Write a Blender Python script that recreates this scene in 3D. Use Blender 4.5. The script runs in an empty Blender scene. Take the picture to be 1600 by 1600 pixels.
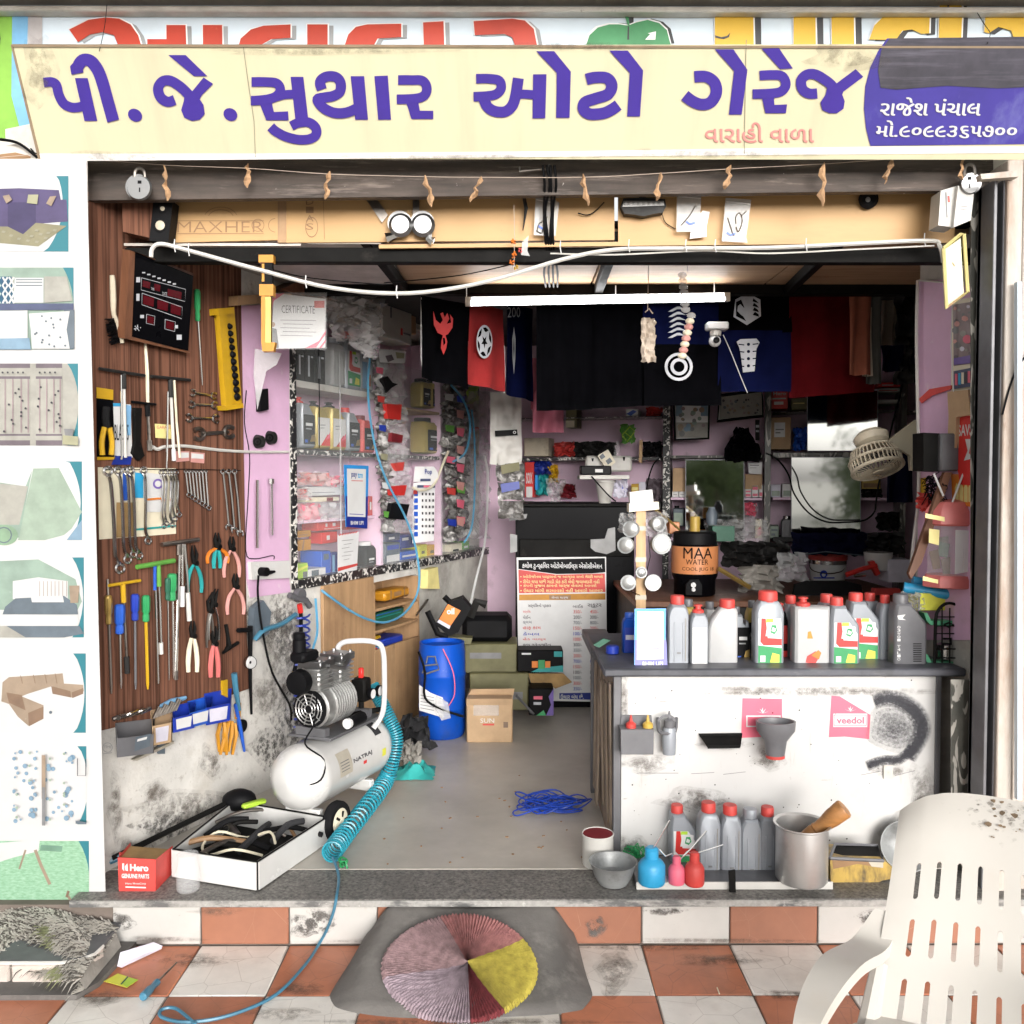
import bpy,bmesh,math,random
from mathutils import Vector,Matrix,Euler
random.seed(7)
R_=math.radians
sc=bpy.context.scene
COL=sc.collection
# ---------------------------------------------------------------- camera
CAM=Vector((0,0,1.555))
CR=Euler((R_(90-2.05),0,R_(-.164))).to_matrix()
FPX=1400.0
cam=bpy.data.cameras.new('camera');cam.sensor_width=36;cam.lens=FPX/1600*36
cam.clip_start=.05;cam.clip_end=2000
co=bpy.data.objects.new('camera',cam);COL.objects.link(co)
co.location=CAM;co.rotation_euler=CR.to_euler();sc.camera=co
# ---------------------------------------------------------------- sky, sun, exposure
SUN_EL,SUN_AZ=R_(8),R_(166)
w=bpy.data.worlds.new('World');sc.world=w;w.use_nodes=True
nt=w.node_tree;bg=nt.nodes['Background']
sky=nt.nodes.new('ShaderNodeTexSky');sky.sky_type='NISHITA';sky.sun_disc=False
sky.sun_elevation=SUN_EL;sky.sun_rotation=SUN_AZ;sky.dust_density=4;sky.air_density=1.2
hs=nt.nodes.new('ShaderNodeHueSaturation');hs.inputs['Saturation'].default_value=.12
nt.links.new(sky.outputs[0],hs.inputs['Color']);nt.links.new(hs.outputs[0],bg.inputs['Color'])
bg.inputs['Strength'].default_value=.15
sl=bpy.data.lights.new('sun','SUN');sl.energy=1.3;sl.angle=R_(46);sl.color=(1,.985,.96)
so=bpy.data.objects.new('sun',sl);COL.objects.link(so)
so.rotation_euler=Vector((math.sin(SUN_AZ)*math.cos(SUN_EL),math.cos(SUN_AZ)*math.cos(SUN_EL),math.sin(SUN_EL))).to_track_quat('Z','Y').to_euler()
sc.view_settings.view_transform='Standard';sc.view_settings.look='None'
sc.view_settings.gamma=1;sc.view_settings.use_curve_mapping=False
sc.view_settings.exposure=1.3
sc.cycles.max_bounces=12;sc.cycles.diffuse_bounces=6;sc.cycles.glossy_bounces=4
sc.cycles.transmission_bounces=6;sc.cycles.transparent_max_bounces=24
sc.cycles.caustics_reflective=False;sc.cycles.caustics_refractive=False
sc.cycles.sample_clamp_indirect=6;sc.cycles.use_denoising=True
# ---------------------------------------------------------------- geometry helpers
def ray(x,y):return CR@Vector(((x-800)/FPX,(800-y)/FPX,-1))
def P(x,y,Y):
 d=ray(x,y);return CAM+d*(Y/d.y)
def onz(x,y,z):
 d=ray(x,y);return CAM+d*((z-CAM.z)/d.z)
class Plane:
 def __init__(s,p,u=(1,0,0),v=(0,0,1)):
  s.p=Vector(p);s.u=Vector(u).normalized();s.v=Vector(v).normalized();s.n=s.u.cross(s.v)
  s.M=Matrix((s.u,s.v,s.n)).transposed().to_4x4();s.M.translation=s.p
 def px(s,x,y,o=0):
  d=ray(x,y);q=s.p+s.n*o
  t=(q-CAM).dot(s.n)/d.dot(s.n);h=CAM+d*t-s.p
  return Vector((h.dot(s.u),h.dot(s.v),o))
 def W(s,x,y,o=0):return s.M@s.px(x,y,o)
 def sc(s,x,y,o=0):return(s.px(x,y+1,o)-s.px(x,y-1,o)).length/2
def FP(Y):return Plane((0,Y,0))
def rot2(x,y,a):c,n=math.cos(a),math.sin(a);return x*c-y*n,x*n+y*c
def spline(pts,n=6,closed=False):
 P_=[Vector(p)for p in pts];N=len(P_);out=[]
 for i in range(N if closed else N-1):
  g=(lambda k:P_[k%N])if closed else(lambda k:P_[max(0,min(N-1,k))])
  a,b,c,d=g(i-1),g(i),g(i+1),g(i+2)
  for j in range(n):
   t=j/n
   out.append(.5*((2*b)+(c-a)*t+(2*a-5*b+4*c-d)*t*t+(3*b-a-3*c+d)*t**3))
 if not closed:out.append(P_[-1])
 return out
_fonts={}
def text_mesh(s,bold=0,sub=2):
 k=(s,bold,sub)
 if k not in _fonts:
  c=bpy.data.curves.new('t','FONT');c.body=s;c.size=1;c.offset=bold;c.resolution_u=sub
  o=bpy.data.objects.new('t',c);m=bpy.data.meshes.new_from_object(o)
  vs=[v.co.copy()for v in m.vertices];fs=[tuple(p.vertices)for p in m.polygons]
  bpy.data.objects.remove(o);bpy.data.curves.remove(c);bpy.data.meshes.remove(m)
  x0=min(v.x for v in vs);x1=max(v.x for v in vs);y0=min(v.y for v in vs);y1=max(v.y for v in vs)
  _fonts[k]=([((v.x-x0)/(x1-x0),(v.y-y0)/(y1-y0))for v in vs],fs,(x1-x0)/(y1-y0))
 return _fonts[k]
class MB:
 """collects shapes; local frame M (or a Plane, whose pixel methods place shapes by where they stand)"""
 def __init__(s,mat,pl=None):
  s.v=[];s.f=[];s.mi=[];s.mats=[mat];s.cur=0;s.pl=pl;s.k=0
  s.M=pl.M if pl else Matrix()
 def use(s,mat):
  if mat not in s.mats:s.mats.append(mat)
  s.cur=s.mats.index(mat);return s
 def add(s,vs,fs):
  b=len(s.v);s.v+=[s.M@Vector(v)for v in vs];s.f+=[tuple(i+b for i in f)for f in fs];s.mi+=[s.cur]*len(fs);return s
 def box(s,c,d,b=0,rz=0,ry=0,rx=0):
  x,y,z=d[0]/2,d[1]/2,d[2]/2
  Q=Euler((rx,ry,rz)).to_matrix();c=Vector(c)
  if b<=0:
   vs=[(i*x,j*y,k*z)for i in(-1,1)for j in(-1,1)for k in(-1,1)]
   fs=[(0,1,3,2),(4,6,7,5),(0,4,5,1),(2,3,7,6),(0,2,6,4),(1,5,7,3)]
  else:
   b=min(b,x*.9,y*.9,z*.9);vs=[];ix={}
   for i in(-1,1):
    for j in(-1,1):
     for k in(-1,1):
      for a in range(3):
       p=[i*(x-b),j*(y-b),k*(z-b)];p[a]=(i*x,j*y,k*z)[a]
       ix[i,j,k,a]=len(vs);vs.append(p)
   fs=[];g=lambda*t:ix[t]
   for a in range(3):
    o1,o2=[q for q in range(3)if q!=a]
    for sg in(-1,1):
     l=[]
     for(p,q)in((-1,-1),(1,-1),(1,1),(-1,1)):
      t=[0,0,0];t[a]=sg;t[o1]=p;t[o2]=q;l.append(g(*t,a))
     fs.append(tuple(l))
    for p in(-1,1):
     for q in(-1,1):
      l=[]
      for sg in(-1,1):
       t=[0,0,0];t[a]=sg;t[o1]=p;t[o2]=q
       l.append((g(*t,o1),g(*t,o2)))
      fs.append((l[0][0],l[1][0],l[1][1],l[0][1]))
   for i in(-1,1):
    for j in(-1,1):
     for k in(-1,1):fs.append((g(i,j,k,0),g(i,j,k,1),g(i,j,k,2)))
  return s.add([c+Q@Vector(v)for v in vs],fs)
 def bx(s,x0,x1,y0,y1,z0,z1,b=0):return s.box(((x0+x1)/2,(y0+y1)/2,(z0+z1)/2),(abs(x1-x0),abs(y1-y0),abs(z1-z0)),b)
 def prism(s,pts,z0,z1,top=None):
  n=len(pts);t=top or pts
  if z0==z1:return s.add([(p[0],p[1],z0)for p in pts],[tuple(range(n))])
  vs=[(p[0],p[1],z0)for p in pts]+[(p[0],p[1],z1)for p in t]
  return s.add(vs,[tuple(range(n))[::-1],tuple(range(n,2*n))]+[(i,(i+1)%n,n+(i+1)%n,n+i)for i in range(n)])
 def tube(s,pts,r,n=6,closed=False,caps=True):
  P_=[Vector(p)for p in pts];N=len(P_);rr=r if isinstance(r,(list,tuple))else[r]*N
  up=None;vs=[];fs=[]
  for i,p in enumerate(P_):
   a=P_[i-1]if(i or closed)else p;b=P_[(i+1)%N]if(i<N-1 or closed)else p
   t=(b-a);t=t.normalized()if t.length>1e-9 else Vector((0,0,1))
   if up is None:
    up=Vector((0,0,1))if abs(t.z)<.9 else Vector((1,0,0))
   e=up-t*up.dot(t)
   if e.length<1e-6:e=t.orthogonal()
   e.normalize();up=e;f=t.cross(e)
   vs+=[p+(e*math.cos(6.28319*k/n)+f*math.sin(6.28319*k/n))*rr[i]for k in range(n)]
  for i in range(N if closed else N-1):
   j=(i+1)%N
   fs+=[(i*n+k,i*n+(k+1)%n,j*n+(k+1)%n,j*n+k)for k in range(n)]
  if caps and not closed:fs+=[tuple(range(n))[::-1],tuple(range((N-1)*n,N*n))]
  return s.add(vs,fs)
 def cyl(s,a,b,r,r2=None,n=14):return s.tube([a,b],[r,r if r2 is None else r2],n)
 def lathe(s,prof,o=(0,0,0),n=18,sx=1,sy=1,ax=None):
  Q=Matrix.Identity(3)if ax is None else Vector(ax).to_track_quat('Z','Y').to_matrix()
  o=Vector(o);vs=[];fs=[];N=len(prof)
  for r,z in prof:vs+=[o+Q@Vector((r*sx*math.cos(6.28319*k/n),r*sy*math.sin(6.28319*k/n),z))for k in range(n)]
  for i in range(N-1):fs+=[(i*n+k,i*n+(k+1)%n,(i+1)*n+(k+1)%n,(i+1)*n+k)for k in range(n)]
  if prof[0][0]>1e-5:fs.append(tuple(range(n))[::-1])
  if prof[-1][0]>1e-5:fs.append(tuple(range((N-1)*n,N*n)))
  return s.add(vs,fs)
 def ball(s,c,r,n=10,m=7):
  r=r if isinstance(r,(tuple,list))else(r,r,r)
  vs=[];fs=[]
  for i in range(m+1):
   a=math.pi*i/m
   vs+=[(c[0]+r[0]*math.sin(a)*math.cos(6.28319*k/n),c[1]+r[1]*math.sin(a)*math.sin(6.28319*k/n),c[2]+r[2]*math.cos(a))for k in range(n)]
  for i in range(m):fs+=[(i*n+k,i*n+(k+1)%n,(i+1)*n+(k+1)%n,(i+1)*n+k)for k in range(n)]
  return s.add(vs,fs)
 def grid(s,fn,nu,nv,th=0):
  vs=[fn(i/nu,j/nv)for j in range(nv+1)for i in range(nu+1)]
  g=lambda i,j:j*(nu+1)+i
  return s.add(vs,[(g(i,j),g(i+1,j),g(i+1,j+1),g(i,j+1))for j in range(nv)for i in range(nu)])
# ---- shapes given in photo pixels on the plane
 def L(s,pts,o=0):return[s.pl.px(p[0],p[1],p[2]if len(p)>2 else o)for p in pts]
 def pg(s,pts,o0=0,o1=None):
  if o1 is None:o0=o1=s.lay(o0)
  return s.prism([(q.x,q.y)for q in s.L(pts,o1)],o0,o1)
 def lay(s,o):s.k+=1;return o+(s.k%60)*.00005
 def rc(s,x0,y0,x1,y1,o0=0,o1=None):return s.pg([(x0,y1),(x1,y1),(x1,y0),(x0,y0)],o0,o1)
 def st(s,pts,wd,o=0,sm=0,taper=None):
  if sm:pts=[(q.x,q.y)for q in spline([(p[0],p[1],0)for p in pts],sm)]
  n=len(pts);l=[];o=s.lay(o)
  for i,p in enumerate(pts):
   a=pts[max(0,i-1)];b=pts[min(n-1,i+1)]
   t=Vector((b[0]-a[0],b[1]-a[1]));t.normalize()
   k=wd/2*(1 if taper is None else taper(i/(n-1)))
   l+=[(p[0]-t.y*k,p[1]+t.x*k),(p[0]+t.y*k,p[1]-t.x*k)]
  return s.add([q+Vector((0,0,.00001*i))for i,q in enumerate(s.L(l,o))],[(2*i,2*i+1,2*i+3,2*i+2)for i in range(n-1)])
 def tb(s,pts,r,o=0,sm=0,n=6,px=True):
  q=s.L(pts,o)
  if px:
   k=s.pl.sc(pts[0][0],pts[0][1],o);r=[a*k for a in r]if isinstance(r,(list,tuple))else r*k
  if sm:
   N=len(q);q=spline(q,sm)
   if isinstance(r,list):r=[r[min(N-1,i//sm)]+(r[min(N-1,i//sm+1)]-r[min(N-1,i//sm)])*(i%sm)/sm for i in range(len(q))]
  return s.tube(q,r,n)
 def dc(s,x,y,r,o0=0,o1=None,n=16,ry=None,r1=None):
  if o1 is None:o0=s.lay(o0)
  k=s.pl.sc(x,y,o0);c=s.pl.px(x,y,o0);ry=r if ry is None else ry;r1=r if r1 is None else r1
  a=[(c.x+r*k*math.cos(6.28319*i/n),c.y+ry*k*math.sin(6.28319*i/n))for i in range(n)]
  b=[(c.x+r1*k*math.cos(6.28319*i/n),c.y+ry*r1/r*k*math.sin(6.28319*i/n))for i in range(n)]
  return s.prism(a,o0,o0 if o1 is None else o1,b)
 def ring(s,x,y,r0,r1,o,a0=0,a1=360,n=24,ry=1):
  pts=[];o=s.lay(o)
  for i in range(n+1):
   a=R_(a0+(a1-a0)*i/n);pts+=[(x+r0*math.cos(a),y-r0*ry*math.sin(a)),(x+r1*math.cos(a),y-r1*ry*math.sin(a))]
  return s.add(s.L(pts,o),[(2*i,2*i+1,2*i+3,2*i+2)for i in range(n)])
 def tx(s,t,x0,y0,x1,y1,o=0,bold=0,sh=0,skew=0):
  """text in the pixel box; skew: pixels that the right end lies lower than the left"""
  vs,fs,_=text_mesh(t,bold);o=s.lay(o)
  return s.add([s.pl.px(x0+(x1-x0)*u+sh*(v-.5),y1+(y0-y1)*v+skew*u,o)for u,v in vs],fs)
 def txl(s,t,x0,y0,w,h,z=0,bold=0,fit=True):
  """text in local units: lower-left corner, box"""
  vs,fs,asp=text_mesh(t,bold)
  if not fit:w=h*asp
  return s.add([(x0+w*u,y0+h*v,z)for u,v in vs],fs)
def mesh_of(mb,org,name):
 me=bpy.data.meshes.new(name)
 me.from_pydata([v-org for v in mb.v],[],mb.f)
 for m in mb.mats:me.materials.append(MT(m))
 me.polygons.foreach_set('material_index',mb.mi)
 b=bmesh.new();b.from_mesh(me);bmesh.ops.recalc_face_normals(b,faces=b.faces);b.to_mesh(me);b.free()
 me.shade_smooth();me.set_sharp_from_angle(angle=R_(38));me.update()
 return me
def T(name,label,cat,parts,group=None,kind=None,at=None):
 """one top-level thing. parts: an MB, or a list of (part name, MB[, [(sub-part name, MB), ...]])"""
 if not isinstance(parts,MB)and len(parts)==1 and len(parts[0])==2:parts=parts[0][1]
 single=isinstance(parts,MB)
 al=parts.v if single else[v for p in parts for v in p[1].v]
 if at is None:
  at=Vector(((min(v.x for v in al)+max(v.x for v in al))/2,(min(v.y for v in al)+max(v.y for v in al))/2,min(v.z for v in al)))
 at=Vector(at)
 if single:o=bpy.data.objects.new(name,mesh_of(parts,at,name))
 else:
  o=bpy.data.objects.new(name,None);o.empty_display_size=.05
 COL.objects.link(o);o.location=at
 if label:o['label']=label
 if cat:o['category']=cat
 if group:o['group']=group
 if kind:o['kind']=kind
 if not single:
  for p in parts:part(o,p[0],p[1],p[2]if len(p)>2 else(),at)
 return o
def part(o,name,mb,subs=(),at=None,kind=None):
 c=bpy.data.objects.new(name,mesh_of(mb,at if at is not None else o.location,name));COL.objects.link(c);c.parent=o
 if kind:c['kind']=kind
 for q in subs:
  d=bpy.data.objects.new(q[0],mesh_of(q[1],at if at is not None else o.location,q[0]));COL.objects.link(d);d.parent=c
 return c
KIDS={}
def dup(o,loc,rz=0,label=None,scale=None,rot=None,parent=None):
 c=o.copy();COL.objects.link(c)
 if parent is None:
  c.location=loc;c.rotation_euler=rot or(0,0,rz)
  if scale:c.scale=scale if not isinstance(scale,(int,float))else(scale,)*3
  if label:c['label']=label
 else:c.parent=parent
 for ch in[k for k in o.children]:dup(ch,None,parent=c)
 return c
def recolor(o,names,mat):
 """give a copied thing's parts of these names a mesh of their own in another material"""
 for ch in o.children:
  if ch.name.split('.')[0]in names:
   ch.data=ch.data.copy();ch.data.materials[0]=MT(mat)
# ---------------------------------------------------------------- materials
MATS={};SPEC={}
def mt(name,col,rough=.5,metal=0,**k):SPEC[name]=(col,rough,metal,k)
def MT(name):
 if name in MATS:return MATS[name]
 col,rough,metal,k=SPEC[name]
 m=bpy.data.materials.new(name);m.use_nodes=True;MATS[name]=m
 nt=m.node_tree;N=nt.nodes;Lk=nt.links.new;b=N['Principled BSDF']
 b.inputs['Roughness'].default_value=rough;b.inputs['Metallic'].default_value=metal
 tc=N.new('ShaderNodeTexCoord');oi=N.new('ShaderNodeObjectInfo')
 ad=N.new('ShaderNodeVectorMath');ad.operation='ADD'
 ml=N.new('ShaderNodeMath');ml.operation='MULTIPLY';ml.inputs[1].default_value=9.0 if not k.get('fix')else 0
 Lk(oi.outputs['Random'],ml.inputs[0])
 Lk(tc.outputs['Object'],ad.inputs[0]);Lk(ml.outputs[0],ad.inputs[1])
 vec=ad.outputs[0]
 def noise(scale,detail=4,st=(1,1,1),rg=.6,dist=0):
  mp=N.new('ShaderNodeMapping');mp.inputs['Scale'].default_value=[scale*q for q in st]
  mp.inputs['Rotation'].default_value=k.get('rot',(0,0,0))
  t=N.new('ShaderNodeTexNoise');t.inputs['Scale'].default_value=1;t.inputs['Detail'].default_value=detail;t.inputs['Roughness'].default_value=rg
  t.inputs['Distortion'].default_value=dist
  Lk(vec,mp.inputs[0]);Lk(mp.outputs[0],t.inputs['Vector']);return t.outputs['Fac']
 def ramp(f,a,c0,c):
  r=N.new('ShaderNodeMapRange');r.inputs[1].default_value=a;r.inputs[2].default_value=c0;r.inputs[3].default_value=0;r.inputs[4].default_value=c
  Lk(f,r.inputs[0]);return r.outputs[0]
 def mix(f,a,c):
  x=N.new('ShaderNodeMix');x.data_type='RGBA'
  if isinstance(f,(int,float)):x.inputs[0].default_value=f
  else:Lk(f,x.inputs[0])
  for i,q in((6,a),(7,c)):
   if isinstance(q,(tuple,list)):x.inputs[i].default_value=(*q[:3],1)
   else:Lk(q,x.inputs[i])
  return x.outputs[2]
 var=k.get('var',.12);c2=k.get('col2')or tuple(max(0,q*(1-2.2*var))for q in col)
 nz=noise(k.get('scale',9),k.get('det',5),k.get('st',(1,1,1)),k.get('rg',.6),k.get('dist',0))
 lo,hi=k.get('rmp',(.35,.7))
 c=mix(ramp(nz,lo,hi,1),col,c2)
 for(dc_,sc_,lo_,hi_,amt,*st_)in k.get('dirt',()):
  c=mix(ramp(noise(sc_,6,st_[0]if st_ else(1,1,1),.65,st_[1]if len(st_)>1 else 0),lo_,hi_,amt),c,dc_)
 if k.get('lines'):
  lc,ls,lw=k['lines']
  v=N.new('ShaderNodeTexVoronoi');v.feature='DISTANCE_TO_EDGE';v.inputs['Scale'].default_value=ls
  Lk(vec,v.inputs['Vector'])
  r=N.new('ShaderNodeMapRange');r.inputs[1].default_value=0;r.inputs[2].default_value=lw;r.inputs[3].default_value=.55;r.inputs[4].default_value=0
  Lk(v.outputs['Distance'],r.inputs[0]);c=mix(r.outputs[0],c,lc)
 if k.get('swirl'):
  c=mix(ramp(noise(k['swirl'][1],2,k.get('sst',(1,1,1)),.5,1.5),k.get('sth',.55),k.get('sth',.55)+.035,1),c,k['swirl'][0])
 hv=k.get('hue',0)
 if hv:
  h=N.new('ShaderNodeHueSaturation');r=N.new('ShaderNodeMapRange');r.inputs[3].default_value=1-hv;r.inputs[4].default_value=1+hv
  Lk(oi.outputs['Random'],r.inputs[0]);Lk(r.outputs[0],h.inputs['Value']);Lk(c,h.inputs['Color']);c=h.outputs[0]
 Lk(c,b.inputs['Base Color'])
 rr=N.new('ShaderNodeMapRange');rr.inputs[3].default_value=max(.02,rough-k.get('rv',.08));rr.inputs[4].default_value=min(1,rough+k.get('rv',.08))
 Lk(nz,rr.inputs[0]);Lk(rr.outputs[0],b.inputs['Roughness'])
 if k.get('bump'):
  bs,bh=k['bump'];bp=N.new('ShaderNodeBump');bp.inputs['Strength'].default_value=min(1,bh);bp.inputs['Distance'].default_value=k.get('bd',.004)
  Lk(noise(bs,5,k.get('st',(1,1,1))),bp.inputs['Height']);Lk(bp.outputs[0],b.inputs['Normal'])
 if k.get('alpha')is not None:b.inputs['Alpha'].default_value=k['alpha']
 if k.get('anoise'):
  q=N.new('ShaderNodeMath');q.operation='MULTIPLY';q.inputs[1].default_value=k['anoise'][3];Lk(ramp(noise(k['anoise'][0],7,(1,1,1),.7),k['anoise'][1],k['anoise'][2],1),q.inputs[0]);Lk(q.outputs[0],b.inputs['Alpha'])
 if k.get('trans'):b.inputs['Transmission Weight'].default_value=k['trans'];b.inputs['IOR'].default_value=k.get('ior',1.45)
 if k.get('emit'):b.inputs['Emission Color'].default_value=(1,1,1,1);b.inputs['Emission Strength'].default_value=k['emit']
 if k.get('coat'):b.inputs['Coat Weight'].default_value=k['coat'];b.inputs['Coat Roughness'].default_value=.08
 if k.get('spec')is not None:b.inputs['Specular IOR Level'].default_value=k['spec']
 if k.get('thin'):
  tr=N.new('ShaderNodeBsdfTransparent');gl=N.new('ShaderNodeMixShader');gl.inputs[0].default_value=k['thin']
  Lk(tr.outputs[0],gl.inputs[1]);Lk(b.outputs[0],gl.inputs[2]);Lk(gl.outputs[0],N['Material Output'].inputs[0])
 return m
# ---------------------------------------------------------------- material list
BR=(.12,.085,.06)
mt('tile_beige',(.80,.765,.71),.35,lines=((.3,.26,.22),9,.012),dirt=[((.35,.29,.24),3,.52,.8,.5),((.2,.17,.14),40,.62,.8,.4),((.12,.1,.09),12,.68,.74,.5)],var=.06,hue=.05)
mt('tile_terra',(.53,.19,.10),.38,lines=((.24,.10,.06),9,.012),dirt=[((.16,.09,.06),4,.55,.85,.55),((.36,.22,.16),30,.66,.85,.3)],var=.1,hue=.08)
mt('tile_white',(.47,.458,.435),.35,lines=((.42,.38,.33),7,.003),dirt=[((.3,.26,.22),14,.62,.74,.55),(BR,60,.66,.8,.5)],var=.04,hue=.04)
mt('tile_salmon',(.30,.128,.078),.38,lines=((.5,.32,.22),7,.002),dirt=[((.25,.12,.08),9,.6,.8,.4)],var=.08,hue=.08)
mt('grout',(.16,.13,.11),.9)
mt('earth',(.50,.47,.42),.95,scale=.5)
mt('granite',(.25,.235,.215),.55,scale=90,var=.32,col2=(.05,.05,.048),dirt=[((.36,.35,.32),150,.6,.68,.7),((.09,.085,.08),4,.45,.75,.7)],bump=(140,.5),bd=.002,fix=1)
mt('granite_edge',(.34,.33,.31),.6,scale=60,dirt=[((.08,.08,.08),7,.5,.62,.9,(1,3,3)),((.6,.58,.55),50,.6,.75,.6)],fix=1)
mt('cement',(.155,.145,.135),.7,scale=5,var=.18,dirt=[((.10,.095,.09),3,.5,.8,.75),((.26,.245,.225),9,.55,.75,.6),((.05,.05,.05),90,.7,.78,.5)],bump=(35,.5),bd=.006,fix=1)
mt('shop_cement',(.52,.485,.43),.42,scale=2.2,var=.12,dirt=[((.20,.18,.155),1.6,.45,.8,.6),((.10,.08,.07),34,.71,.76,.8),((.5,.47,.42),8,.55,.8,.3,(1,.3,1))],bump=(30,.15),bd=.002,fix=1)
mt('plaster',(.66,.64,.60),.85,scale=7,var=.10,dirt=[((.38,.33,.26),3.2,.55,.75,.6),((.2,.17,.14),22,.60,.72,.55),((.26,.22,.18),70,.62,.74,.6),((.34,.29,.22),2,.6,.72,.6,(2,2,.5))],bump=(60,.6),bd=.004,fix=1)
mt('grey_plaster',(.50,.48,.44),.85,scale=5,var=.16,dirt=[((.16,.14,.12),4,.5,.75,.7),((.6,.57,.52),30,.6,.75,.4)],bump=(60,.6),bd=.004,fix=1)
mt('wood_panel',(.185,.085,.055),.85,spec=.04,scale=1,st=(70,70,1.6),var=.22,col2=(.07,.033,.022),rmp=(.4,.62),dirt=[((.25,.125,.085),1,.58,.7,.7,(130,130,1)),((.06,.035,.03),5,.6,.8,.4)],bump=(1,.15),fix=1)
mt('pink_wall',(.66,.42,.60),.6,var=.08,scale=3,dirt=[((.36,.26,.30),5,.58,.78,.55),((.2,.15,.14),40,.68,.78,.5),((.72,.66,.66),12,.62,.72,.45)],bump=(40,.25),fix=1)
mt('pink_shelf',(.80,.58,.72),.6,var=.08,scale=3,dirt=[((.25,.17,.2),6,.6,.8,.5)],fix=1)
mt('plywood',(.50,.30,.125),.55,scale=1,st=(1.4,30,22),var=.1,col2=(.50,.31,.14),dirt=[((.33,.19,.08),2,.52,.8,.5,(1,5,5)),((.22,.12,.06),26,.68,.76,.5)],fix=1)
mt('ceil_ply',(.46,.30,.18),.6,scale=1,st=(2,26,26),var=.12,dirt=[((.25,.13,.07),3,.55,.7,.6,(1,6,6)),((.13,.07,.05),20,.68,.74,.7,(.4,2,2))],fix=1)
mt('ceil_white',(.62,.60,.57),.7,dirt=[((.3,.26,.22),3,.55,.8,.5)])
mt('cab_ply',(.44,.27,.14),.6,scale=1,st=(30,30,2),var=.14,dirt=[((.2,.11,.06),3,.5,.75,.65),((.09,.06,.04),14,.64,.74,.6),((.58,.42,.26),8,.62,.8,.4)],fix=1)
mt('dark_beam',(.085,.062,.05),.6,scale=1,st=(3,50,30),var=.3,dirt=[((.26,.21,.18),1,.55,.72,.75,(4,60,40)),((.03,.025,.02),8,.5,.7,.5),((.5,.46,.42),46,.69,.74,.7)],bump=(60,.4),fix=1)
mt('iron_black',(.008,.0075,.007),.65,spec=.12,var=.25,dirt=[((.07,.062,.055),9,.6,.8,.5),((.10,.055,.035),22,.68,.8,.4)])
mt('steel_grey',(.15,.15,.16),.45,.3,var=.15,dirt=[((.3,.29,.28),30,.66,.8,.4),(BR,8,.6,.85,.4)])
mt('post_paint',(.50,.45,.40),.55,scale=1,st=(20,20,2),var=.1,dirt=[((.30,.20,.14),2.2,.46,.66,.75,(4,4,1)),((.22,.14,.1),18,.62,.74,.55,(2,2,.7)),((.12,.09,.08),50,.7,.78,.6)],bump=(40,.3),fix=1)
mt('old_white',(.62,.58,.53),.6,dirt=[((.30,.22,.16),4,.5,.75,.55),(BR,30,.66,.76,.5)])
mt('soffit',(.46,.41,.36),.9,dirt=[((.16,.12,.1),3,.5,.8,.6)],bump=(30,.4))
mt('fascia_paint',(.62,.71,.79),.5,var=.05,scale=3,dirt=[((.42,.46,.5),4,.55,.8,.4),((.3,.26,.24),30,.7,.78,.5)],fix=1)
mt('sign_cream',(.63,.58,.40),.42,var=.03,scale=2,dirt=[((.60,.52,.30),2.5,.6,.85,.3),((.36,.29,.18),40,.71,.78,.4),((.46,.41,.29),1.2,.5,.7,.35,(6,1,.5))],fix=1)
mt('sign_white',(.86,.83,.80),.45,var=.03)
mt('sign_purple',(.052,.027,.27),.4,var=.06,scale=12,fix=1)
mt('sign_blue',(.065,.05,.30),.38,var=.12,scale=5,dirt=[((.30,.33,.58),3,.55,.8,.5,(2,2,.5)),((.5,.5,.62),40,.7,.78,.5)],fix=1)
mt('sign_scuff',(.075,.07,.09),.55,var=.2,scale=8,dirt=[((.17,.16,.2),1,.5,.7,.5,(3,60,60)),((.03,.03,.04),6,.5,.7,.5)],fix=1)
mt('sign_coral',(.70,.26,.24),.5,var=.06)
mt('sign_edge',(.30,.22,.14),.6)
mt('red_paint',(.48,.04,.015),.45,var=.1,scale=6,dirt=[((.75,.3,.1),14,.68,.78,.4)])
mt('grey_paint',(.33,.34,.35),.5);mt('yellow_paint',(.66,.40,.015),.45,var=.05);mt('black_paint',(.03,.03,.035),.5)
mt('green_paint',(.05,.27,.10),.5,var=.12);mt('lime_paint',(.22,.45,.06),.5,var=.1);mt('sky_paint',(.18,.42,.66),.5)
mt('taupe_paint',(.45,.42,.42),.5);mt('white_line',(.85,.85,.85),.5)
mt('banner_white',(.48,.476,.472),.45,var=.03,scale=2,dirt=[((.60,.55,.5),8,.66,.8,.4),((.35,.28,.22),60,.74,.8,.5)],fix=1)
mt('teal_print',(.022,.15,.185),.4,var=.03);mt('print_white',(.47,.47,.47),.4,var=.03)
for n_,c_ in dict(p_purple=(.10,.075,.22),p_purple2=(.16,.12,.30),p_rug=(.50,.46,.28),p_rugl=(.60,.57,.42),p_blue=(.03,.18,.33),p_navy=(.15,.18,.34),p_mint=(.52,.70,.58),p_cream=(.72,.70,.62),p_grey=(.42,.42,.43),p_rose=(.60,.45,.47),p_brown=(.42,.27,.18),p_tan=(.62,.47,.34),p_dark=(.10,.09,.11),p_green=(.45,.68,.45),p_green2=(.30,.56,.40),p_slate=(.24,.30,.36),p_sky=(.40,.62,.82),p_ltgreen=(.62,.78,.62),p_lemon=(.72,.70,.45),p_plum=(.30,.24,.28)).items():
 mt(n_,tuple(q*.44 for q in c_),.45,var=.12,scale=14,dirt=[((.6,.6,.6),40,.66,.8,.25)])
mt('p_grass',(.15,.30,.18),.5,scale=60,st=(1,1,3),var=.25,col2=(.28,.44,.32))
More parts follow.
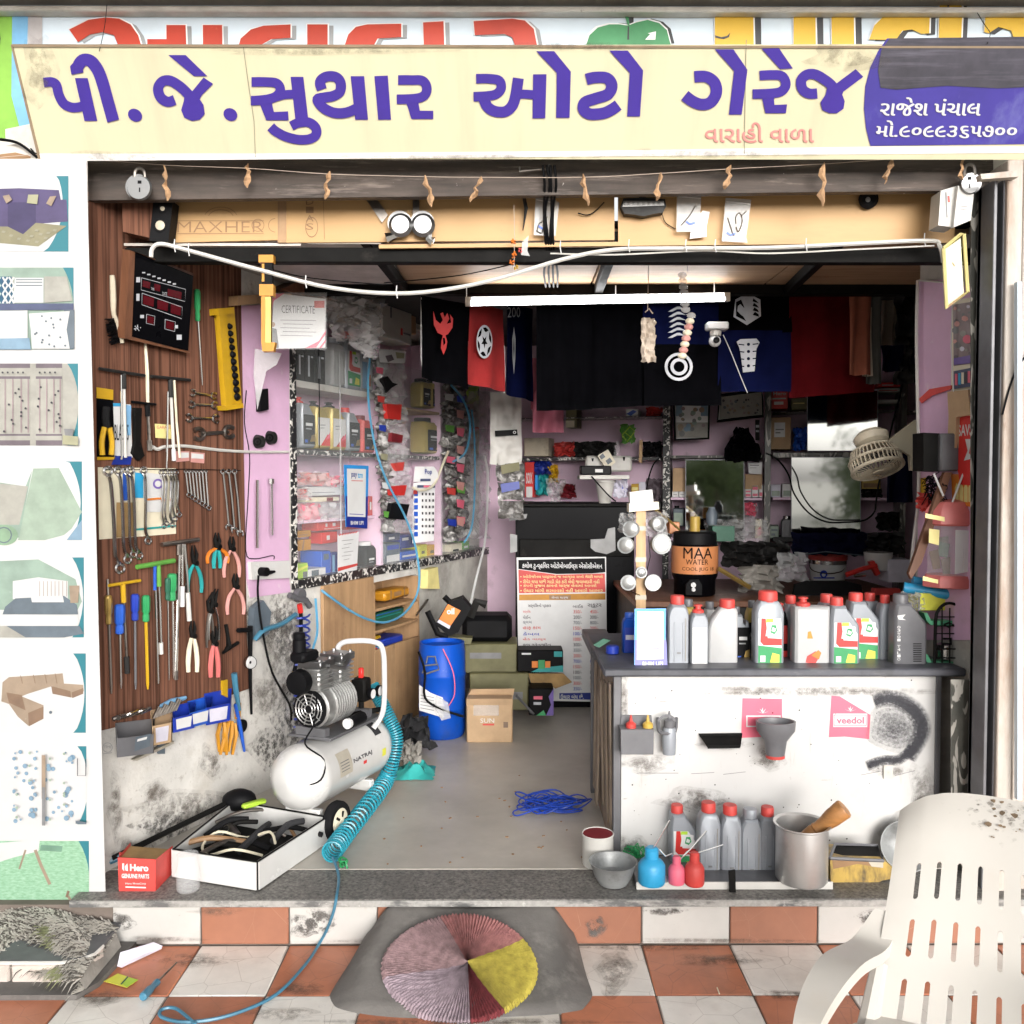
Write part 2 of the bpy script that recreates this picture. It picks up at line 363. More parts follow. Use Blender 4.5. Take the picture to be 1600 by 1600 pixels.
mt('counter_white',(.55,.545,.535),.4,var=.03,scale=3,dirt=[((.45,.41,.37),3,.56,.74,.4),((.22,.18,.15),45,.68,.74,.6),((.2,.16,.13),16,.69,.73,.7,(.3,1,2.5)),((.3,.26,.22),9,.6,.68,.35,(3,3,.4))],bump=(20,.15),fix=1)
mt('counter_top',(.085,.088,.105),.45,var=.25,scale=5,dirt=[((.24,.23,.23),7,.58,.75,.5,(1,3,3)),((.03,.03,.03),6,.5,.7,.6)],fix=1)
mt('overspray',(.11,.11,.135),.6,var=.2,scale=9)
mt('driftwood',(.42,.33,.25),.8,scale=1,st=(50,50,3),var=.3,dirt=[((.14,.11,.09),4,.5,.7,.6)])
mt('marble_paper',(.02,.02,.022),.3,swirl=((.66,.64,.60),30),dirt=[((.2,.17,.14),6,.6,.8,.3)])
mt('marble_grey',(.075,.075,.065),.35,swirl=((.42,.40,.36),26),sst=(1,1,.25),dirt=[((.2,.19,.16),5,.5,.8,.6)])
mt('black',(.006,.006,.007),.55,var=.2,spec=.12);mt('tube_glow',(.9,.9,.9),.3,emit=14);mt('spray_soft',(.05,.05,.065),.6,anoise=(110,.28,.7,.30));mt('black_gloss',(.003,.003,.004),.3,var=.1,spec=.06);mt('rubber',(.011,.011,.012),.8,var=.2,spec=.12)
mt('black_dusty',(.010,.0095,.009),.6,var=.2,dirt=[((.10,.095,.09),12,.56,.8,.45)])
mt('chrome',(.62,.61,.60),.22,1,dirt=[((.20,.17,.15),20,.6,.8,.5)],rv=.1);mt('steel_dirty',(.34,.31,.28),.38,1,var=.2,dirt=[((.10,.08,.07),25,.5,.75,.7)])
mt('steel_bright',(.75,.74,.72),.2,1,var=.06);mt('duct_tape',(.26,.26,.26),.5,.2);mt('can_yellow',(.50,.33,.07),.5,var=.1,dirt=[((.05,.038,.028),9,.42,.66,.9,(2,2,.8)),((.6,.5,.3),14,.62,.76,.5)]);mt('spray_core',(.035,.035,.045),.6,anoise=(130,.15,.55,.6));mt('shag_dark',(.16,.145,.125),1);mt('aluminium',(.27,.27,.27),.33,.9,var=.1,scale=4,dirt=[((.3,.29,.28),14,.6,.8,.5)])
mt('cast_alu',(.50,.50,.49),.42,.8,var=.1,dirt=[((.14,.13,.12),18,.55,.75,.6)])
mt('brass',(.55,.38,.12),.35,.8);mt('gold_wood',(.50,.33,.06),.45)
mt('white',(.64,.64,.635),.4,var=.04);mt('white_dirty',(.58,.565,.53),.45,var=.06,dirt=[((.35,.29,.23),9,.6,.78,.55),((.12,.1,.09),40,.68,.76,.6)])
mt('white_gloss',(.60,.595,.58),.25,var=.03,dirt=[((.42,.38,.32),12,.64,.78,.4),((.16,.14,.12),60,.7,.77,.5)],coat=.3)
mt('paper',(.66,.66,.66),.6,var=.05);mt('lilac_paper',(.66,.64,.74),.6);mt('card',(.48,.32,.185),.8,var=.12,dirt=[((.3,.19,.1),5,.55,.8,.4)],hue=.1)
mt('card_pale',(.50,.34,.20),.8,var=.1,dirt=[((.4,.27,.15),6,.6,.8,.4)]);mt('kraft_in',(.40,.25,.10),.8,var=.2)
mt('cream',(.74,.68,.52),.45,var=.06,dirt=[((.4,.32,.2),9,.6,.8,.5)]);mt('cream_old',(.62,.55,.42),.5,var=.1,dirt=[((.22,.17,.12),7,.52,.72,.7)])
mt('red',(.62,.03,.025),.38,var=.1,hue=.12);mt('red_soft',(.60,.06,.05),.5,var=.12,dirt=[((.35,.05,.04),14,.6,.8,.4)]);mt('dark_red',(.20,.012,.02),.55,var=.15)
mt('pink_red',(.70,.13,.20),.5,var=.05);mt('coral',(.62,.16,.15),.45,var=.1,dirt=[((.4,.12,.1),14,.6,.8,.3)]);mt('salmon',(.62,.30,.27),.5,var=.1,dirt=[((.3,.15,.13),12,.6,.8,.4)])
mt('orange',(.70,.20,.02),.45,var=.12);mt('orange_tape',(.62,.24,.09),.4,var=.1,scale=5,dirt=[((.35,.12,.04),6,.55,.8,.5)])
mt('yellow',(.56,.33,.012),.42,var=.1,dirt=[((.3,.17,.03),14,.6,.78,.45)]);mt('amber',(.52,.23,.015),.4,var=.1,dirt=[((.25,.12,.02),14,.58,.76,.5)]);mt('pale_yellow',(.78,.68,.28),.5)
mt('lemon',(.72,.72,.08),.5);mt('lime',(.40,.62,.05),.45,var=.1);mt('olive',(.16,.15,.07),.6)
mt('green',(.03,.30,.10),.35,var=.12);mt('dark_green',(.02,.12,.07),.5);mt('grass_green',(.12,.35,.06),.45);mt('mint',(.10,.40,.22),.4);mt('teal',(.02,.30,.30),.4,var=.1)
mt('turq',(.04,.45,.42),.5,var=.12,alpha=.9);mt('hose_teal',(.03,.32,.42),.3,var=.08,trans=.15);mt('hose_blue',(.10,.33,.52),.3,var=.1);mt('hose_dk',(.06,.20,.30),.35,var=.15)
mt('blue',(.02,.10,.50),.38,var=.12);mt('barrel_blue',(.005,.075,.46),.42,spec=.2,var=.12,scale=3,dirt=[((.03,.05,.12),5,.55,.75,.7),((.2,.3,.5),18,.66,.78,.4)],fix=1)
mt('royal',(.02,.05,.40),.35,var=.12);mt('navy',(.005,.006,.025),.85,spec=.08,var=.2,bump=(200,.2));mt('navy_cloth',(.003,.005,.034),.9,spec=.05,var=.15,bump=(220,.25));mt('light_blue',(.22,.45,.70),.5);mt('cyan',(.03,.34,.62),.4);mt('wire_blue',(.015,.06,.42),.35)
mt('purple',(.16,.10,.36),.45);mt('qr_blue',(.02,.25,.62),.4,var=.05);mt('qr_navy',(.012,.03,.25),.4);mt('qr_lilac',(.10,.095,.40),.4)
mt('black_cloth',(.0022,.0022,.003),.95,var=.2,bump=(220,.25),spec=.02);mt('red_cloth',(.30,.012,.012),.9,var=.12,bump=(220,.25));mt('maroon_cloth',(.085,.004,.006),.92,spec=.05,var=.15,bump=(220,.25));mt('rust_cloth',(.30,.09,.05),.9,var=.12,bump=(200,.3));mt('olive_cloth',(.10,.10,.09),.9);mt('cream_cloth',(.52,.44,.36),.9,var=.1,bump=(160,.3));mt('pink_cloth',(.55,.17,.24),.9,var=.14,bump=(120,.4))
mt('emblem_grey',(.55,.56,.60),.7);mt('emblem_red',(.50,.03,.03),.7);mt('rag',(.025,.025,.028),.95,bump=(90,.5));mt('rag_grey',(.33,.31,.28),.95,var=.2,bump=(90,.5))
mt('oil_grey',(.29,.31,.34),.38,.15,var=.06,dirt=[((.22,.2,.18),9,.62,.8,.5)],hue=.08);mt('oil_white',(.42,.42,.42),.35,var=.05,dirt=[((.4,.37,.34),11,.64,.8,.4)]);mt('oil_dark',(.14,.14,.15),.42,var=.1);mt('oil_gold',(.42,.32,.08),.38,.2,var=.1);mt('oil_black',(.05,.05,.055),.4)
mt('clear',(.9,.92,.93),.15,thin=.16,var=.02);mt('clear_milky',(.75,.76,.76),.25,thin=.42,bump=(30,.6),var=.1);mt('film',(.80,.80,.80),.2,thin=.34,bump=(40,.9),bd=.01,var=.06);mt('film_silver',(.42,.41,.40),.22,.55,bump=(28,1),bd=.02,var=.3,scale=24,col2=(.16,.15,.14),rmp=(.42,.62))
mt('glass',(.85,.9,.9),.05,thin=.07,var=.01);mt('mirror',(.8,.82,.8),.03,1,var=.01,dirt=[((.5,.5,.48),12,.66,.85,.35)],rv=.03)
mt('jute',(.45,.33,.2),.9);mt('dry_leaf',(.50,.30,.16),.85,var=.25,scale=30);mt('string',(.50,.40,.33),.9);mt('flower',(.75,.18,.01),.8,var=.2)
mt('dish',(.33,.34,.34),.45,.3,var=.12,dirt=[((.06,.055,.05),9,.5,.75,.7)]);mt('chair_plastic',(.52,.492,.45),.42,var=.03,scale=3,dirt=[((.50,.42,.33),3,.52,.8,.5),((.3,.25,.2),40,.68,.78,.4)],fix=1);mt('stain_brown',(.22,.15,.09),.7,var=.3,scale=30)
mt('wool_pink',(0.322,0.211,0.217),.95,var=.2,scale=40,dirt=[((.25,.18,.18),8,.55,.75,.5)],bump=(160,.6),fix=1);mt('wool_lilac',(0.347,0.273,0.310),.95,var=.2,scale=40,dirt=[((.25,.2,.22),8,.55,.75,.5)],bump=(160,.6),fix=1);mt('wool_coral',(0.360,0.155,0.149),.95,var=.2,scale=40,bump=(160,.6),dirt=[((.3,.15,.14),8,.55,.75,.4)],fix=1);mt('pot_alu',(.66,.66,.65),.42,.75,var=.08,dirt=[((.3,.29,.28),8,.55,.8,.5)]);mt('grime_soft',(.15,.12,.095),.9,anoise=(20,.40,.80,.36));mt('grime_grey',(.16,.15,.14),.9,anoise=(38,.44,.68,.6));mt('wool_yellow',(0.432,0.360,0.058),.95,var=.2,scale=40,bump=(160,.6),dirt=[((.3,.24,.06),9,.55,.75,.5)],fix=1);mt('wool_red',(0.210,0.035,0.042),.95,var=.2,scale=40,bump=(160,.6),fix=1)
mt('shag',(.66,.62,.55),1,var=.14,scale=30);mt('shag_lime',(.40,.42,.22),1,var=.2);mt('brick_white',(.56,.49,.44),.8,var=.1,dirt=[((.5,.34,.28),8,.5,.7,.6),(BR,40,.66,.76,.5)],bump=(50,.4))
mt('pestle_wood',(.48,.22,.07),.45,scale=1,st=(20,20,60),var=.15);mt('brown_wood',(.17,.07,.035),.5,scale=1,st=(30,30,3),var=.2);mt('batten',(.58,.38,.2),.6,scale=1,st=(60,60,3),var=.1)
mt('tan_skin',(.5,.3,.2),.5);mt('led_red',(.09,.006,.01),.2);mt('burn',(.30,.17,.08),.6)
mt('bark',(.10,.075,.05),.9);mt('leaf',(.12,.17,.06),.7,var=.3,hue=.25);mt('far_wall',(.74,.73,.70),.8);mt('far_glass',(.12,.14,.16),.2);mt('tape',(.5,.46,.38),.5,.2);mt('yellow_frame',(.60,.52,.22),.45,var=.08,dirt=[((.3,.24,.1),9,.6,.8,.4)]);mt('yellow_glass',(.52,.52,.26),.25,var=.08)
# ---------------------------------------------------------------- setting
W0=onz(165,1362,.165)
LW=Plane((W0.x,W0.y,0),(.3822,.9241,0))
BW=Plane((.9,5.95,0),(.966,-.259,0))
b1=P(1432,800,3.55);b2=P(1534,800,3.2)
RP=Plane((b1.x,b1.y,0),(b2.x-b1.x,b2.y-b1.y,0))
def struct(name,mb,label=None,cat=None):return T(name,label,cat,mb,kind='structure')
g=MB('earth');g.grid(lambda u,v:(-400+800*u,-600+615*v,-.06),8,8);struct('ground',g)
TS,TX,TY=.2945,.442,2.945
g=MB('grout');g.bx(TX-9*TS,TX+8*TS,TY-4*TS,TY+.02,-.055,-.004)
pf=T('porch_floor',None,None,g,kind='structure')
tm={}
def tile(parent,mat,loc,size,key):
 if(mat,key)not in tm:
  m=MB(mat);m.box((0,0,0),size,.003);tm[mat,key]=mesh_of(m,Vector(),'tile')
 o=bpy.data.objects.new('tile',tm[mat,key]);COL.objects.link(o);o.parent=parent;o.location=Vector(loc)-parent.location;return o
for r in range(4):
 for i in range(-8,7):
  t=tile(pf,'tile_terra' if(i+r)%2==0 else 'tile_beige',(TX+(i+.5)*TS,TY-(r+.5)*TS,-.006+random.uniform(-.0008,.0008)),(TS-.004,TS-.004,.012),'f')
  t.rotation_euler=(random.uniform(-.002,.002),random.uniform(-.002,.002),0)
g=MB('grout');g.bx(-1.9,2.5,2.951,3.155,-.05,.136)
rs=T('step_riser',None,None,g,kind='structure')
for i in range(-8,7):
 if-1.36<TX+i*TS<1.9:tile(rs,'tile_white' if i%2==0 else 'tile_salmon',(TX+(i+.5)*TS,2.947,.068),(TS-.004,.01,.128),'r')
g=MB('granite');g.bx(-1.46,1.9,2.926,3.158,.137,.163,.004)
le=T('stone_ledge',None,None,g,kind='structure')
g=MB('granite_edge');g.bx(-1.459,1.899,2.9235,2.9275,.139,.1605,.001);part(le,'ledge_edge',g,at=le.location)
g=MB('shop_cement');g.bx(-1.7,3.6,3.158,6.9,.02,.165);struct('shop_floor',g)
def lwbox(m,a0,a1,z0,z1,o0=-.25,o1=0):m.bx(a0,a1,z0,z1,o0,o1)
NA0,NA1,NZ0,NZ1=1.135,3.48,1.085,2.40
ca0,ca1=LW.px(580,950).x,LW.px(651,950).x
g=MB('plaster',LW);lwbox(g,-.14,ca0,.1,1.045);lwbox(g,-.14,1.10,1.045,2.75);lwbox(g,ca0,ca1,.1,.50);lwbox(g,ca0,ca1,1.0,1.045)
lwbox(g,NA1+.04,3.75,.1,2.75);lwbox(g,1.10,NA1+.04,2.44,2.75);lwbox(g,-.03,3.75,.1,2.75,-.5,-.30)
g.use('grey_plaster');lwbox(g,ca1,3.75,.1,1.045)
struct('left_wall',g)
g=MB('pink_shelf',BW);g.bx(-1.15,2.6,.1,2.75,-.3,0);struct('back_wall',g)
g=MB('grey_plaster',RP);g.bx(0,.365,.1,2.75,-.2,0)
g.use('pink_wall');g.pg([(1434,440),(1470,437),(1524,442),(1532,520),(1532,1000),(1434,1000)],.002,.006)
struct('right_wall',g)
g=MB('grey_plaster');q=Plane((1.9,3.6,0),(-.3822,-.9241,0));g.M=q.M;g.bx(-3.0,.2,.1,2.75,-.2,0);struct('unseen_side_wall',g)  # unseen wall beyond the right pier, a plain box added to close off light
g=MB('black_dusty');g.bx(-1.9,3.4,4.22,6.9,2.47,2.55);struct('ceiling',g)
CZ=2.437
lo=T('loft_ceiling','low plywood ceiling in four sheets on black joists behind the header beam','ceiling',[('back_plate',MB('iron_black').bx(-1.5,2.1,3.26,4.2,CZ+.035,CZ+.05),())],kind='structure')
cx=lambda px,Y:P(px,700,Y).x
def loft(name,mat,xa,xb):
 m=MB(mat);m.prism([(cx(xa,3.3),3.29),(cx(xb,3.3),3.29),(cx(xb,3.3),4.13),(cx(xa,3.3),4.13)],CZ+.012,CZ+.03);part(lo,name,m)
loft('ceiling_sheet','ceil_white',130,592);loft('ceiling_sheet','ceil_ply',596,953);loft('ceiling_sheet','ceil_ply',957,1290);loft('ceiling_sheet','ceil_ply',1294,1640)
for xa,xb in((575,632),(960,935),(1305,1232)):
 a=cx(xa,3.3);b=cx(xb,4.1)if xa!=575 else cx(632,4.1)
 m=MB('iron_black');m.box(((a+b)/2,3.7,CZ-.012),(.038,.9,.045),.004,rz=math.atan2(-(b-a),.86));part(lo,'joist',m)
m=MB('iron_black');m.bx(-1.2,2.2,4.13,4.19,CZ-.032,CZ+.03,.004);part(lo,'joist',m)
m=MB('iron_black');m.bx(-1.42,1.95,3.245,3.29,2.335,2.388,.003);part(lo,'joist',m)
m=MB('old_white',FP(3.244));m.rc(480,377,595,381,0,.004);m.rc(160,380,470,384,0,.004);part(lo,'edge_strip',m)
# ---------------------------------------------------------------- upper structure
g=MB('soffit');g.bx(-4.2,4.4,2.75,3.6,P(800,12,3.12).z+.012,3.6);struct('canopy_slab',g)
FA=FP(3.13);zt,zb=P(800,17,3.13).z,P(30,216,3.13).z
g=MB('old_white');g.bx(-2.2,2.4,3.09,3.2,P(800,18,3.09).z,P(800,9,3.09).z,.004);struct('cornice',g)
g=MB('old_white');g.bx(-2.2,2.4,3.16,3.4,2.62,3.3);g.bx(-2.2,-1.40,3.12,3.3,2.6,zb-.005);struct('upper_wall',g)
m=MB('fascia_paint');m.bx(-2.2,2.4,3.13,3.155,zb,zt+.03)
lm=MB('lime_paint',FA);lm.pg([(-60,216),(35,216),(18,150),(19,16),(-60,16)],.003)
lm.use('black_paint').pg([(-60,90),(-3,90),(1,60),(-2,45),(-60,40)],.005)
sk=MB('sky_paint',FA);sk.pg([(35,216),(80,216),(42,75),(44,16),(19,16),(18,150)],.003)
tp=MB('taupe_paint',FA);tp.rc(44,16,66,110,.003)
rl=MB('white_line',FA)
gl=MB('grey_paint',FA);rd=MB('red_paint',FA);yl=MB('yellow_paint',FA);bl=MB('black_paint',FA)
LP=[]
arc=lambda x,y,r0,r1,a0,a1,ry=1:[(x+r1*math.cos(R_(a0+(a1-a0)*i/12)),y-r1*ry*math.sin(R_(a0+(a1-a0)*i/12)))for i in range(13)]+[(x+r0*math.cos(R_(a1+(a0-a1)*i/12)),y-r0*ry*math.sin(R_(a1+(a0-a1)*i/12)))for i in range(13)]
def shadowed(pts,fill,shade,dx=9):
 shade=MB(shade.mats[0],FA);rl=MB('white_line',FA);fill=MB(fill.mats[0],FA);LP.append(('letter',fill,[('letter_shadow',shade),('letter_outline',rl)]))
 shade.pg([(x+dx,y+2)for x,y in pts],.003);rl.pg([(x+(2.2 if x>sum(p[0]for p in pts)/len(pts)else-1.5),y-(1.3 if y<50 else 0))for x,y in pts],.0045);fill.pg(pts,.006)
shadowed([(108,46),(122,66),(140,54),(160,50),(178,55),(186,75),(222,75),(216,55),(204,38),(186,29),(165,27),(138,31)],rd,gl)
shadowed([(230,61),(260,61),(260,39),(290,39),(292,90),(230,90)],rd,gl)
shadowed([(317,39),(347,39),(348,90),(317,90)],rd,gl)
shadowed([(370,80),(376,60),(392,46),(412,40),(454,38),(454,59),(424,61),(408,70),(404,90),(372,90)],rd,gl)
shadowed([(480,38),(512,38),(512,90),(480,90)],rd,gl)
shadowed([(538,72),(544,54),(556,42),(574,38),(627,37),(627,58),(590,60),(582,75),(540,80)],rd,gl)
shadowed([(661,35),(693,33),(695,90),(663,90)],rd,gl)
shadowed([(740,33),(800,29),(820,32),(834,45),(840,75),(806,75),(800,58),(788,53),(742,55)],rd,gl)
ap=[(916,70),(921,55),(934,43),(952,38),(968,38),(981,40),(994,35),(1012,31),(1030,36),(1042,47),(1048,70)]
bl.pg([(x+6,y-2)for x,y in ap],.003);rl.pg([(x+(1 if x>980 else-3),y-2)for x,y in ap],.0045)
gp=MB('green_paint',FA);gp.pg(ap,.006);bl.pg([(985,42),(981,26),(968,19),(960,18),(970,10),(981,14),(990,26),(990,42)],.003);gp.pg([(981,40),(977,27),(962,18),(972,13),(982,24),(984,40)],.0065)
rl.pg([(1008,62),(1016,53),(1012,52),(1025,49),(1024,62)],.0075);bl.use('black_paint').pg([(981,41),(983,41),(983,62),(980,62)],.0075)
shadowed([(1117,24),(1177,23),(1178,75),(1117,75)],yl,bl,12);bl.pg([(1117,55),(1127,58),(1136,56),(1141,51),(1139,58),(1131,61),(1118,59)],.0075)
shadowed([(1240,22),(1274,21),(1275,75),(1240,75)],yl,bl,12);shadowed([(1299,21),(1334,20),(1335,75),(1300,75)],yl,bl,12)
shadowed([(1358,62),(1366,40),(1380,26),(1398,21),(1453,19),(1452,52),(1440,53),(1425,46),(1410,48),(1400,62)],yl,bl,9)
shadowed([(1467,60),(1468,3),(1478,-3),(1498,2),(1504,12),(1502,60)],yl,bl,9);bl.ring(1488,10,5,8,.0075,20,200,10)
shadowed([(1538,50),(1540,20),(1575,19),(1640,18),(1640,75),(1590,75),(1580,48),(1560,42),(1545,52)],yl,bl,9)
T('painted_fascia','pale blue painted fascia behind the cream sign with red and yellow letters and green apple','sign',[('board',m),('green_band',lm),('blue_band',sk),('taupe_band',tp),*LP,('apple_emblem',gp,[('emblem_shadow',bl),('emblem_outline',rl)])])
# ---------------------------------------------------------------- main sign
SB=3.0;sv=Vector((0,-.5276,.8495));spz=P(62,248,SB).z
SG=Plane((0,SB,spz),(1,0,0),sv)
m=MB('sign_cream',SG)
x0b,x1b=SG.px(62,250).x,1.95;x0t=SG.px(18,72).x;yt=SG.px(18,73).y
m.prism([(x0b,0),(x1b,.0),(x1b,yt+.012),(x0t,yt)],-.012,0)
e=MB('sign_edge',SG);e.bx(x0t,x1b,yt,yt+.006,-.012,.004);e.pg([(17,72),(20,72),(64,251),(60,251)],0,.003)
wb=MB('sign_white',SG);wb.pg([(60,252),(1700,238),(1700,229),(1368,229),(900,236),(400,240),(58,240)],.0015)
bp=MB('sign_blue',SG);bp.pg([(1360,228),(1353,200),(1350,170),(1352,135),(1360,105),(1372,80),(1386,60),(1700,58),(1700,224)],.002)
sc2=MB('sign_scuff',SG);sc2.pg([(1377,78),(1390,60),(1700,56),(1700,132),(1560,138),(1480,134),(1400,140),(1376,137),(1372,110)],.0035)
LT_=[];SW=20
def L_(n='letter'):
 m=MB('sign_purple',SG);LT_.append((n,m));return m
def S_(pts,wd=SW,sm=5):lt.st(pts,wd,.003,sm)
def Q_(pts):lt.pg(pts,.003)
lt=L_()
S_([(68,129),(80,128),(88,133),(92,148),(100,162),(114,168),(130,166)],15);Q_([(117,122),(137,122),(152,189),(132,189)])
S_([(121,115),(119,103),(127,94),(138,96),(146,108),(152,125),(158,148),(165,170),(177,189)][:2]+[(121,104),(129,94),(141,95),(152,108),(160,128),(169,160),(177,189)],19);lt=L_('full_stop');lt.dc(211,180,11.5,.003,ry=10)
lt=L_()
S_([(273,156),(262,159),(251,152),(247,138),(254,127),(266,126),(280,134),(293,146),(304,160)],16);lt.pg([(290,140),(300,143),(318,121),(333,131),(316,148),(312,155),(318,164),(320,178),(312,187),(300,189),(288,184),(283,172),(287,158)],.0032);Q_([(263,86),(290,86),(324,119),(303,119)]);lt=L_('full_stop');lt.dc(360,179,11.5,.003,ry=10)
lt=L_()
S_([(393,128),(415,128),(432,130),(438,140),(432,150),(418,155),(400,157),(392,157)],15);Q_([(404,158),(424,158),(428,175),(450,174),(451,188),(416,188)]);S_([(430,152),(444,148),(462,147)],14);Q_([(454,120),(474,120),(482,190),(462,191)])
S_([(455,197),(466,192),(482,191),(493,199),(494,210),(484,217),(466,218),(446,213),(431,205),(423,198)],15)
lt=L_()
S_([(503,140),(500,128),(509,120),(524,120),(532,129),(531,143),(520,150),(502,153),(496,156),(505,168),(522,176),(540,176),(556,170)],16);Q_([(548,119),(569,119),(575,187),(555,187)])
lt=L_();Q_([(585,119),(606,118),(611,187),(591,187)])
lt=L_()
S_([(622,125),(642,125),(660,126),(667,137),(663,149),(648,154),(620,155)],15);Q_([(634,158),(653,155),(656,173),(677,173),(677,186),(643,186)])
lt=L_()
S_([(744,123),(765,123),(780,126),(783,138),(775,147),(760,150),(740,151)],15);S_([(756,155),(762,167),(774,174),(790,174),(801,164),(806,148),(808,136),(810,122)],17,6);S_([(800,150),(815,147),(834,148)],14);Q_([(833,116),(854,116),(852,185),(832,185)])
Q_([(838,80),(866,80),(892,112),(890,184),(869,184),(870,114)])
lt=L_()
S_([(916,124),(930,121),(948,122),(956,133),(950,147),(930,154),(914,160),(912,171),(922,178),(942,177),(956,171),(966,164)],18);Q_([(952,79),(981,79),(1005,110),(1000,182),(980,182),(984,114)])
lt=L_()
S_([(1085,120),(1104,120),(1117,130),(1119,146),(1110,160),(1096,163),(1082,158),(1070,149)],18);Q_([(1117,77),(1146,77),(1168,109),(1159,179),(1139,179),(1147,111)])
lt=L_()
S_([(1187,118),(1206,117),(1222,119),(1228,132),(1220,143),(1202,146),(1176,147)],15);Q_([(1190,149),(1209,146),(1210,164),(1230,163),(1228,177),(1196,177)]);Q_([(1190,76),(1217,75),(1239,107),(1219,108)])
lt=L_()
S_([(1277,146),(1264,146),(1254,139),(1252,126),(1260,117),(1273,116),(1288,124),(1300,134),(1306,146)],16);lt.pg([(1294,132),(1306,131),(1337,108),(1349,120),(1318,143),(1316,148),(1320,158),(1318,170),(1308,177),(1296,177),(1285,172),(1282,160),(1290,148)],.0032)
sr=MB('sign_coral',SG);sr.tx('વારાહી વાળા',1102,191,1272,223,.003,.01)
wt=MB('white',SG);[(wt.tx('રાજેશ પંચાલ',1376+d,152+d*.3,1532+d,181,.0045,0,sh=4),wt.tx('મો.૯૦૯૯૩૬૫૭૦૦',1369+d,188+d*.3,1588+d,216,.0045,0,sh=4))for d in(0,.8,1.6)]
sm_=MB('p_rugl',SG);[sm_.st(p,1,.0026)for p in([(380,72),(388,130),(397,190),(399,246)],[(1166,62),(1163,240)])]
def smear(m,pts,o=.001,n=5,seed=0):
 r=random.Random(seed)
 for x,y,rx,ry in pts:
  ph=r.uniform(0,6)
  for i in range(n):
   f=1-.8*i/n;m.pg([(x+rx*f*math.cos(R_(a))*(1+.22*math.sin(3*R_(a)+ph)+.1*math.sin(7*R_(a)+ph)),y+ry*f*math.sin(R_(a))*(1+.22*math.sin(2*R_(a)+ph)+.1*math.sin(5*R_(a))))for a in range(0,360,15)],o+i*.0002)
gm=MB('grime_soft',SG);smear(gm,[(60,110,26,70),(180,245,90,10),(700,246,200,7),(1100,240,160,8),(1320,90,60,22),(500,80,180,7),(900,72,150,6)],.0036,2,4)
T('shop_sign','long tilted cream signboard with bold purple lettering and a dark purple corner panel','sign',[('panel',m),('panel_edge',e),('bottom_band',wb),('corner_panel',bp),('blacked_out_patch',sc2),*LT_,('sheet_seam',sm_),('grime',gm),('lettering',sr),('lettering',wt)])
for x0,y0,x1,y1,n in((167,8,155,78,'left'),(1527,20,1543,66,'right')):
 g=MB('iron_black');g.tube(spline([P(x0,y0,3.08),P((x0+x1)/2+3,(y0+y1)/2-5,2.97),P(x1+4,y1-14,2.85),P(x1,y1+2,2.81)],5),.0012,5)
 T('tie_wire','thin twisted wire tying the %s end of the cream sign to the slab'%n,'wire',g,'wires holding up the sign')
# ---------------------------------------------------------------- left pillar with its printed banner
PI_=FP(2.99)
px0=P(135,300,2.99).x
g=MB('old_white');g.prism([(-2.4,2.992),(px0+.004,2.992),(-1.475,3.16),(-2.4,3.16)],-.05,P(100,248,2.99).z);struct('pillar',g)
bn=MB('banner_white',PI_);bn.pg([(-260,249),(135,252),(166,1440),(-260,1440)],0,.002)
parts=[('sheet',bn)]
def pic(y0,y1,xr,*shapes,corner=None):
 m=MB('teal_print',PI_)
 x0,k=(-160,xr)
 m.rc(x0,y0,xr,y1,.003)
 z=.0034
 for mat,pts in shapes:
  m.use(mat)
  if pts[0]=='c':m.dc(pts[1],pts[2],pts[3],z,n=40,ry=pts[4]if len(pts)>4 else None)
  elif pts[0]=='s':m.st(pts[1],pts[2],z)
  else:m.pg(pts,z)
  z+=.00025
 parts.append(('picture',m))
cl=lambda cx,cy,r,x1,y0,y1:[(max(-160,min(x1,cx+r*math.cos(R_(a)))),max(y0,min(y1,cy+r*math.sin(R_(a)))))for a in range(0,360,6)]
random.seed(3)
def blob(mat,x,y,r):return(mat,('c',x,y,r))
pic(275,393,107,('print_white',cl(-20,318,118,107,275,393)),('p_purple2',[(-160,300),(30,294),(92,297),(95,312),(104,312),(106,346),(56,350),(54,362),(14,358),(-160,360)]),('p_purple',[(12,316),(56,316),(56,362),(36,366),(12,358)]),('p_rug',[(-160,352),(12,354),(36,366),(56,348),(104,353),(60,385),(-160,366)]),*[('p_rugl',[(x,y),(x+5,y+1),(x+3,y+4),(x-2,y+3)])for x,y in((4,360),(16,366),(28,371),(42,374),(56,376),(62,364),(74,362),(84,358),(70,370),(48,367),(-6,362),(56,358))],('p_lemon',[(44,304),(60,304),(58,319),(42,317)]),('p_tan',[(72,318),(78,307),(88,306),(80,322)]),('p_tan',[(4,306),(14,304),(19,312),(10,318)]))
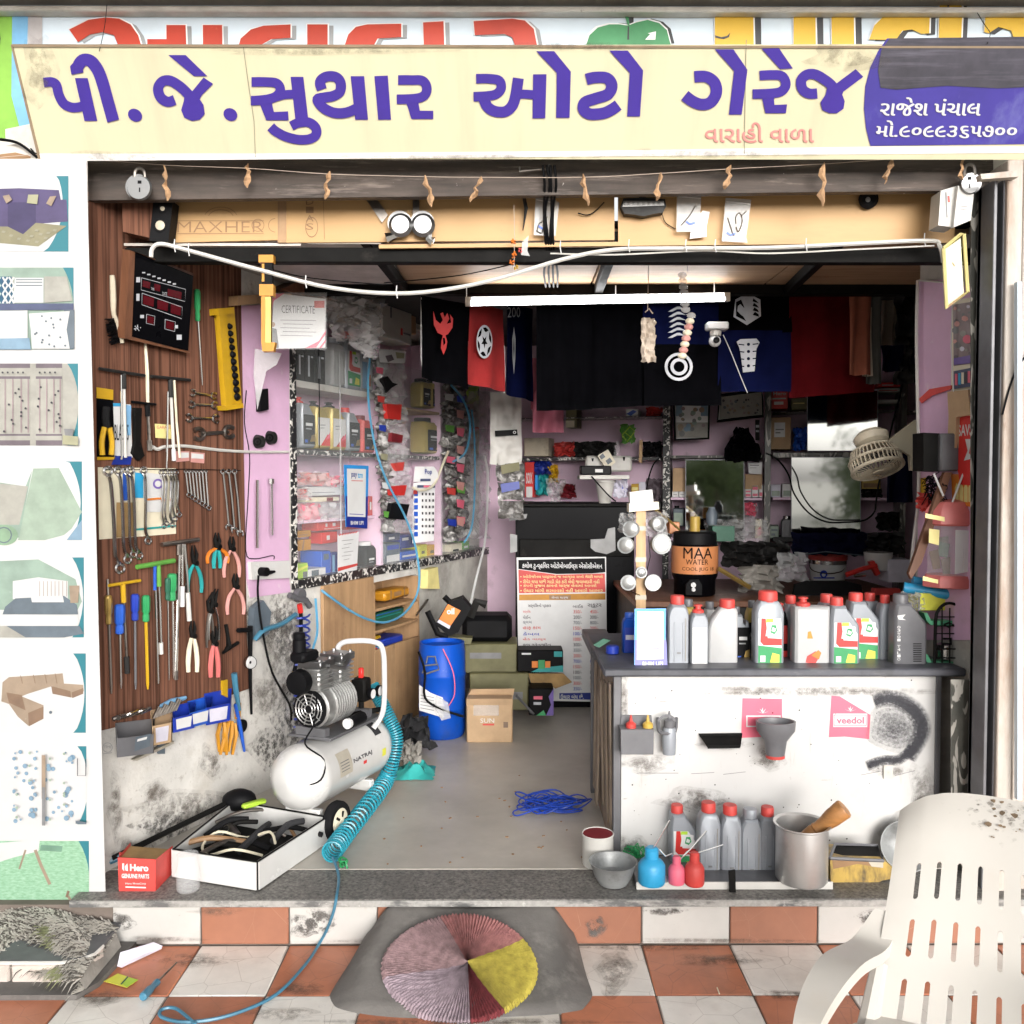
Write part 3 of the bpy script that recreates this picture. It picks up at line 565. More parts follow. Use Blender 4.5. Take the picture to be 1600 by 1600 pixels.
pic(418,546,115,('p_mint',cl(-10,480,125,115,418,546)),('p_cream',[(-160,432),(22,433),(20,474),(-160,474)]),('p_blue',[(-160,433),(18,432),(22,474),(-160,474)]),*[('print_white',('s',[(x,433),(x+8,446),(x,459),(x+8,474)],3))for x in(-8,4,14)],*[('print_white',('s',[(x+8,433),(x,446),(x+8,459),(x,474)],3))for x in(-8,4,14)],('print_white',[(23,434),(68,434),(68,473),(21,473)]),*[('p_slate',('s',[(25,y),(66,y)],1.4))for y in(437,441,446)],('p_cream',[(69,432),(104,432),(113,470),(69,473)]),('p_navy',[(-160,475),(115,474),(115,484),(-160,486)]),('p_slate',[(100,484),(116,484),(116,545),(104,545)]),('print_white',[(-160,488),(43,485),(43,529),(-160,532)]),('p_sky',[(-160,532),(46,528),(48,546),(-160,546)]),('print_white',[(45,490),(109,486),(104,515),(109,545),(50,545),(48,515)]),*[blob('p_slate',54+random.random()*48,y,1.6)for y in(494,497,502,507,512,520,522,527,531,535,540,524,499,538,541)])
pic(568,696,122,('p_cream',cl(-10,632,133,122,568,696)),*sum([[('p_plum',[(a,568),(b,568),(b,696),(a,696)]),('p_cream',[(a,575),(b,575),(b,588),(a,588)]),('p_cream',[(a,592),(b,592),(b,678),(a,678)]),('p_cream',[(a,681),(b,681),(b,688),(a,688)])]for a,b in((-160,47),(56,97))],[]),*[('p_rose',('s',[(x,592),(x,676)],2))for x in(8,20,33,44,62,73,84,94)],*[blob('p_dark',random.uniform(0,46)if i%2 else random.uniform(58,96),605+i*3,1.7)for i in range(24)],*[blob('p_dark',x,582,1.6)for x in(4,12,20,28,36,62,70,78,86)],('p_grey',[(100,670),(115,670),(113,682),(102,681)]),('p_lemon',[(98,680),(122,682),(122,696),(98,694)]))
pic(721,844,128,('print_white',cl(0,786,126,128,721,844)),('p_ltgreen',[(52,732),(92,731),(128,800),(112,826),(100,836),(70,844),(28,844)]),('p_sky',[(104,844),(128,812),(128,844)]),('p_mint',[(-160,730),(40,760),(50,735),(30,840),(-160,840)]),('p_cream',[(-160,740),(44,760),(30,820),(-160,818)]),('p_green',('c',6,836,22,16)),('p_slate',('s',arc(6,836,11,12,0,360)[:13],2)))
pic(871,996,131,('print_white',cl(0,934,130,131,871,996)),('p_mint',[(-160,884),(60,874),(118,905),(128,940),(120,955),(-160,950)]),('print_white',[(20,908),(60,902),(106,908),(106,938),(20,936)]),*[('p_tan',('s',[(x,908),(x,932)],.8))for x in range(62,106,6)],('p_slate',[(24,935),(100,931),(120,945),(122,960),(4,960),(8,948)]),('print_white',[(48,932),(98,931),(100,941),(50,941)]),('print_white',[(18,960),(122,961),(122,978),(22,978)]),('p_slate',[(10,978),(124,978),(131,990),(100,996),(40,996)]),('p_cream',[(-160,980),(10,978),(40,996),(-160,996)]),('p_tan',[(108,915),(124,915),(122,942),(110,942)]))
pic(1021,1145,134,('print_white',cl(0,1084,132,134,1021,1145)),('p_tan',[(4,1066),(14,1058),(76,1054),(98,1052),(100,1068),(130,1070),(131,1080),(112,1090),(82,1084),(82,1072),(44,1084),(34,1088),(68,1102),(68,1122),(44,1134),(28,1120),(14,1100),(2,1096)]),('p_brown',[(44,1114),(68,1104),(68,1123),(45,1135)]),('p_brown',[(112,1082),(130,1075),(130,1084),(113,1091)]),('p_brown',[(10,1082),(34,1086),(40,1110),(14,1098)]),('p_brown',[(80,1072),(110,1080),(111,1090),(82,1084)]),*[('p_brown',('s',[(x,1056-(x-20)*.06),(x+3,1068)],.9))for x in(32,52,70,86)],blob('p_slate',79,1113,2.4))
pic(1166,1288,135,('print_white',cl(10,1226,128,135,1166,1288)),*[blob('p_sky',random.choice((22,30,40,50,56,74,84,94,104,112))+random.uniform(-3,3),random.uniform(1172,1284),random.uniform(1.5,4.2))for i in range(60)],*[blob('p_ltgreen',random.choice((26,46,78,100)),random.uniform(1172,1284),2)for i in range(16)],('p_tan',('s',[(68,1180),(68,1248)],6)),('p_grey',('s',[(68,1230),(68,1290)],5)),('p_dark',('s',[(121,1185),(121,1212),(134,1212),(134,1186)],1.2)),('p_slate',[(118,1282),(135,1285),(135,1288),(118,1287)]))
pic(1314,1440,139,('p_grass',cl(10,1378,130,139,1314,1440)),('print_white',[(-10,1318),(36,1314),(62,1314),(60,1330),(20,1340),(-10,1350)]),('p_green2',[(64,1320),(98,1322),(96,1331),(62,1329)]),('p_tan',('s',[(55,1328),(64,1352),(78,1382)],5)),('p_tan',('s',[(40,1328),(30,1358)],3)),('p_tan',('s',[(106,1400),(122,1425)],4)),('p_brown',('s',[(107,1392),(104,1402)],4)))
T('pillar_banner','white printed banner of eight furnishing pictures covering the pillar by the tool panel','banner',parts)
g=MB('p_brown',PI_);[g.st([(120+i,715+4*i),(128-i,720+4*i)],1.5,.004)for i in range(5)]
# ---------------------------------------------------------------- header beam, shutter parts
HY=3.1
g=MB('dark_beam');z0,z1,z2=P(800,308,HY).z,P(800,278,HY).z,P(800,238,HY).z
g.pl=FP(HY);g.M=g.pl.M;g.pg([(134,312),(1552,296),(1552,268),(134,284)],-.035,0);g.pg([(134,284),(1552,268),(1552,225),(134,236)],-.035,-.01);g.pg([(134,313),(1552,297),(1552,291),(134,307)],-.03,.004);g.bx(px0,1.66,z1+.02,z2+.04,-.12,-.04)
T('header_beam','long weathered dark wooden beam across the top of the shop opening','beam',g)
def padlock(x,y,r,which):
 pl=FP(3.06);b=MB('aluminium',pl);b.dc(x,y,r*.93,0,.012,24,r1=r);b.dc(x,y,r,.012,.02,24,r1=r*.9)
 k=MB('black',pl);k.rc(x-3,y-12,x+3,y-7,.0205);k.rc(x-1,y-1,x+1,y+6,.0205)
 s_=MB('steel_dirty',pl);s_.tb([(x-8,y-12,.01),(x-7,y-26,.01),(x,y-31,.01),(x+7,y-26,.01),(x+8,y-12,.01)],2.6,sm=4)
 T('padlock',which,'padlock',[('body',b),('keyhole',k),('shackle',s_)],'round steel padlocks')
padlock(218,294,20,'round steel padlock hanging at the left end of the dark header beam')
padlock(1515,288,16,'round steel padlock hanging at the right end above the white carton')
GP=FP(3.04);s_=MB('string',GP);sp=[(-40,250),(62,241),(118,246),(258,258),(388,263),(515,272),(664,276),(745,277),(911,277),(1030,271),(1140,264),(1288,256),(1394,248),(1504,238),(1680,228)]
s_.tb(sp,.55,sm=4)
gp_=[('string',s_)]
for i,(x,y,h,dx)in enumerate([(118,244,50,5),(256,258,56,6),(388,256,38,-3),(515,268,44,-8),(664,274,50,12),(752,276,40,-18),(911,272,50,8),(1032,270,44,-4),(1142,258,38,-8),(1288,254,70,-4),(1394,248,40,-14),(1505,238,44,-2)]):
 m=MB('dry_leaf',GP);rnd=random.Random(i);n=7
 pts=[]
 for j in range(n+1):
  t=j/n;pts.append((x+dx*t+rnd.uniform(-3,3)*(t>0),y+h*t,rnd.uniform(-.004,.012)))
 wv=[1.2,3.5,4.5,3,4,5.5,4,.8];l=[]
 k=GP.sc(x,y)
 vs=[]
 for j,p in enumerate(pts):
  q=GP.px(*p);a=rnd.uniform(-.9,.9);wj=wv[j]*k*rnd.uniform(.8,1.3)
  vs+=[q+Vector((-wj*math.cos(a),0,-wj*math.sin(a))),q+Vector((0,0,.006)),q+Vector((wj*math.cos(a),0,wj*math.sin(a)))]
 m.add(vs,[f for j in range(n)for f in((3*j,3*j+1,3*j+4,3*j+3),(3*j+1,3*j+2,3*j+5,3*j+4))])
 gp_.append(('leaf',m))
T('leaf_garland','string of withered brown leaves strung under the cream sign','garland',gp_)
# ---------------------------------------------------------------- plywood fascia
PY=3.23;FPL=FP(PY)
fa=[]
for x0,x1,y0 in((262,434,312),(447,960,310),(966,1492,302)):
 m=MB('plywood',FPL);m.pg([(x0,379),(x1,375),(x1,y0-8),(x0,y0-6)],-.012,0);fa.append(('board',m))
m=MB('cab_ply',FPL);m.rc(434,308,447,379,-.010,.003);fa.append(('seam_strip',m))
m=MB('plywood',FPL);m.pg([(592,382),(1492,372),(1492,379),(592,388)],.0,.012);fa.append(('lower_lip',m))
pr=MB('burn',FPL);pr.tx('MAXHER',277,346,412,363,.0015,-.012);pr.st([(277,345),(412,345)],1,.0015);pr.st([(277,365),(412,365)],1,.0015)
for a0,r0 in((20,26),(20,20)):pr.ring(345,342,r0,r0+1,.0015,a0,180-a0,12,.7)
pr.ring(403,352,9,10,.0015);pr.ring(430,352,10,11,.0015,90,270)
for j,ch in enumerate('DIAS'):pr.tx(ch,478,330+j*13-20,490,340+j*13-20,.0015)
pr.ring(487,355,9,10,.0015,ry=1.6);pr.st([(505,305),(507,374)],.8,.0015)
fa.append(('lettering',pr))
T('plywood_fascia','light plywood boards with burnt crate lettering under the dark header beam','board',fa)
SP=FP(3.16)
b=MB('wood_panel',SP);b.pg([(190,318),(240,312),(236,372),(192,362)],-.10,-.02)
f=MB('black',SP);f.pg([(233,376),(263,378),(270,314),(240,310)],-.06,0)
c=MB('rubber',SP);c.dc(254,326,8,0,.004,r1=6);c.dc(250,352,12,0,.005,r1=9)
d=MB('cream_old',SP);d.dc(250,352,7.5,.0052,.0075,r1=5);d.dc(254,326,3.5,.0042,.006)
T('wooden_speaker','small wooden speaker box with black front at the left end of the plywood boards','speaker',[('cabinet',b),('front',f),('cone_ring',c),('cone',d)])
def horn(x,y,a,which):
 pl=FP(PY-.004);b=MB('aluminium',pl);b.dc(x,y,18,.0,.03,24,r1=19);b.dc(x,y,19,.03,.042,24,r1=14)
 sp_=MB('cast_alu',pl);sp_.ring(x,y,8,9.5,.0425);sp_.st([(x-8,y-4),(x+7,y-6)],2,.0428);sp_.st([(x-9,y+4),(x+8,y+1)],2,.0428);sp_.st([(x-1,y-10),(x+1,y+10)],2,.0428)
 o=MB('steel_bright',pl);dx,dy=math.cos(a),math.sin(a);o.tb([(x+12*dy,y+12*abs(dx),.02),(x+15*dx,y+16*dy+9,.02),(x+26*dx,y+20*dy+10,.02)],[5,6,8.5])
 br=MB('steel_dirty',pl)
 if a<1.2:br.rc(645,312,655,340,.002,.006)
 else:br.pg([(570,309),(588,309),(606,336),(597,348)],.002,.006)
 T('horn',which,'horn',[('body',b),('embossing',sp_),('mouth',o),('bracket',br)],'twin horns on the plywood')
horn(626,352,2.6,'left one of the two silver disc horns, its mouth pointing left');horn(661,352,.9,'right one of the two silver disc horns, its mouth pointing down right')
pl=FP(PY-.004);b=MB('black_dusty',pl);b.pg([(970,322),(976,334),(990,335),(1006,338),(1022,334),(1036,332),(1041,322),(1039,311),(1010,309),(1004,304),(998,309),(974,310)],.0,.035)
l=MB('cast_alu',pl);l.pg([(973,323),(1038,321),(1037,314),(974,314)],.035,.036)
parts=[('housing',b),('lens_strip',l)]
for i in range(8):
 e=MB('white',pl);e.dc(978+i*7.6+(i>3)*1,318.4,2.6,.036,.039,8);parts.append(('led',e))
e=MB('black',pl);e.tb([(1034,333,.01),(1040,348,.004),(1056,358,.004)],.7,sm=4);parts.append(('cable',e))
T('light_bar','black light bar with a row of eight leds screwed to the plywood','light',parts)
g=MB('rubber',pl);g.dc(1356,312,15,0,.012,20);g.dc(1356,312,15,.012,.025,20,r1=11);h=MB('cast_alu',pl);h.dc(1356,312,4,.0255,.028,10);k=MB('black',pl);k.rc(1350,293,1361,302,0,.012)
T('buzzer','round black buzzer horn on the plywood near the right end','buzzer',[('body',g),('cap',h),('mount',k)])
def bag(pts,item,label,Y=3.2,fold=None):
 pl=FP(Y);f=MB('clear_milky',pl);f.pg(pts,0,.004);i_=MB('steel_dirty',pl)
 for s in item:i_.tb(s,.9,.006,sm=4)
 w_=MB('white',pl);x0,y0=pts[0];x1,y1=pts[1];w_.st([(x0+1,y0+6),(x1-1,y1+7)],1.6,.0048)
 bl_=MB('blue',pl);cx_=sum(p[0]for p in item[0])/len(item[0]);yb=max(p[1]for p in pts);bl_.st([(cx_-6,yb-16),(cx_,yb-12),(cx_+8,yb-14)],3.4,.0068)
 ps=[('pouch',f),('key',i_),('zip_strip',w_),('tag',bl_)]
 if fold:q=MB('white',pl);q.pg(fold,-.006,-.003);ps.append(('leaflet',q))
 T('zip_bag',label,'zip bag',ps,'clear zip bags on the plywood')
bag([(837,306),(862,309),(874,317),(868,369),(834,367)],[[(839,362),(842,350),(852,344),(856,338)],[(838,360),(846,364),(850,352)]],'clear zip bag half behind the bundle of black wires')
bag([(1058,301),(1096,303),(1094,340),(1098,352),(1092,362),(1057,362)],[[(1066,350),(1078,336),(1086,322),(1082,330)],[(1064,352),(1072,344)]],'clear zip bag with a white leaflet stuck behind it, right of the light bar',fold=[(1098,329),(1109,331),(1104,354),(1104,370),(1078,373),(1080,352)])
bag([(1134,309),(1174,312),(1166,370),(1168,379),(1128,377)],[[(1137,340),(1146,368)],[(1150,350),(1150,338),(1156,333),(1160,345),(1154,362),(1150,354)],[(1158,338),(1166,330)]],'clear zip bag with looped keys, rightmost on the plywood')
g=[MB('black')for _ in range(4)]
for i,m in enumerate(g):
 m.tube(spline([P(848+i*6,258,3.05),P(851+i*5+(i%2)*3,290,3.08),P(850+i*6-(i%2)*4,330,3.16),P(852+i*4,372,3.2),P(855+i*4,400,3.3),P(850+i*7,425,3.6),P(853+i*6,448,4.0)],5),.0045,6)
T('wire_bundle','bundle of black wires hanging down from the middle of the header beam','wires',[('wire',m)for m in g])
g=MB('steel_dirty');g.tube([P(812,262,3.09),P(812,268,3.08),P(858,264,3.08),P(858,258,3.09)],.004,6);T('hasp','small iron hasp on the header beam beside the black wires','hasp',g)
g=MB('black_dusty',FP(3.2));g.tb([(818,305,0),(822,325,0),(820,340,0),(817,360,0)],[3,3.5,2,.8]);T('iron_strap','thin rusty strap hanging on the plywood left of the black wires','strap',g)
g=MB('black',FP(3.22));g.tb([(903,333),(918,336),(930,330),(944,316)],1,.004,4);T('bent_wire','short bent black wire on the plywood left of the light bar','wire',g)
cb=MB('white_dirty');pts=[P(236,402,3.15),P(238,388,3.15),P(252,381,3.15),P(290,390,3.18),P(400,420,3.2),P(520,450,3.22),P(640,458,3.22),P(760,440,3.2),P(880,405,3.18),P(960,390,3.18),P(1060,388,3.18),P(1200,387,3.18),P(1330,381,3.17),P(1450,376,3.16),P(1468,384,3.16),P(1474,410,3.16)]
cb.tube(spline(pts,5),.0075,6);c2=MB('white_dirty');c2.tube(spline([P(860,396,3.19),P(960,398,3.19),P(1100,392,3.19),P(1200,396,3.19),P(1330,390,3.18),P(1460,384,3.17)],5),.003,5)
ps=[('cable',cb),('cable',c2)]
for x,y in((273,384),(295,390),(478,440),(620,456),(876,386),(983,384),(1072,384),(1118,384),(1260,382),(1445,374)):
 t=MB('white',FP(3.165));t.tb([(x,y-10),(x-1,y),(x+1,y+10)],.9);ps.append(('cable_tie',t))
T('white_cable','white cable sagging in a long curve under the plywood boards','cable',ps)
for i,(a,b,c,yy)in enumerate((((372,405),(470,432),(600,445),3.4),((600,442),(720,430),(820,408),3.5))):
 g=MB('black');g.tube(spline([P(*a,yy),P(*b,yy),P(*c,yy)],8),.0022,5);T('thin_wire','thin dark wire slung under the loft ceiling, %s stretch'%('left','right')[i],'wire',g)
PF=FP(3.17);s_=MB('string',PF);s_.tb([(803,320),(804,370),(803,425)],.6)
ps=[('thread',s_)]
for x,y,r,mt_ in((803,378,5,'flower'),(812,392,4,'red_soft'),(803,398,5,'flower'),(800,410,4.5,'flower'),(806,418,4,'yellow')):
 m=MB(mt_,PF);k=PF.sc(x,y);c=PF.px(x,y)
 for j in range(14):
  a=random.uniform(0,6.28);e=random.uniform(-.5,1.2);rr=r*k*random.uniform(.5,1)
  m.ball((c.x+rr*math.cos(a)*math.cos(e),c.y+rr*math.sin(a)*math.cos(e),rr*math.sin(e)),r*k*.35,5,4)
 ps.append(('blossom',m))
lf=MB('film',PF);lf.pg([(816,378),(826,368),(824,392),(828,400),(814,398)],.0,.003);ps.append(('dry_petals',lf))
T('marigold_string','few dried marigold blossoms on a thread left of the black wires','garland',ps)
CP=FP(3.05);b=MB('white_dirty',CP)
b.pg([(1466,352),(1490,355),(1497,290),(1470,298)],-.09,-.02)
c=MB('white_dirty',CP);c.pg([(1490,355),(1517,344),(1522,300),(1497,290)],-.02,0)
l=MB('p_grey',CP);[l.st([(1500,322+i*5),(1512,323+i*5)],.9,.0012)for i in range(2)];l.st([(1478,300),(1480,340)],2,-.0185);l.use('red').st([(1482,306),(1483,316)],3,-.0185)
T('carton','small white carton hanging under the padlock at the top right','box',[('side',b),('front',c),('print',l)])
b=MB('yellow_glass',FP(3.08));b.pg([(1476,390),(1501,372),(1506,460),(1478,480)],-.008,0)
f=MB('yellow_frame',FP(3.08));f.tb([(1474,388),(1501,366),(1506,366),(1512,456),(1479,482),(1474,388)],3,.004,0);k=MB('burn',FP(3.08));k.st([(1488,410),(1492,416)],1.5,.001);k.st([(1480,480),(1508,459)],3,.0075)
T('yellow_frame_picture','faded yellow framed picture hanging edge on below the white carton','picture',[('pane',b),('frame',f),('mark',k)])
# ---------------------------------------------------------------- right hand posts
g=MB('steel_grey');xa=P(1536,700,3.04).x;xb=P(1556,700,3.04).x
g.bx(xa,xa+.012,3.0,3.1,.163,2.55,.002);g.bx(xb-.012,xb,3.0,3.1,.163,2.55,.002);g.bx(xa,xb,3.08,3.1,.163,2.55)
T('shutter_track','dark steel shutter channel running up beside the cream painted post','shutter track',g)
g=MB('post_paint');xc=P(1563,700,3.0).x;g.bx(xc,xc+.052,2.985,3.16,-.06,2.61,.004);g.bx(xc+.062,xc+.4,3.0,3.16,-.06,2.61,.004)
T('painted_post','dirty cream painted post with rust streaks beside the shutter channel','post',g)
g=MB('post_paint',FP(2.98));g.pg([(1532,272),(1592,266),(1592,276),(1534,280)],0,.03);T('angle_bracket','rusty cream angle iron bracket at the head of the right post','bracket',g)
g=MB('marble_grey',FP(3.12));g.pg([(1517,1420),(1537,1420),(1537,300),(1517,300)],-.004,0);g.pg([(1486,1420),(1516,1420),(1516,1062),(1486,1062)],-.03,-.025)
T('marbled_strip','dark marbled covering strip beside the shutter channel on the right','trim',g)
g=MB('black',FP(2.985));g.tb([(1640,520),(1598,562),(1580,598),(1566,648)],1.6,.004,5);T('post_cable','grey cable curving across the right post','cable',g)
g=MB('fascia_paint',FP(2.97));g.rc(1590,440,1597,1250,0,.02);T('downpipe','narrow pale pipe along the right post','pipe',g)
g=MB('old_white',FP(3.06));g.pg([(-40,236),(40,222),(62,244),(60,250),(-40,252)],-.03,0);g.use('burn').pg([(-40,246),(24,238),(56,246),(20,250),(-40,252)],.001);T('weathered_plank','weathered plank end between the pillar top and the painted fascia','plank',g)
g=MB('black',FP(3.04));g.tb([(-20,216),(16,220),(36,228),(58,246)],2.4,sm=4);g.tb([(48,232),(56,240),(66,236),(74,246)],1.2,sm=3);T('frayed_cable','frayed black cable at the lower corner of the cream sign','cable',g)
# ---------------------------------------------------------------- left wall: wooden tool panel and pink panel
m=MB('wood_panel',LW);m.pg([(120,300),(377,296),(377,480),(386,1000),(392,1075),(300,1108),(140,1146)],.001,.012)
T('pegboard','dark brown wood grain panel covered with hanging spanners, pliers and screwdrivers','panel',m)
m=MB('pink_wall',LW);m.pg([(377,478),(452,474),(452,905),(454,925),(392,934),(386,905),(383,800)],.001,.006)
T('pink_panel','pink painted wall strip between the brown tool panel and the glass cupboard','panel',m)
g=MB('cab_ply',LW);g.pg([(372,462),(456,458),(456,470),(372,477)],.0,.06);T('wood_ledge','narrow wooden ledge on top of the pink wall strip','ledge',g)
TO=.016
def circ(x,y,r,n=14,a0=0,a1=360):return[(x+r*math.cos(R_(a0+(a1-a0)*i/n)),y-r*math.sin(R_(a0+(a1-a0)*i/n)))for i in range(n+(a1-a0<360))]
def loop(m,x,y,r,t,o,n=14):
 q=m.L(circ(x,y,r,n),o);m.tube(q,t*m.pl.sc(x,y),6,closed=True)
def driver(label,xt,yt,xm,ym,xb,yb,mat,hw=7,sw=2.2,smat='steel_bright',tip=True,group='screwdrivers on the tool panel'):
 h=MB(mat,LW);f=lambda t:(xt+(xm-xt)*t,yt+(ym-yt)*t)
 h.tb([f(0),f(.04),f(.15),f(.6),f(.68),f(.76),f(.96),f(1)],[hw*.6,hw*.9,hw,hw*.95,hw*.68,hw*.8,hw*.8,hw*.5],TO+.008,n=8)
 s=MB(smat,LW);l=yb-ym;s.tb([(xm,ym-4),(xm+(xb-xm)*.9,ym+l*.9),(xb,yb)],[sw,sw,sw*(.55 if tip else 1)],TO+.006,n=7)
 T('screwdriver',label,'screwdriver',[('handle',h),('shaft',s)],group)
driver('long screwdriver with green grip hanging alone right of the led clock board',308,452,309,502,316,602,'green',5,1.9)
driver('blue fat handled screwdriver with yellow tipped end under the small yellow T handle',187,944,187,991,189,1076,'blue',8)
driver('dark blue screwdriver with thin dark shaft between yellow T handle and green screwdriver',211,928,211,970,212,1077,'royal',6.5,1.9,'oil_dark')
driver('green screwdriver with a yellow sleeved shaft',228,930,228,972,231,1077,'green',6.5,2.6,'yellow')
driver('large clear green screwdriver beside the long silver T bars',269,896,269,939,271,1060,'green',7.5,2.2)
driver('thin green screwdriver half behind the large green one',262,903,262,938,264,1063,'dark_green',4.5,1.4)
driver('old brown handled pick with rusty shaft at the left edge of the panel',169,930,170,976,174,1084,'brass',6,2.2,'steel_dirty')
m=MB('steel_dirty',LW);m.tb([(168,905),(169,932)],2,TO+.006);T('rusty_rod','short rusty rod above the old brown handled pick','rod',m)
def tee(label,x0,y0,x1,y1,xs,yb,mat,xb=None,hw=2.6,cw=4,sm_='steel_dirty',collar=22,sw=2,end=None,cm=None):
 h=MB(mat,LW);h.tb([(x0,y0),(x1,y1)],hw,TO+.014,n=8)
 yc=y0+(y1-y0)*(xs-x0)/(x1-x0);xb=xs if xb is None else xb
 c=MB(cm or mat,LW);c.tb([(xs,yc),(xs+(xb-xs)*collar/(yb-yc),yc+collar)],cw,TO+.010,n=8)
 s=MB(sm_,LW);s.tb([(xs+(xb-xs)*collar/(yb-yc),yc+collar),(xb,yb)],sw,TO+.009,n=7)
 ps=[('handle',h),('collar',c),('shaft',s)]
 if end:e=MB(end[0],LW);e.tb([(xb+(xs-xb)*end[1]/(yb-yc),yb-end[1]),(xb,yb)],end[2],TO+.009,n=8);ps.append(('socket',e))
 T('tee_wrench',label,'T wrench',ps,'T handle wrenches on the tool panel')
tee('wide black T wrench highest at the left of the panel',155,576,226,587,193,715,'black_dusty',196,collar=26,sw=2.6,sm_='white_dirty')
tee('black T wrench right of the white strap with two silver sleeves',236,588,297,594,266,720,'black_dusty',272,collar=30,sw=2.6,sm_='white_dirty',end=('white',18,3.4))
tee('small black T wrench with flat oval handle below the white strap',206,628,243,632,230,704,'black',234,hw=2.2,sw=2.4,collar=20,end=('steel_dirty',16,4))
tee('green painted T wrench in the middle of the panel',214,886,272,876,247,1022,'grass_green',252,hw=4,collar=36,sw=2.2,sm_='steel_bright',end=('white_dirty',18,3.4),cm='grass_green')
tee('small yellow T wrench at the lower left of the panel',170,915,219,907,192,1052,'yellow',199,collar=30,sw=2,end=('black_dusty',26,4))
tee('silver T wrench with long bars right of the green T wrench',253,851,310,843,280,1062,'steel_dirty',275,hw=3.6,collar=20,sw=2.4,sm_='steel_bright',end=('steel_dirty',14,3.2))
def bar(label,pts,r,mat,n='rod',sleeve=None):
 s=MB(mat,LW);s.tb(pts,r,TO+.012,n=7);ps=[('bar',s)]
 if sleeve:e=MB(sleeve[0],LW);e.tb(sleeve[1],sleeve[2],TO+.012,n=8);ps.append(('sleeve',e))
 T(n,label,n.replace('_',' '),ps)
bar('thin silver bar hanging from the wide black T wrench',[(189,586),(190,690),(190,718)],1.5,'steel_bright')
bar('cream wooden rod leaning right of the black T wrench',[(272,594),(276,660),(281,715)],2,'cream','wooden_rod')
bar('thin rod between the black T wrench shafts ending in a red and white tip',[(262,612),(261,680),(260,732)],1.7,'steel_bright')
bar('silver rod with a white plastic sleeve hanging from the silver T wrench',[(285,850),(285,915)],1.7,'steel_bright',sleeve=('white',[(285,916),(285,948)],3.6))
bar('thick silver rod with black clips hanging from the silver T wrench',[(288,850),(292,900),(296,968)],2.8,'steel_bright',sleeve=('white_dirty',[(293,926),(296,970)],3.8))
bar('thin plain steel rod behind the green T wrench',[(242,885),(244,960),(247,1068)],2,'steel_bright',sleeve=('blue',[(242,884),(242,922)],2.6))
m=MB('cream',LW);m.tb([(227,536),(230,580),(231,630),(232,690)],[2,3,2.6,1.2],TO,sm=4);T('white_strap','cream cable strap hanging below the led clock board','strap',m)
h=MB('cream_old',LW);h.tb([(175,430),(176,440),(177,470),(178,492),(186,512),(191,536)],[3.5,4.5,4.8,3.6,5,3],TO+.006,sm=3,n=8)
b=MB('black',LW)
for i in range(170):
 t=random.random();x=179+8*t;y=497+38*t;b.tb([(x,y,TO+.006),(x-random.uniform(7,16),y+random.uniform(0,8),TO+random.uniform(-.004,.03))],[.9,.6],n=3)
T('hand_brush','worn cream handled hand brush with black bristles at the top left of the panel','brush',[('handle',h),('bristles',b)])
c0=LW.W(197,532,.03);c1=LW.W(303,551,.03);ct=LW.W(212,394,.09)
u_=(c1-c0).normalized();v_=(ct-c0);v_=(v_-u_*v_.dot(u_)).normalized();CK=Plane(c0,u_,v_)
b=MB('black_gloss',CK);b.pg([(207,526),(294,548),(302,431),(211,394)],.0,.02)
f=MB('brown_wood',CK);f.pg([(195,529),(206,527),(211,394),(203,391)],-.012,.024);f.pg([(203,391),(211,393),(303,431),(302,427)],-.01,.024);f.pg([(195,529),(206,526),(297,550),(296,552)],-.01,.022)
rm=MB('emblem_grey',CK);dg_=MB('led_red',CK)
def seg(x0,y0,x1,y1,sk):rm.st([(x0,y0),(x1,y0+sk),(x1-1,y1+sk),(x0-.5,y1),(x0,y0)],.7,.0225)
seg(221,434,290,453,18);seg(222,458,285,476,22);seg(229,491,242,505,3);seg(258,499,274,514,4)
for x,y,w_,h_ in((223,438,12,10),(241,443,10,10),(262,451,22,11),(224,461,17,14),(246,468,17,14),(267,474,16,15),(230,493,11,11),(260,501,12,12)):
 dg_.pg([(x,y),(x+w_,y+w_*.26),(x+w_-1,y+h_+w_*.26),(x-.5,y+h_)],.0222)
rm.tx('TIME',236,449,241,453,.0225,skew=1);rm.tx('DATE',254,456,261,461,.0225,skew=1);rm.rc(213,433,219,441,.0225);rm.rc(213,459,218,470,.0225);rm.rc(219,492,225,497,.0225);rm.rc(276,523,284,531,.0225);rm.rc(274,508,278,513,.0225)
for i in range(7):rm.rc(222+i*8,425+i*2.9,227+i*8,427+i*3,.0225)
for i in range(14):rm.dc(random.uniform(209,222),random.uniform(508,519),1,.0225,n=5)
T('led_clock_board','tilted black led clock board in a wooden frame with dim red digits','clock',[('panel',b),('frame',f),('marking',rm),('digit_window',dg_)])
b=MB('yellow',LW);b.pg([(342,484),(366,482),(378,632),(354,638)],.014,.04);b.pg([(342,484),(353,482),(364,634),(354,640)],.04,.056)
b.pg([(352,634),(380,630),(381,637),(355,641)],.014,.06);b.pg([(341,482),(366,480),(366,490),(342,492)],.014,.06)
ps=[('holder',b)]
for i in range(11):
 t=i/10;s=MB('black',LW);s.dc(358.5+11.5*t,510+110*t,5.2+1.6*t,.041,.052,12,ry=5.2+1.2*t,r1=3+1.6*t);ps.append(('socket',s))
T('socket_tray','dirty yellow plastic tray with a column of black sockets','tool tray',ps)
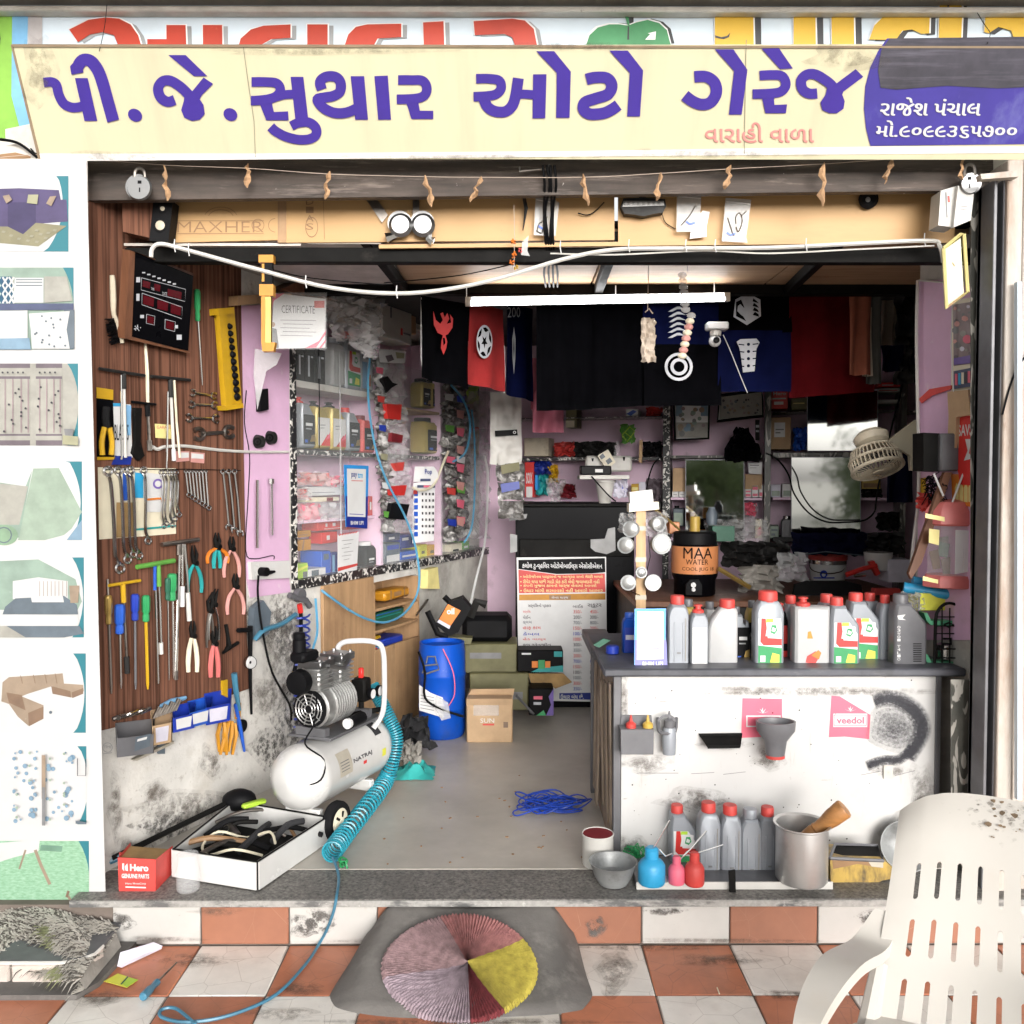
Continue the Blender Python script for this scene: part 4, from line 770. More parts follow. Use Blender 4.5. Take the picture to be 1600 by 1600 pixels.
def spanner(label,x0,y0,x1,y1,r,mat='chrome',w_=2.4,open_a=60):
 s=MB(mat,LW);s.tb([(x0,y0),(x1,y1)],[w_,w_*.8],TO+.002,n=6)
 a=math.atan2(-(y1-y0),x1-x0)*57.3
 for x,y,d in((x0,y0,a+180),(x1,y1,a)):
  q=circ(x+2*math.cos(R_(d)),y-2*math.sin(R_(d)),r,12,d+open_a*.7,d+360-open_a*.7);s.tb(q,r*.42,TO+.002,n=6)
 T('spanner',label,'spanner',s,'open ended spanners')
spanner('uppermost of three small chrome spanners laid across the panel',303,614,332,618,4.5)
spanner('middle of three small chrome spanners laid across the panel',301,632,333,633,4.8)
spanner('lowest of three small chrome spanners laid across the panel',297,653,335,654,5.4)
spanner('big rusty open ended spanner above the pink stickers',312,678,356,675,8.5,'steel_dirty',3.6)
m=MB('iron_black',LW);m.pg([(211,637),(222,637),(220,690),(226,712),(218,720),(208,708),(212,690)],TO,TO+.014);T('pipe_wrench','dark iron adjustable wrench under the small black T wrench','wrench',m)
def card_(label,name,cat,shapes,o=.0135,group=None):
 ps=[]
 z=o
 for pn,mat,pts,th in shapes:
  m=MB(mat,LW)
  if pts[0]=='t':m.tx(pts[1],*pts[2:6],z)
  elif pts[0]=='b':m.tb(pts[1],pts[2],z+.01,sm=3,n=8)
  else:m.pg(pts,z,z+th)
  z+=th+.0006;ps.append((pn,m))
 T(name,label,cat,ps,group)
card_('blister card with yellow and black pliers at the left edge of the panel','tool_card','tool card',[('backing','black_gloss',[(151,608),(177,612),(179,718),(152,718)],.002),('header','yellow',[(151,605),(177,609),(177,625),(151,622)],.001),('header','yellow',[(152,714),(180,714),(180,718),(152,719)],.001),('jaw','rubber',('b',[(166,636),(165,655),(167,668)],6),.0),('grip','yellow',('b',[(163,668),(159,690),(160,711)],4.2),0),('grip','yellow',('b',[(171,668),(175,690),(174,711)],4.2),0)])
card_('white printed tool packet with blue ends beside the yellow pliers card','blade_packet','packet',[('card','white',[(177,630),(204,632),(207,715),(180,715)],.003),('end_band','cyan',[(177,630),(188,630),(188,635),(177,635)],.0005),('end_band','qr_navy',[(180,712),(206,713),(204,726),(174,726)],.0005),('side_band','light_blue',[(196,632),(205,634),(204,680),(199,680)],.0005),('lettering','black',('t','BLADES',179,663,201,688),.0)])
card_('pale yellow paper label behind the black T wrench','paper_label','label',[('sheet','pale_yellow',[(242,662),(270,664),(270,686),(243,684)],.0006),('lettering','coral',('t','GARAGE',245,665,268,670),0)])
card_('left one of two small pink stickers on the tool panel','sticker','sticker',[('sheet','salmon',[(275,705),(296,705),(296,720),(275,722)],.0006),('print','white',[(283,707),(295,707),(295,715),(283,716)],.0003)])
card_('right one of two small pink stickers on the tool panel','sticker','sticker',[('sheet','salmon',[(298,706),(320,708),(319,724),(298,722)],.0006),('print','white',[(299,708),(318,710),(318,717),(299,716)],.0003)])
card_('printed paper with blue ring logo stuck behind the ring spanners','poster','poster',[('sheet','cream',[(153,730),(275,732),(275,834),(155,843)],.0006),('panel','cyan',[(211,738),(224,740),(224,778),(210,778)],.0003),('panel','blue',[(192,740),(202,742),(200,782),(192,782)],.0003),('panel','white',[(228,738),(256,742),(254,800),(228,800)],.0003),('panel','kraft_in',[(182,785),(212,785),(212,838),(182,840)],.0003),('stripe','teal',[(212,826),(275,820),(275,823),(212,829)],.0003),('logo','purple',circ(247,756,8),.0003),('logo','white',circ(247,756,5),.0003),('stripe','orange',[(230,779),(254,777),(254,780),(230,782)],.0003)],o=.0125)
def ringsp(label,x0,y0,x1,y1,r0,r1,w_=2.6,mat='chrome'):
 s=MB(mat,LW);dx=(x1-x0)
 pts=[(x0,y0+r0,TO),(x0+2+dx*.15,y0+r0+10,TO+.016),(x0+dx*.5,(y0+y1)/2,TO+.018),(x1-dx*.25-2,y1-r1-12,TO+.016),(x1,y1-r1,TO)]
 s.tb(pts,w_,sm=4,n=6);k=LW.sc(x0,y0)
 loop(s,x0,y0,r0*.78,r0*.34,TO);loop(s,x1,y1,r1*.78,r1*.34,TO)
 T('ring_spanner',label,'ring spanner',s,'ring spanners in a row')
ringsp('biggest ring spanner, first from the left in the row',168,736,187,888,8,8.5,3)
ringsp('second ring spanner from the left in the row',184,735,199,874,7,7,2.8)
ringsp('third ring spanner from the left, close against the fourth',196,735,208,866,5.5,5.5,2.4)
ringsp('fourth ring spanner from the left in the row',203,735,217,868,7,6.5,2.6)
ringsp('fifth ring spanner from the left, the shortest of the large ones',224,735,231,845,6,6,2.5)
for i,(x0,x1,yb)in enumerate(((252,256,826),(258,260,822),(265,269,824),(270,273,815),(275,280,808))):
 ringsp('slim ring spanner number %s in the tight bunch of five over the printed paper'%('one','two','three','four','five')[i],x0,738,x1,yb-4,4.2,4.2,2)
for i in range(7):
 x0=290+i*5.2;s=MB('chrome',LW);s.tb([(x0,737),(x0+4,770+i*3.2)],1.7,TO+.004+(i%2)*.004,n=5);loop(s,x0,737,2.4,1,TO+.004);loop(s,x0+5,773+i*3.4,3.2,1.3,TO+.004)
 T('small_spanner','small chrome spanner, %s from the left of the short hanging row'%('first','second','third','fourth','fifth','sixth','seventh')[i],'spanner',s,'short spanners in a hanging row')
for i in range(3):
 x0=348+i*9;s=MB('chrome',LW);s.tb([(x0,738),(x0+5,780),(x0+9,822+i*5)],2.2,TO+.006,n=6);loop(s,x0,737,3.4,1.4,TO+.006);s.tb(circ(x0+9,824+i*5,4.5,8,-50,230),1.8,TO+.006)
 T('combination_spanner','combination spanner, %s of three hanging beside the pink wall'%('left one','middle one','right one')[i],'spanner',s,'combination spanners by the pink wall')
m=MB('iron_black',LW);m.tb([(164,734),(290,733),(376,735)],.7,TO);T('hanging_wire','thin wire that the row of spanners hangs from','wire',m)
def pliers(label,x,yt,yp,yb,spread,grip,hw=3.2,jaw='iron_black',lean=0,xl=None):
 j=MB(jaw,LW);j.tb([(x-2+lean,yt),(x-3.4,(yt+yp)/2),(x-1,yp)],[1,2.8,3.4],TO+.008,n=6);j.tb([(x+2+lean,yt),(x+3.4,(yt+yp)/2),(x+1,yp)],[1,2.8,3.4],TO+.008,n=6);j.dc(x,yp,4,TO+.002,TO+.017,10)
 ps=[('jaws',j)]
 for d in(-1,1):
  g=MB(grip,LW);s=spread*d;g.tb([(x+d*2,yp+3),(x+s*.75,yp+(yb-yp)*.35),(x+s,yp+(yb-yp)*.7),(x+s*.95,yb)],[hw*.7,hw,hw,hw*.8],TO+.008,sm=3,n=7);ps.append(('grip',g))
 T('pliers',label,'pliers',ps,'pliers on the tool panel')
pliers('needle nosed pliers with turquoise grips right of the silver T wrench',304,852,880,926,11,'teal',3.4,lean=-2)
pliers('pliers with turquoise and orange grips at the upper right of the panel',339,832,856,888,5,'teal',3.6)
pliers('spread pliers with orange grips behind the turquoise ones',340,836,854,880,16,'orange',3.2)
pliers('open pliers with dusty pink grips beside the pink wall',362,838,858,902,12,'salmon',3.2)
pliers('long nosed pliers with pink grips spread wide below the others',368,896,917,960,13,'salmon',3.2)
pliers('pliers with cream and brown grips under the clipped rod',301,970,994,1050,7,'cream',4)
pliers('pliers with red dipped grips hanging in the cluster of old pliers',335,978,1006,1058,6,'coral',4.2)
pliers('old steel pliers with bare silver handles in the cluster',334,920,945,1000,8,'steel_bright',2.2,lean=5)
pliers('dark locking pliers in the cluster with thin handles',328,925,955,1012,5,'steel_dirty',2.2,lean=6)
m=MB('iron_black',LW);m.tb([(353,976),(356,995),(358,1010),(348,1020),(372,1004)],[3,3,5,2.4,3],TO+.008);T('riveter','black hand riveter below the wide spread pliers','hand tool',m)
m=MB('black',LW);m.tb([(372,985),(392,984)],4,TO+.02);m.tb([(391,978),(391,1060),(393,1116)],[4.5,3,2],TO+.016);T('sliding_clamp','black bar clamp hanging at the edge of the panel above the gauge','clamp',m)
g=MB('white',LW);g.dc(391,1035,10,TO+.02,TO+.032,20);k=MB('black',LW);k.dc(391,1035,2.4,TO+.0325,TO+.034,8);k.ring(391,1035,9.6,10.6,TO+.0325);T('pressure_gauge','round white pressure gauge hanging beside the black clamp','gauge',[('dial',g),('needle',k)])
m=MB('hose_dk',LW);m.tb([(366,1052),(369,1080),(374,1110)],[5,4.4,3],TO+.02);n_=MB('blue',LW);n_.tb([(368,1100),(376,1140),(382,1174)],[3,3.4,2],TO+.012);b=MB('amber',LW);b.pg([(371,1098),(377,1098),(376,1122),(370,1124)],TO,TO+.012);c=MB('black',LW);c.dc(377,1134,10,TO,TO+.01)
T('air_duster','blue ribbed tool with a yellow band hanging below the gauge','hand tool',[('grip',m),('tail',n_),('band',b),('disc',c)])
m=MB('yellow',LW);m.pg([(348,1064),(356,1062),(356,1090),(348,1086)],TO,TO+.01);T('yellow_tag','short yellow handle behind the blue bins','hand tool',m)
ps=[]
for i in range(6):
 m=MB('amber',LW);x=344+i*4.2;m.tb([(x+2,1124+i%3*3,TO+.01),(x+random.uniform(-5,5),1148,TO+.02),(x+random.uniform(-5,4),1174+i%2*5,TO+.01)],[3,3.4,2.4],n=5);ps.append(('spool',m))
T('yellow_clips','bunch of dirty yellow plastic clips hanging under the blue bins','clips',ps)
def bin_(label,x0,y0,x1,y1,mat,lab,dep=.09,skew=-.27):
 b=MB(mat,LW);sk=(x1-x0)*skew;t=.004
 q=lambda x,y:(x,y+(x-x0)*skew)
 b.pg([q(x0,y0),q(x1,y0),q(x1-1,y1),q(x0+3,y1)],.014,.018)
 f=[q(x0+3,y0+(y1-y0)*.45),q(x1-2,y0+(y1-y0)*.45),q(x1-3,y1),q(x0+4,y1)];b.pg(f,dep-t,dep)
 a=b.L([q(x0,y0)],.016)[0];c=b.L([f[0]],dep)[0];d=b.L([f[3]],dep)[0];e=b.L([q(x0+3,y1)],.016)[0];b.add([a,c,d,e],[(0,1,2,3)])
 a2=b.L([q(x1,y0)],.016)[0];c2=b.L([f[1]],dep)[0];d2=b.L([f[2]],dep)[0];e2=b.L([q(x1-1,y1)],.016)[0];b.add([a2,c2,d2,e2],[(0,1,2,3)]);b.add([e,d,d2,e2],[(0,1,2,3)])
 ps=[('tub',b)]
 if lab:l=MB(lab,LW);l.pg([q(x0+7,y0+(y1-y0)*.52),q(x1-6,y0+(y1-y0)*.52),q(x1-8,y1-4),q(x0+8,y1-4)],dep+.0008);ps.append(('label',l))
 T('parts_bin',label,'parts bin',ps,'parts bins under the tool panel')
bin_('blue parts bin with white paper labels, left one of three',268,1104,306,1146,'royal','white',skew=-.24)
bin_('blue parts bin, middle one of three',294,1096,332,1138,'blue','white',skew=-.26)
bin_('blue parts bin with a pink smudged label, right one of three',320,1084,362,1134,'royal','lilac_paper',skew=-.2)
bin_('grey cut open oil can used as a bin, dusty, at the left',181,1130,242,1184,'oil_dark',None,.13,-.12)
m=MB('p_slate',LW);m.pg([(212,1152),(236,1146),(234,1166),(210,1174)],.1312);m.use('white').pg([(215,1155),(230,1151),(229,1155),(214,1159)],.1316);T('can_label','worn label on the front of the grey cut open can','label',m)
bin_('open carton bin holding bolts between the grey can and the blue bins',236,1110,270,1166,'card_pale','lilac_paper',.085,-.2)
ps=[]
for i in range(11):
 m=MB('steel_dirty',LW);x=240+i*3.4;m.tb([(x,1122-i*1.2,.05),(x+8,1104-i*1.4+i%3*3,.06)],2.4,n=6);ps.append(('bolt',m))
T('bolts','dark bolts and sockets heaped in the open carton bin','bolts',ps)
ps=[]
for i in range(6):
 m=MB('chrome' if i%2 else 'steel_dirty',LW);x=176+i*9;m.tb([(x,1124-i*2.2,.06+i%2*.02),(x+13,1119-i*2.4,.07)],3.6,n=8);ps.append(('socket',m))
T('socket_pile','loose chrome sockets lying on the rim of the grey can','sockets',ps)
m=MB('light_blue',LW);m.tb([(252,1104),(270,1096),(290,1090)],[4,5.5,3],.03);T('blue_file_handle','light blue handle sticking up behind the blue bins','hand tool',m)
m=MB('tape',LW);m.pg([(209,1187),(272,1158),(272,1162),(214,1189)],.012,.03);m.use('p_slate').rc(249,1160,258,1178,.012,.024);T('metal_strip','blue grey metal strip fixed to the wall below the bins','strip',m)
k=MB('grey_paint',LW);k.ring(168,1168,7,7.8,.001);k.tx('TIME',162,1165,174,1169,.001);k.st([(161,1178),(175,1176)],.8,.001);T('faint_stamp','faint round stamp printed on the white wall below the tool panel','stamp',k)
def knob(label,x,y,r):
 g=MB('black_dusty',LW);g.dc(x,y,r,.006,.03,18,r1=r*.85);h=MB('rubber',LW);h.ring(x,y,r*.3,r*.6,.0305);h.dc(x,y,r*.22,.0305,.034,8)
 T('small_horn',label,'horn',[('rim',g),('centre',h)],'black horns on the pink strip')
knob('left one of two round black horns on the pink strip',402,690,11);knob('right one of two round black horns, its tab pointing up',421,684,11)
g=MB('black',LW);g.pg([(407,610),(419,607),(420,640),(407,643)],.006,.03);T('black_switch','small black box switch on the pink strip above the horns','switch',g)
bar('left one of two thin chrome rods hanging on the pink strip',[(402,750),(402,856)],2.4,'steel_bright');bar('right one of two chrome rods on the pink strip, with a collar',[(424,750),(425,836)],2.6,'steel_bright',sleeve=('chrome',[(424,748),(424,756)],4.4))
g=MB('white_dirty',LW);g.tb([(238,698,.02),(246,702,.02),(258,698,.018),(290,697,.016),(340,703,.016),(390,706,.012),(450,706,.012)],2.8,sm=4);T('trunking','white conduit running from the tool panel across the pink strip','conduit',g)
g=MB('black',LW);g.tb([(385,610,.008),(382,660,.008),(390,712,.008),(388,770,.008),(384,860,.008),(398,873,.01),(426,868,.01),(428,874,.01)],.8,sm=4);T('loose_wire','thin loose black wire trailing down the edge of the pink strip','wire',g)
b=MB('white_gloss',LW);b.pg([(392,878),(453,876),(454,903),(394,906)],.006,.024);p_=MB('black',LW);p_.dc(407,893,7,.024,.06,12);p_.tb([(412,896,.04),(424,894,.034),(429,893,.03)],[4,3,2]);p_.tb([(404,899,.05),(403,930,.04),(410,985,.05),(425,1050,.04),(452,1100,.06),(455,1125,.06)],1.8,sm=4)
T('power_socket','white power socket box with a black plug and cable below the pink strip','socket',[('box',b),('plug',p_)])
g=MB('brown_wood',LW);g.pg([(440,452),(466,440),(520,462),(500,470)],.0,.08);T('wood_block','dark wooden block under the loft ceiling above the certificate','block',g)
Q=FP(3.22);b=MB('amber',Q);k=MB('brass',Q);d=MB('black',Q)
b.pg([(404,398),(427,398),(427,410),(404,410)],-.015,.015);b2=MB('amber',Q);b2.rc(405,444,427,462,-.016,.016);b3=MB('amber',Q);b3.pg([(408,535),(430,535),(427,549),(410,549)],-.014,.014);b3.rc(408,462,414,536,-.01,.012)
d.rc(409,410,425,444,-.012,.012);k.rc(414,462,423,536,-.012,.008);d.use('amber').rc(409,412,413,440,.0125)
T('work_light','yellow and black stick work light hanging in front of the pink strip','work light',[('cap',b),('collar',b2),('foot',b3),('tube',k),('grip',d)])
Q=FP(3.9);g=MB('film',Q);g.pg([(398,545),(440,552),(432,570),(416,580),(402,640),(396,585)],0,.004);T('clear_wrapper','torn clear plastic wrapper hanging below the stick work light','wrapper',g)
Q=FP(3.75);c=MB('paper',Q);c.pg([(424,545),(508,543),(509,467),(428,458)],0,.003)
e=MB('pink_red',Q);e.pg([(424,460),(445,458),(428,470),(425,482)],.0036);e.pg([(476,544),(498,533),(509,516),(509,522),(494,543)],.0036);e.pg([(498,544),(509,530),(509,534),(503,543)],.0036);e.use('coral').rc(491,470,507,481,.0038);e.use('tan_skin').dc(426,507,4,.0038);e.use('p_grey').pg([(424,512),(432,514),(436,544),(424,544)],.0037)
l=MB('p_dark',Q);l.tx('CERTIFICATE',440,477,492,489,.004,-.01,skew=1);l.use('p_grey');[l.st([(438+i%2*4,500+i*6),(494-i%3*5,501+i*6)],.8,.004)for i in range(5)]
f=MB('clear',Q);f.rc(422,457,511,546,.006)
T('certificate','laminated certificate with magenta corners hanging above the shelf cupboard','certificate',[('sheet',c),('border_print',e),('lettering',l),('cover',f)])
g=MB('steel_grey',LW);g.dc(464,930,11,.02,.05,14);g.tb([(452,930,.03),(478,938,.05),(484,948,.05)],5);T('wall_valve','dusty grey air valve on the wall below the shelf cupboard','valve',g)
r_=MB('red',LW);r_.tb([(468,944,.05),(470,957,.05)],4.4);b=MB('black',LW);b.tb([(470,956,.05),(470,1000,.06),(464,1030,.07),(459,1052,.07)],3.2,sm=4);c=MB('brass',LW);c.tb([(459,1050,.07),(454,1064,.07)],2.8)
T('air_hose_gun','black air hose with a red collar and brass tip hanging from the valve','hose',[('collar',r_),('hose',b),('tip',c)])
pts=[]
for i in range(160):
 t=i/159;a=i*.62;pts.append((474-4*t+(10+2*math.sin(t*3))*math.cos(a),960+190*t+2.5*math.sin(a),.06+.035*math.sin(a)))
g=MB('royal',LW);g.tb(pts,1.7,n=5);T('coil_hose','dark blue coiled air hose hanging down behind the compressor','hose',g)
g=MB('p_slate',LW);g.pg([(398,950),(412,938),(424,956),(420,990),(404,1000),(396,975)],.004,.035);g.use('hose_dk').tb([(398,1000,.03),(412,985,.05),(440,975,.05),(462,960,.04)],4,sm=4);T('blue_rag','greasy blue rag and cloth bundle on the wall beside the cable','rag',g)
g=MB('hose_blue',LW);g.tb([(493,935,.05),(496,985,.05),(490,1010,.05),(488,1020,.05)],2,sm=4);T('thin_hose','thin light blue hose hanging behind the coiled hose','hose',g)
gm=MB('grime_soft',LW);smear(gm,[(440,1010,40,70),(420,1090,34,40),(470,1060,30,60),(300,1262,90,26),(215,1330,45,22),(240,1240,20,24),(180,1260,12,50),(330,1190,20,30),(395,960,22,30)],.0015,4,9)
g2=MB('grime_grey',LW);smear(g2,[(470,1130,40,60),(420,1170,30,30),(260,1290,50,20),(440,980,30,50)],.003,3,5)
T('wall_grime','brown and grey grease stains on the whitewashed wall below the tool panel','stains',[('stain',gm),('stain',g2)],kind='stuff')
# ---------------------------------------------------------------- containers used all over the shop
SIL={'slope':([(0,.03),(.05,0),(.95,0),(1,.03),(1,.56),(.96,.64),(.60,.83),(.52,.86),(.52,.89),(.05,.89),(.03,.84),(0,.72)],(.06,.50)),'narrow':([(0,.03),(.06,0),(.94,0),(1,.03),(1,.74),(.93,.82),(.80,.88),(.20,.88),(.07,.82),(0,.74)],(.17,.83)),'jug':([(0,.04),(.06,0),(.9,0),(1,.1),(.97,.5),(.86,.76),(.70,.78),(.66,.70),(.5,.74),(.45,.88),(.05,.88),(.02,.7)],(.08,.44)),'wide':([(0,.03),(.05,0),(.95,0),(1,.04),(1,.82),(.94,.88),(.42,.89),(.10,.72),(0,.60)],(.42,.94)),'box':([(0,0),(1,0),(1,.88),(0,.88)],(.1,.5))}
def can(label,pl,x0,x1,yt,yb,o,th,body,cap,lab=None,style='slope',art=(),group=None,cap_kind='screw',flip=False,name='oil_bottle',cat='bottle',rib=True):
 sil,cr=SIL[style]
 a=pl.px(x0,yb,o);b=pl.px(x1,yb,o);t=pl.px((x0+x1)/2,yt,o)
 W_,H_=b.x-a.x,t.y-a.y
 fx=(lambda u:a.x+W_*(1-u if flip else u));fy=lambda v:a.y+H_*v
 m=MB(body,pl);cx_=.5
 P1=[(fx(u),fy(v))for u,v in sil];ins=lambda e:[(fx(.5+(u-.5)*(1-e)),fy(.45+(v-.45)*(1-e*.55)))for u,v in sil]
 h=th/2
 n=len(P1);lay=[(ins(.16),-h),(ins(.03),-h*.8),(P1,-h*.55),(P1,h*.55),(ins(.03),h*.8),(ins(.16),h)]
 vs=[(x,y,o+z)for pts,z in lay for x,y in pts]
 m.add(vs,[tuple(range(n))[::-1],tuple(range(5*n,6*n))]+[(k*n+i,k*n+(i+1)%n,(k+1)*n+(i+1)%n,(k+1)*n+i)for k in range(5)for i in range(n)])
 c=MB(cap,pl);cw=abs(cr[1]-cr[0])*W_/2;cxm=fx((cr[0]+cr[1])/2);y0=fy(.875);ch=H_*.125
 if cap_kind=='screw':c.lathe([(cw*.9,-ch*.1),(cw*.9,0),(cw,ch*.06),(cw,ch*.85),(cw*.9,ch)],(cxm,y0,o),14,ax=(0,1,0))
 else:c.lathe([(cw,-ch*.1),(cw,ch*.35),(cw*.55,ch*.5),(cw*.45,ch*.8),(cw*.75,ch*.85),(cw*.7,ch),(cw*.2,ch*1.1)],(cxm,y0,o),12,ax=(0,1,0))
 ps=[('body',m),('cap',c)]
 if lab:
  l=MB(lab,pl);z=o+h+.0008
  us,ut=(.1,.9),(.07,.66)
  pts=[(u,v)for u,v in((us[0],ut[0]),(us[1],ut[0]),(us[1],.5),(.62 if style=='slope' else .86,ut[1]),(us[0],ut[1]))]
  l.prism([(fx(u),fy(v))for u,v in pts],z,z)
  for i,(mt_,pp)in enumerate(art):
   l.use(mt_);z2=z+.0003*(i+1);l.prism([(fx(us[0]+(us[1]-us[0])*u),fy(ut[0]+(ut[1]-ut[0])*v))for u,v in pp],z2,z2)
  ps.append(('label',l))
 elif rib:
  l=MB(body,pl)
  for u in(.3,.7):l.box((fx(u),fy(.36),o+h),(W_*.05,H_*.55,.003),.001)
  l.use('p_grey');z=o+h+.0022;l.prism([(fx(.42),fy(.2)),(fx(.6),fy(.2)),(fx(.6),fy(.225)),(fx(.42),fy(.225))],z,z);l.use('rag_grey').prism([(fx(.8),fy(.1)),(fx(.84),fy(.1)),(fx(.84),fy(.7)),(fx(.8),fy(.7))],z,z)
  ps.append(('grip_rib',l))
 return T(name,label,cat,ps,group)
ART_G=[('green',[(0,0),(1,0),(1,.36),(0,.42)]),('red',[(.08,.5),(.22,.42),(1,.42),(1,.56),(.4,.58),(.3,1),(.12,1)]),('white',[(.3,.62),(.9,.62),(.9,.9),(.4,.96)]),('green',[(.5,.70),(.68,.66),(.8,.74),(.74,.86),(.56,.86)]),('white',[(.55,.73),(.7,.71),(.75,.78),(.6,.82)]),('lemon',[(.5,.05),(.9,.05),(.9,.22),(.6,.26)]),('white',[(.08,.06),(.3,.06),(.3,.2),(.08,.2)]),('lime',[(.3,.92),(.62,.92),(.62,1),(.34,1)])]
ART_R=[('white',[(0,0),(1,0),(1,1),(0,1)]),('red',[(.2,0),(1,0),(1,.3),(.8,.42),(.5,.2)]),('pink_red',[(.6,.2),(1,.3),(1,.5)]),('grey_paint',[(.15,.7),(.6,.72),(.6,.76),(.15,.74)]),('grey_paint',[(.15,.6),(.5,.62),(.5,.65),(.15,.63)])]
ART_D=[('black',[(0,0),(1,0),(1,1),(0,1)]),('white',[(.2,.62),(.8,.62),(.8,.72),(.2,.72)]),('grey_paint',[(.2,.5),(.7,.5),(.7,.54),(.2,.54)]),('brass',[(.55,.08),(1,.1),(1,.35),(.7,.3)]),('blue',[(.1,.05),(.35,.05),(.35,.15),(.1,.15)])]
ART_O=[('oil_white',[(0,0),(1,0),(1,1),(0,1)]),('red_soft',[(.25,.05),(.6,.02),(.75,.2),(.6,.32),(.3,.2)]),('orange',[(.45,.22),(.7,.35),(.8,.28),(.72,.12)]),('amber',[(.3,.62),(.5,.62),(.42,.8),(.32,.78)])]
def pbox(name,label,cat,pl,x0,y0,x1,y1,o0,o1,mat,prints=(),group=None,bev=.002,skew=0):
 a=pl.px(x0,y1,o1);b=pl.px(x1,y0,o1);m=MB(mat,pl);m.bx(a.x,b.x,a.y,b.y,o0,o1,bev)
 if not prints:return T(name,label,cat,m,group)
 q=MB(prints[0][0],pl);w_,h_=b.x-a.x,b.y-a.y
 for i,(mt_,p)in enumerate(prints):
  q.use(mt_);z=o1+.0006+.0003*i
  if isinstance(p,str):pass
  elif p[0]=='t':q.txl(p[1],a.x+w_*p[2],a.y+h_*p[3],w_*p[4],h_*p[5],z,p[6]if len(p)>6 else 0)
  else:q.prism([(a.x+w_*u,a.y+h_*v)for u,v in p],z,z)
 return T(name,label,cat,[('box',m),('print',q)],group)
R4=lambda a,b,c,d:[(a,b),(c,b),(c,d),(a,d)]
def crumple(m,pl,x0,y0,x1,y1,o,amp,nu=9,nv=12,seed=0,edge=3,taper=None):
 """a creased sheet of film or cloth between pixel corners"""
 r=random.Random(seed);k=[[Vector((r.uniform(-1,1),r.uniform(-1,1),r.uniform(-1,1)))for _ in range(nu+2)]for _ in range(nv+2)]
 sm=lambda t:t*t*(3-2*t)
 def f(u,v):
  i,j=int(u*nu),int(v*nv);p,q_=sm(u*nu-i),sm(v*nv-j)
  a,b,c=k[j][i].lerp(k[j][i+1],p).lerp(k[j+1][i].lerp(k[j+1][i+1],p),q_)
  wq=1 if taper is None else taper(v)
  xc=(x0+x1)/2;x=xc+(x0+(x1-x0)*u-xc)*wq
  q=pl.px(x+a*edge*.6,y0+(y1-y0)*v+b*edge*.6,o);return(q.x,q.y,o+c*amp)
 nu2,nv2=nu*3,nv*3
 return m.grid(f,nu2,nv2)
# ---------------------------------------------------------------- glass fronted cupboard let into the left wall
D=-.22
bk=MB('pink_shelf',LW);bk.bx(NA0,NA1,NZ0,NZ1,D-.01,D)
ps=[('back_panel',bk)]
def shelf(z,a0,a1,mat='marble_paper',th=.022,o1=-.02):
 m=MB(mat,LW);m.bx(a0,a1,z-th,z,D+.001,o1,.001);ps.append(('shelf',m))
def upright(a,mat='pink_shelf',w_=.022):
 m=MB(mat,LW);m.bx(a-w_/2,a+w_/2,NZ0+.001,NZ1-.001,D+.001,-.015);ps.append(('divider',m))
d1,d2=LW.px(600,750).x,LW.px(693,750).x
upright(d1);upright(d2)
zw,zm=LW.px(520,602).y+.0,LW.px(520,705).y
shelf(zw,NA0+.001,d1-.012,'white_dirty',.032);shelf(zm,NA0+.001,d1-.012);shelf(1.36,NA0+.001,d1-.012,'pink_shelf',.016,-.05)
z2=LW.px(650,638).y;shelf(z2,d1+.012,d2-.012,'card',.014);shelf(LW.px(650,711).y,d1+.012,d2-.012);shelf(LW.px(750,711).y,d2+.012,NA1-.001);shelf(LW.px(750,645).y,d2+.012,NA1-.001,'card',.014)
for a0,a1,z0,z1 in((NA0-.035,NA0+.004,NZ0-.04,NZ1),(NA1-.004,NA1+.04,NZ0-.04,NZ1)):
 m=MB('marble_paper',LW);m.bx(a0,a1,z0,z1,-.02,.008);ps.append(('trim',m))
m=MB('marble_paper',LW);m.bx(NA0+.005,NA1-.005,NZ0-.045,NZ0+.001,D,.012);ps.append(('trim',m))
for a0,a1,o in((NA0+.006,d1+.02,-.008),(d1-.02,d2+.02,-.003),(d2-.02,NA1-.006,-.008)):
 m=MB('glass',LW);m.bx(a0,a1,NZ0+.004,LW.px(520,545).y,o-.002,o);ps.append(('glass_door',m))
e=MB('clear_milky',LW);e.bx(LW.px(531,700).x,LW.px(532.5,700).x,NZ0+.005,2.2,-.001,.002);ps.append(('glass_edge',e))
e=MB('black',LW);e.tb([(498,545),(499,620),(499,700)],.8,.002);ps.append(('cord',e))
T('wall_cupboard','glass fronted pink cupboard with black and white marbled trim beside the tool panel','cupboard',ps)
for i,(x0,x1)in enumerate(((463,476),(477,491),(492,508))):
 pbox('black_box','black printed box, %s of three on the white top shelf'%('left','middle','right')[i],'box',LW,x0,546+i,x1,594+i*4,-.16,-.06,'black',[('emblem_grey',R4(.3,.2,.5,.8)),('emblem_grey',R4(.6,.75,.85,.8))],'boxes on the white shelf')
can('milky clear bottle on the white top shelf',LW,509,529,528,602,-.1,.09,'clear_milky','oil_grey',None,'narrow')
can('green labelled oil bottle with red cap on the white top shelf',LW,530,554,520,608,-.1,.09,'oil_grey','red','white','narrow',ART_G)
can('slim grey spray bottle on the white top shelf',LW,553,573,536,612,-.1,.09,'oil_grey','grey_paint','white','narrow',[('light_blue',R4(0,0,.5,.9)),('orange',R4(.55,.1,.8,.5))])
can('dark grey oil bottle with red spout at the left of the middle shelf',LW,460,482,622,699,-.1,.09,'oil_grey','red','black','slope',ART_D,cap_kind='spout')
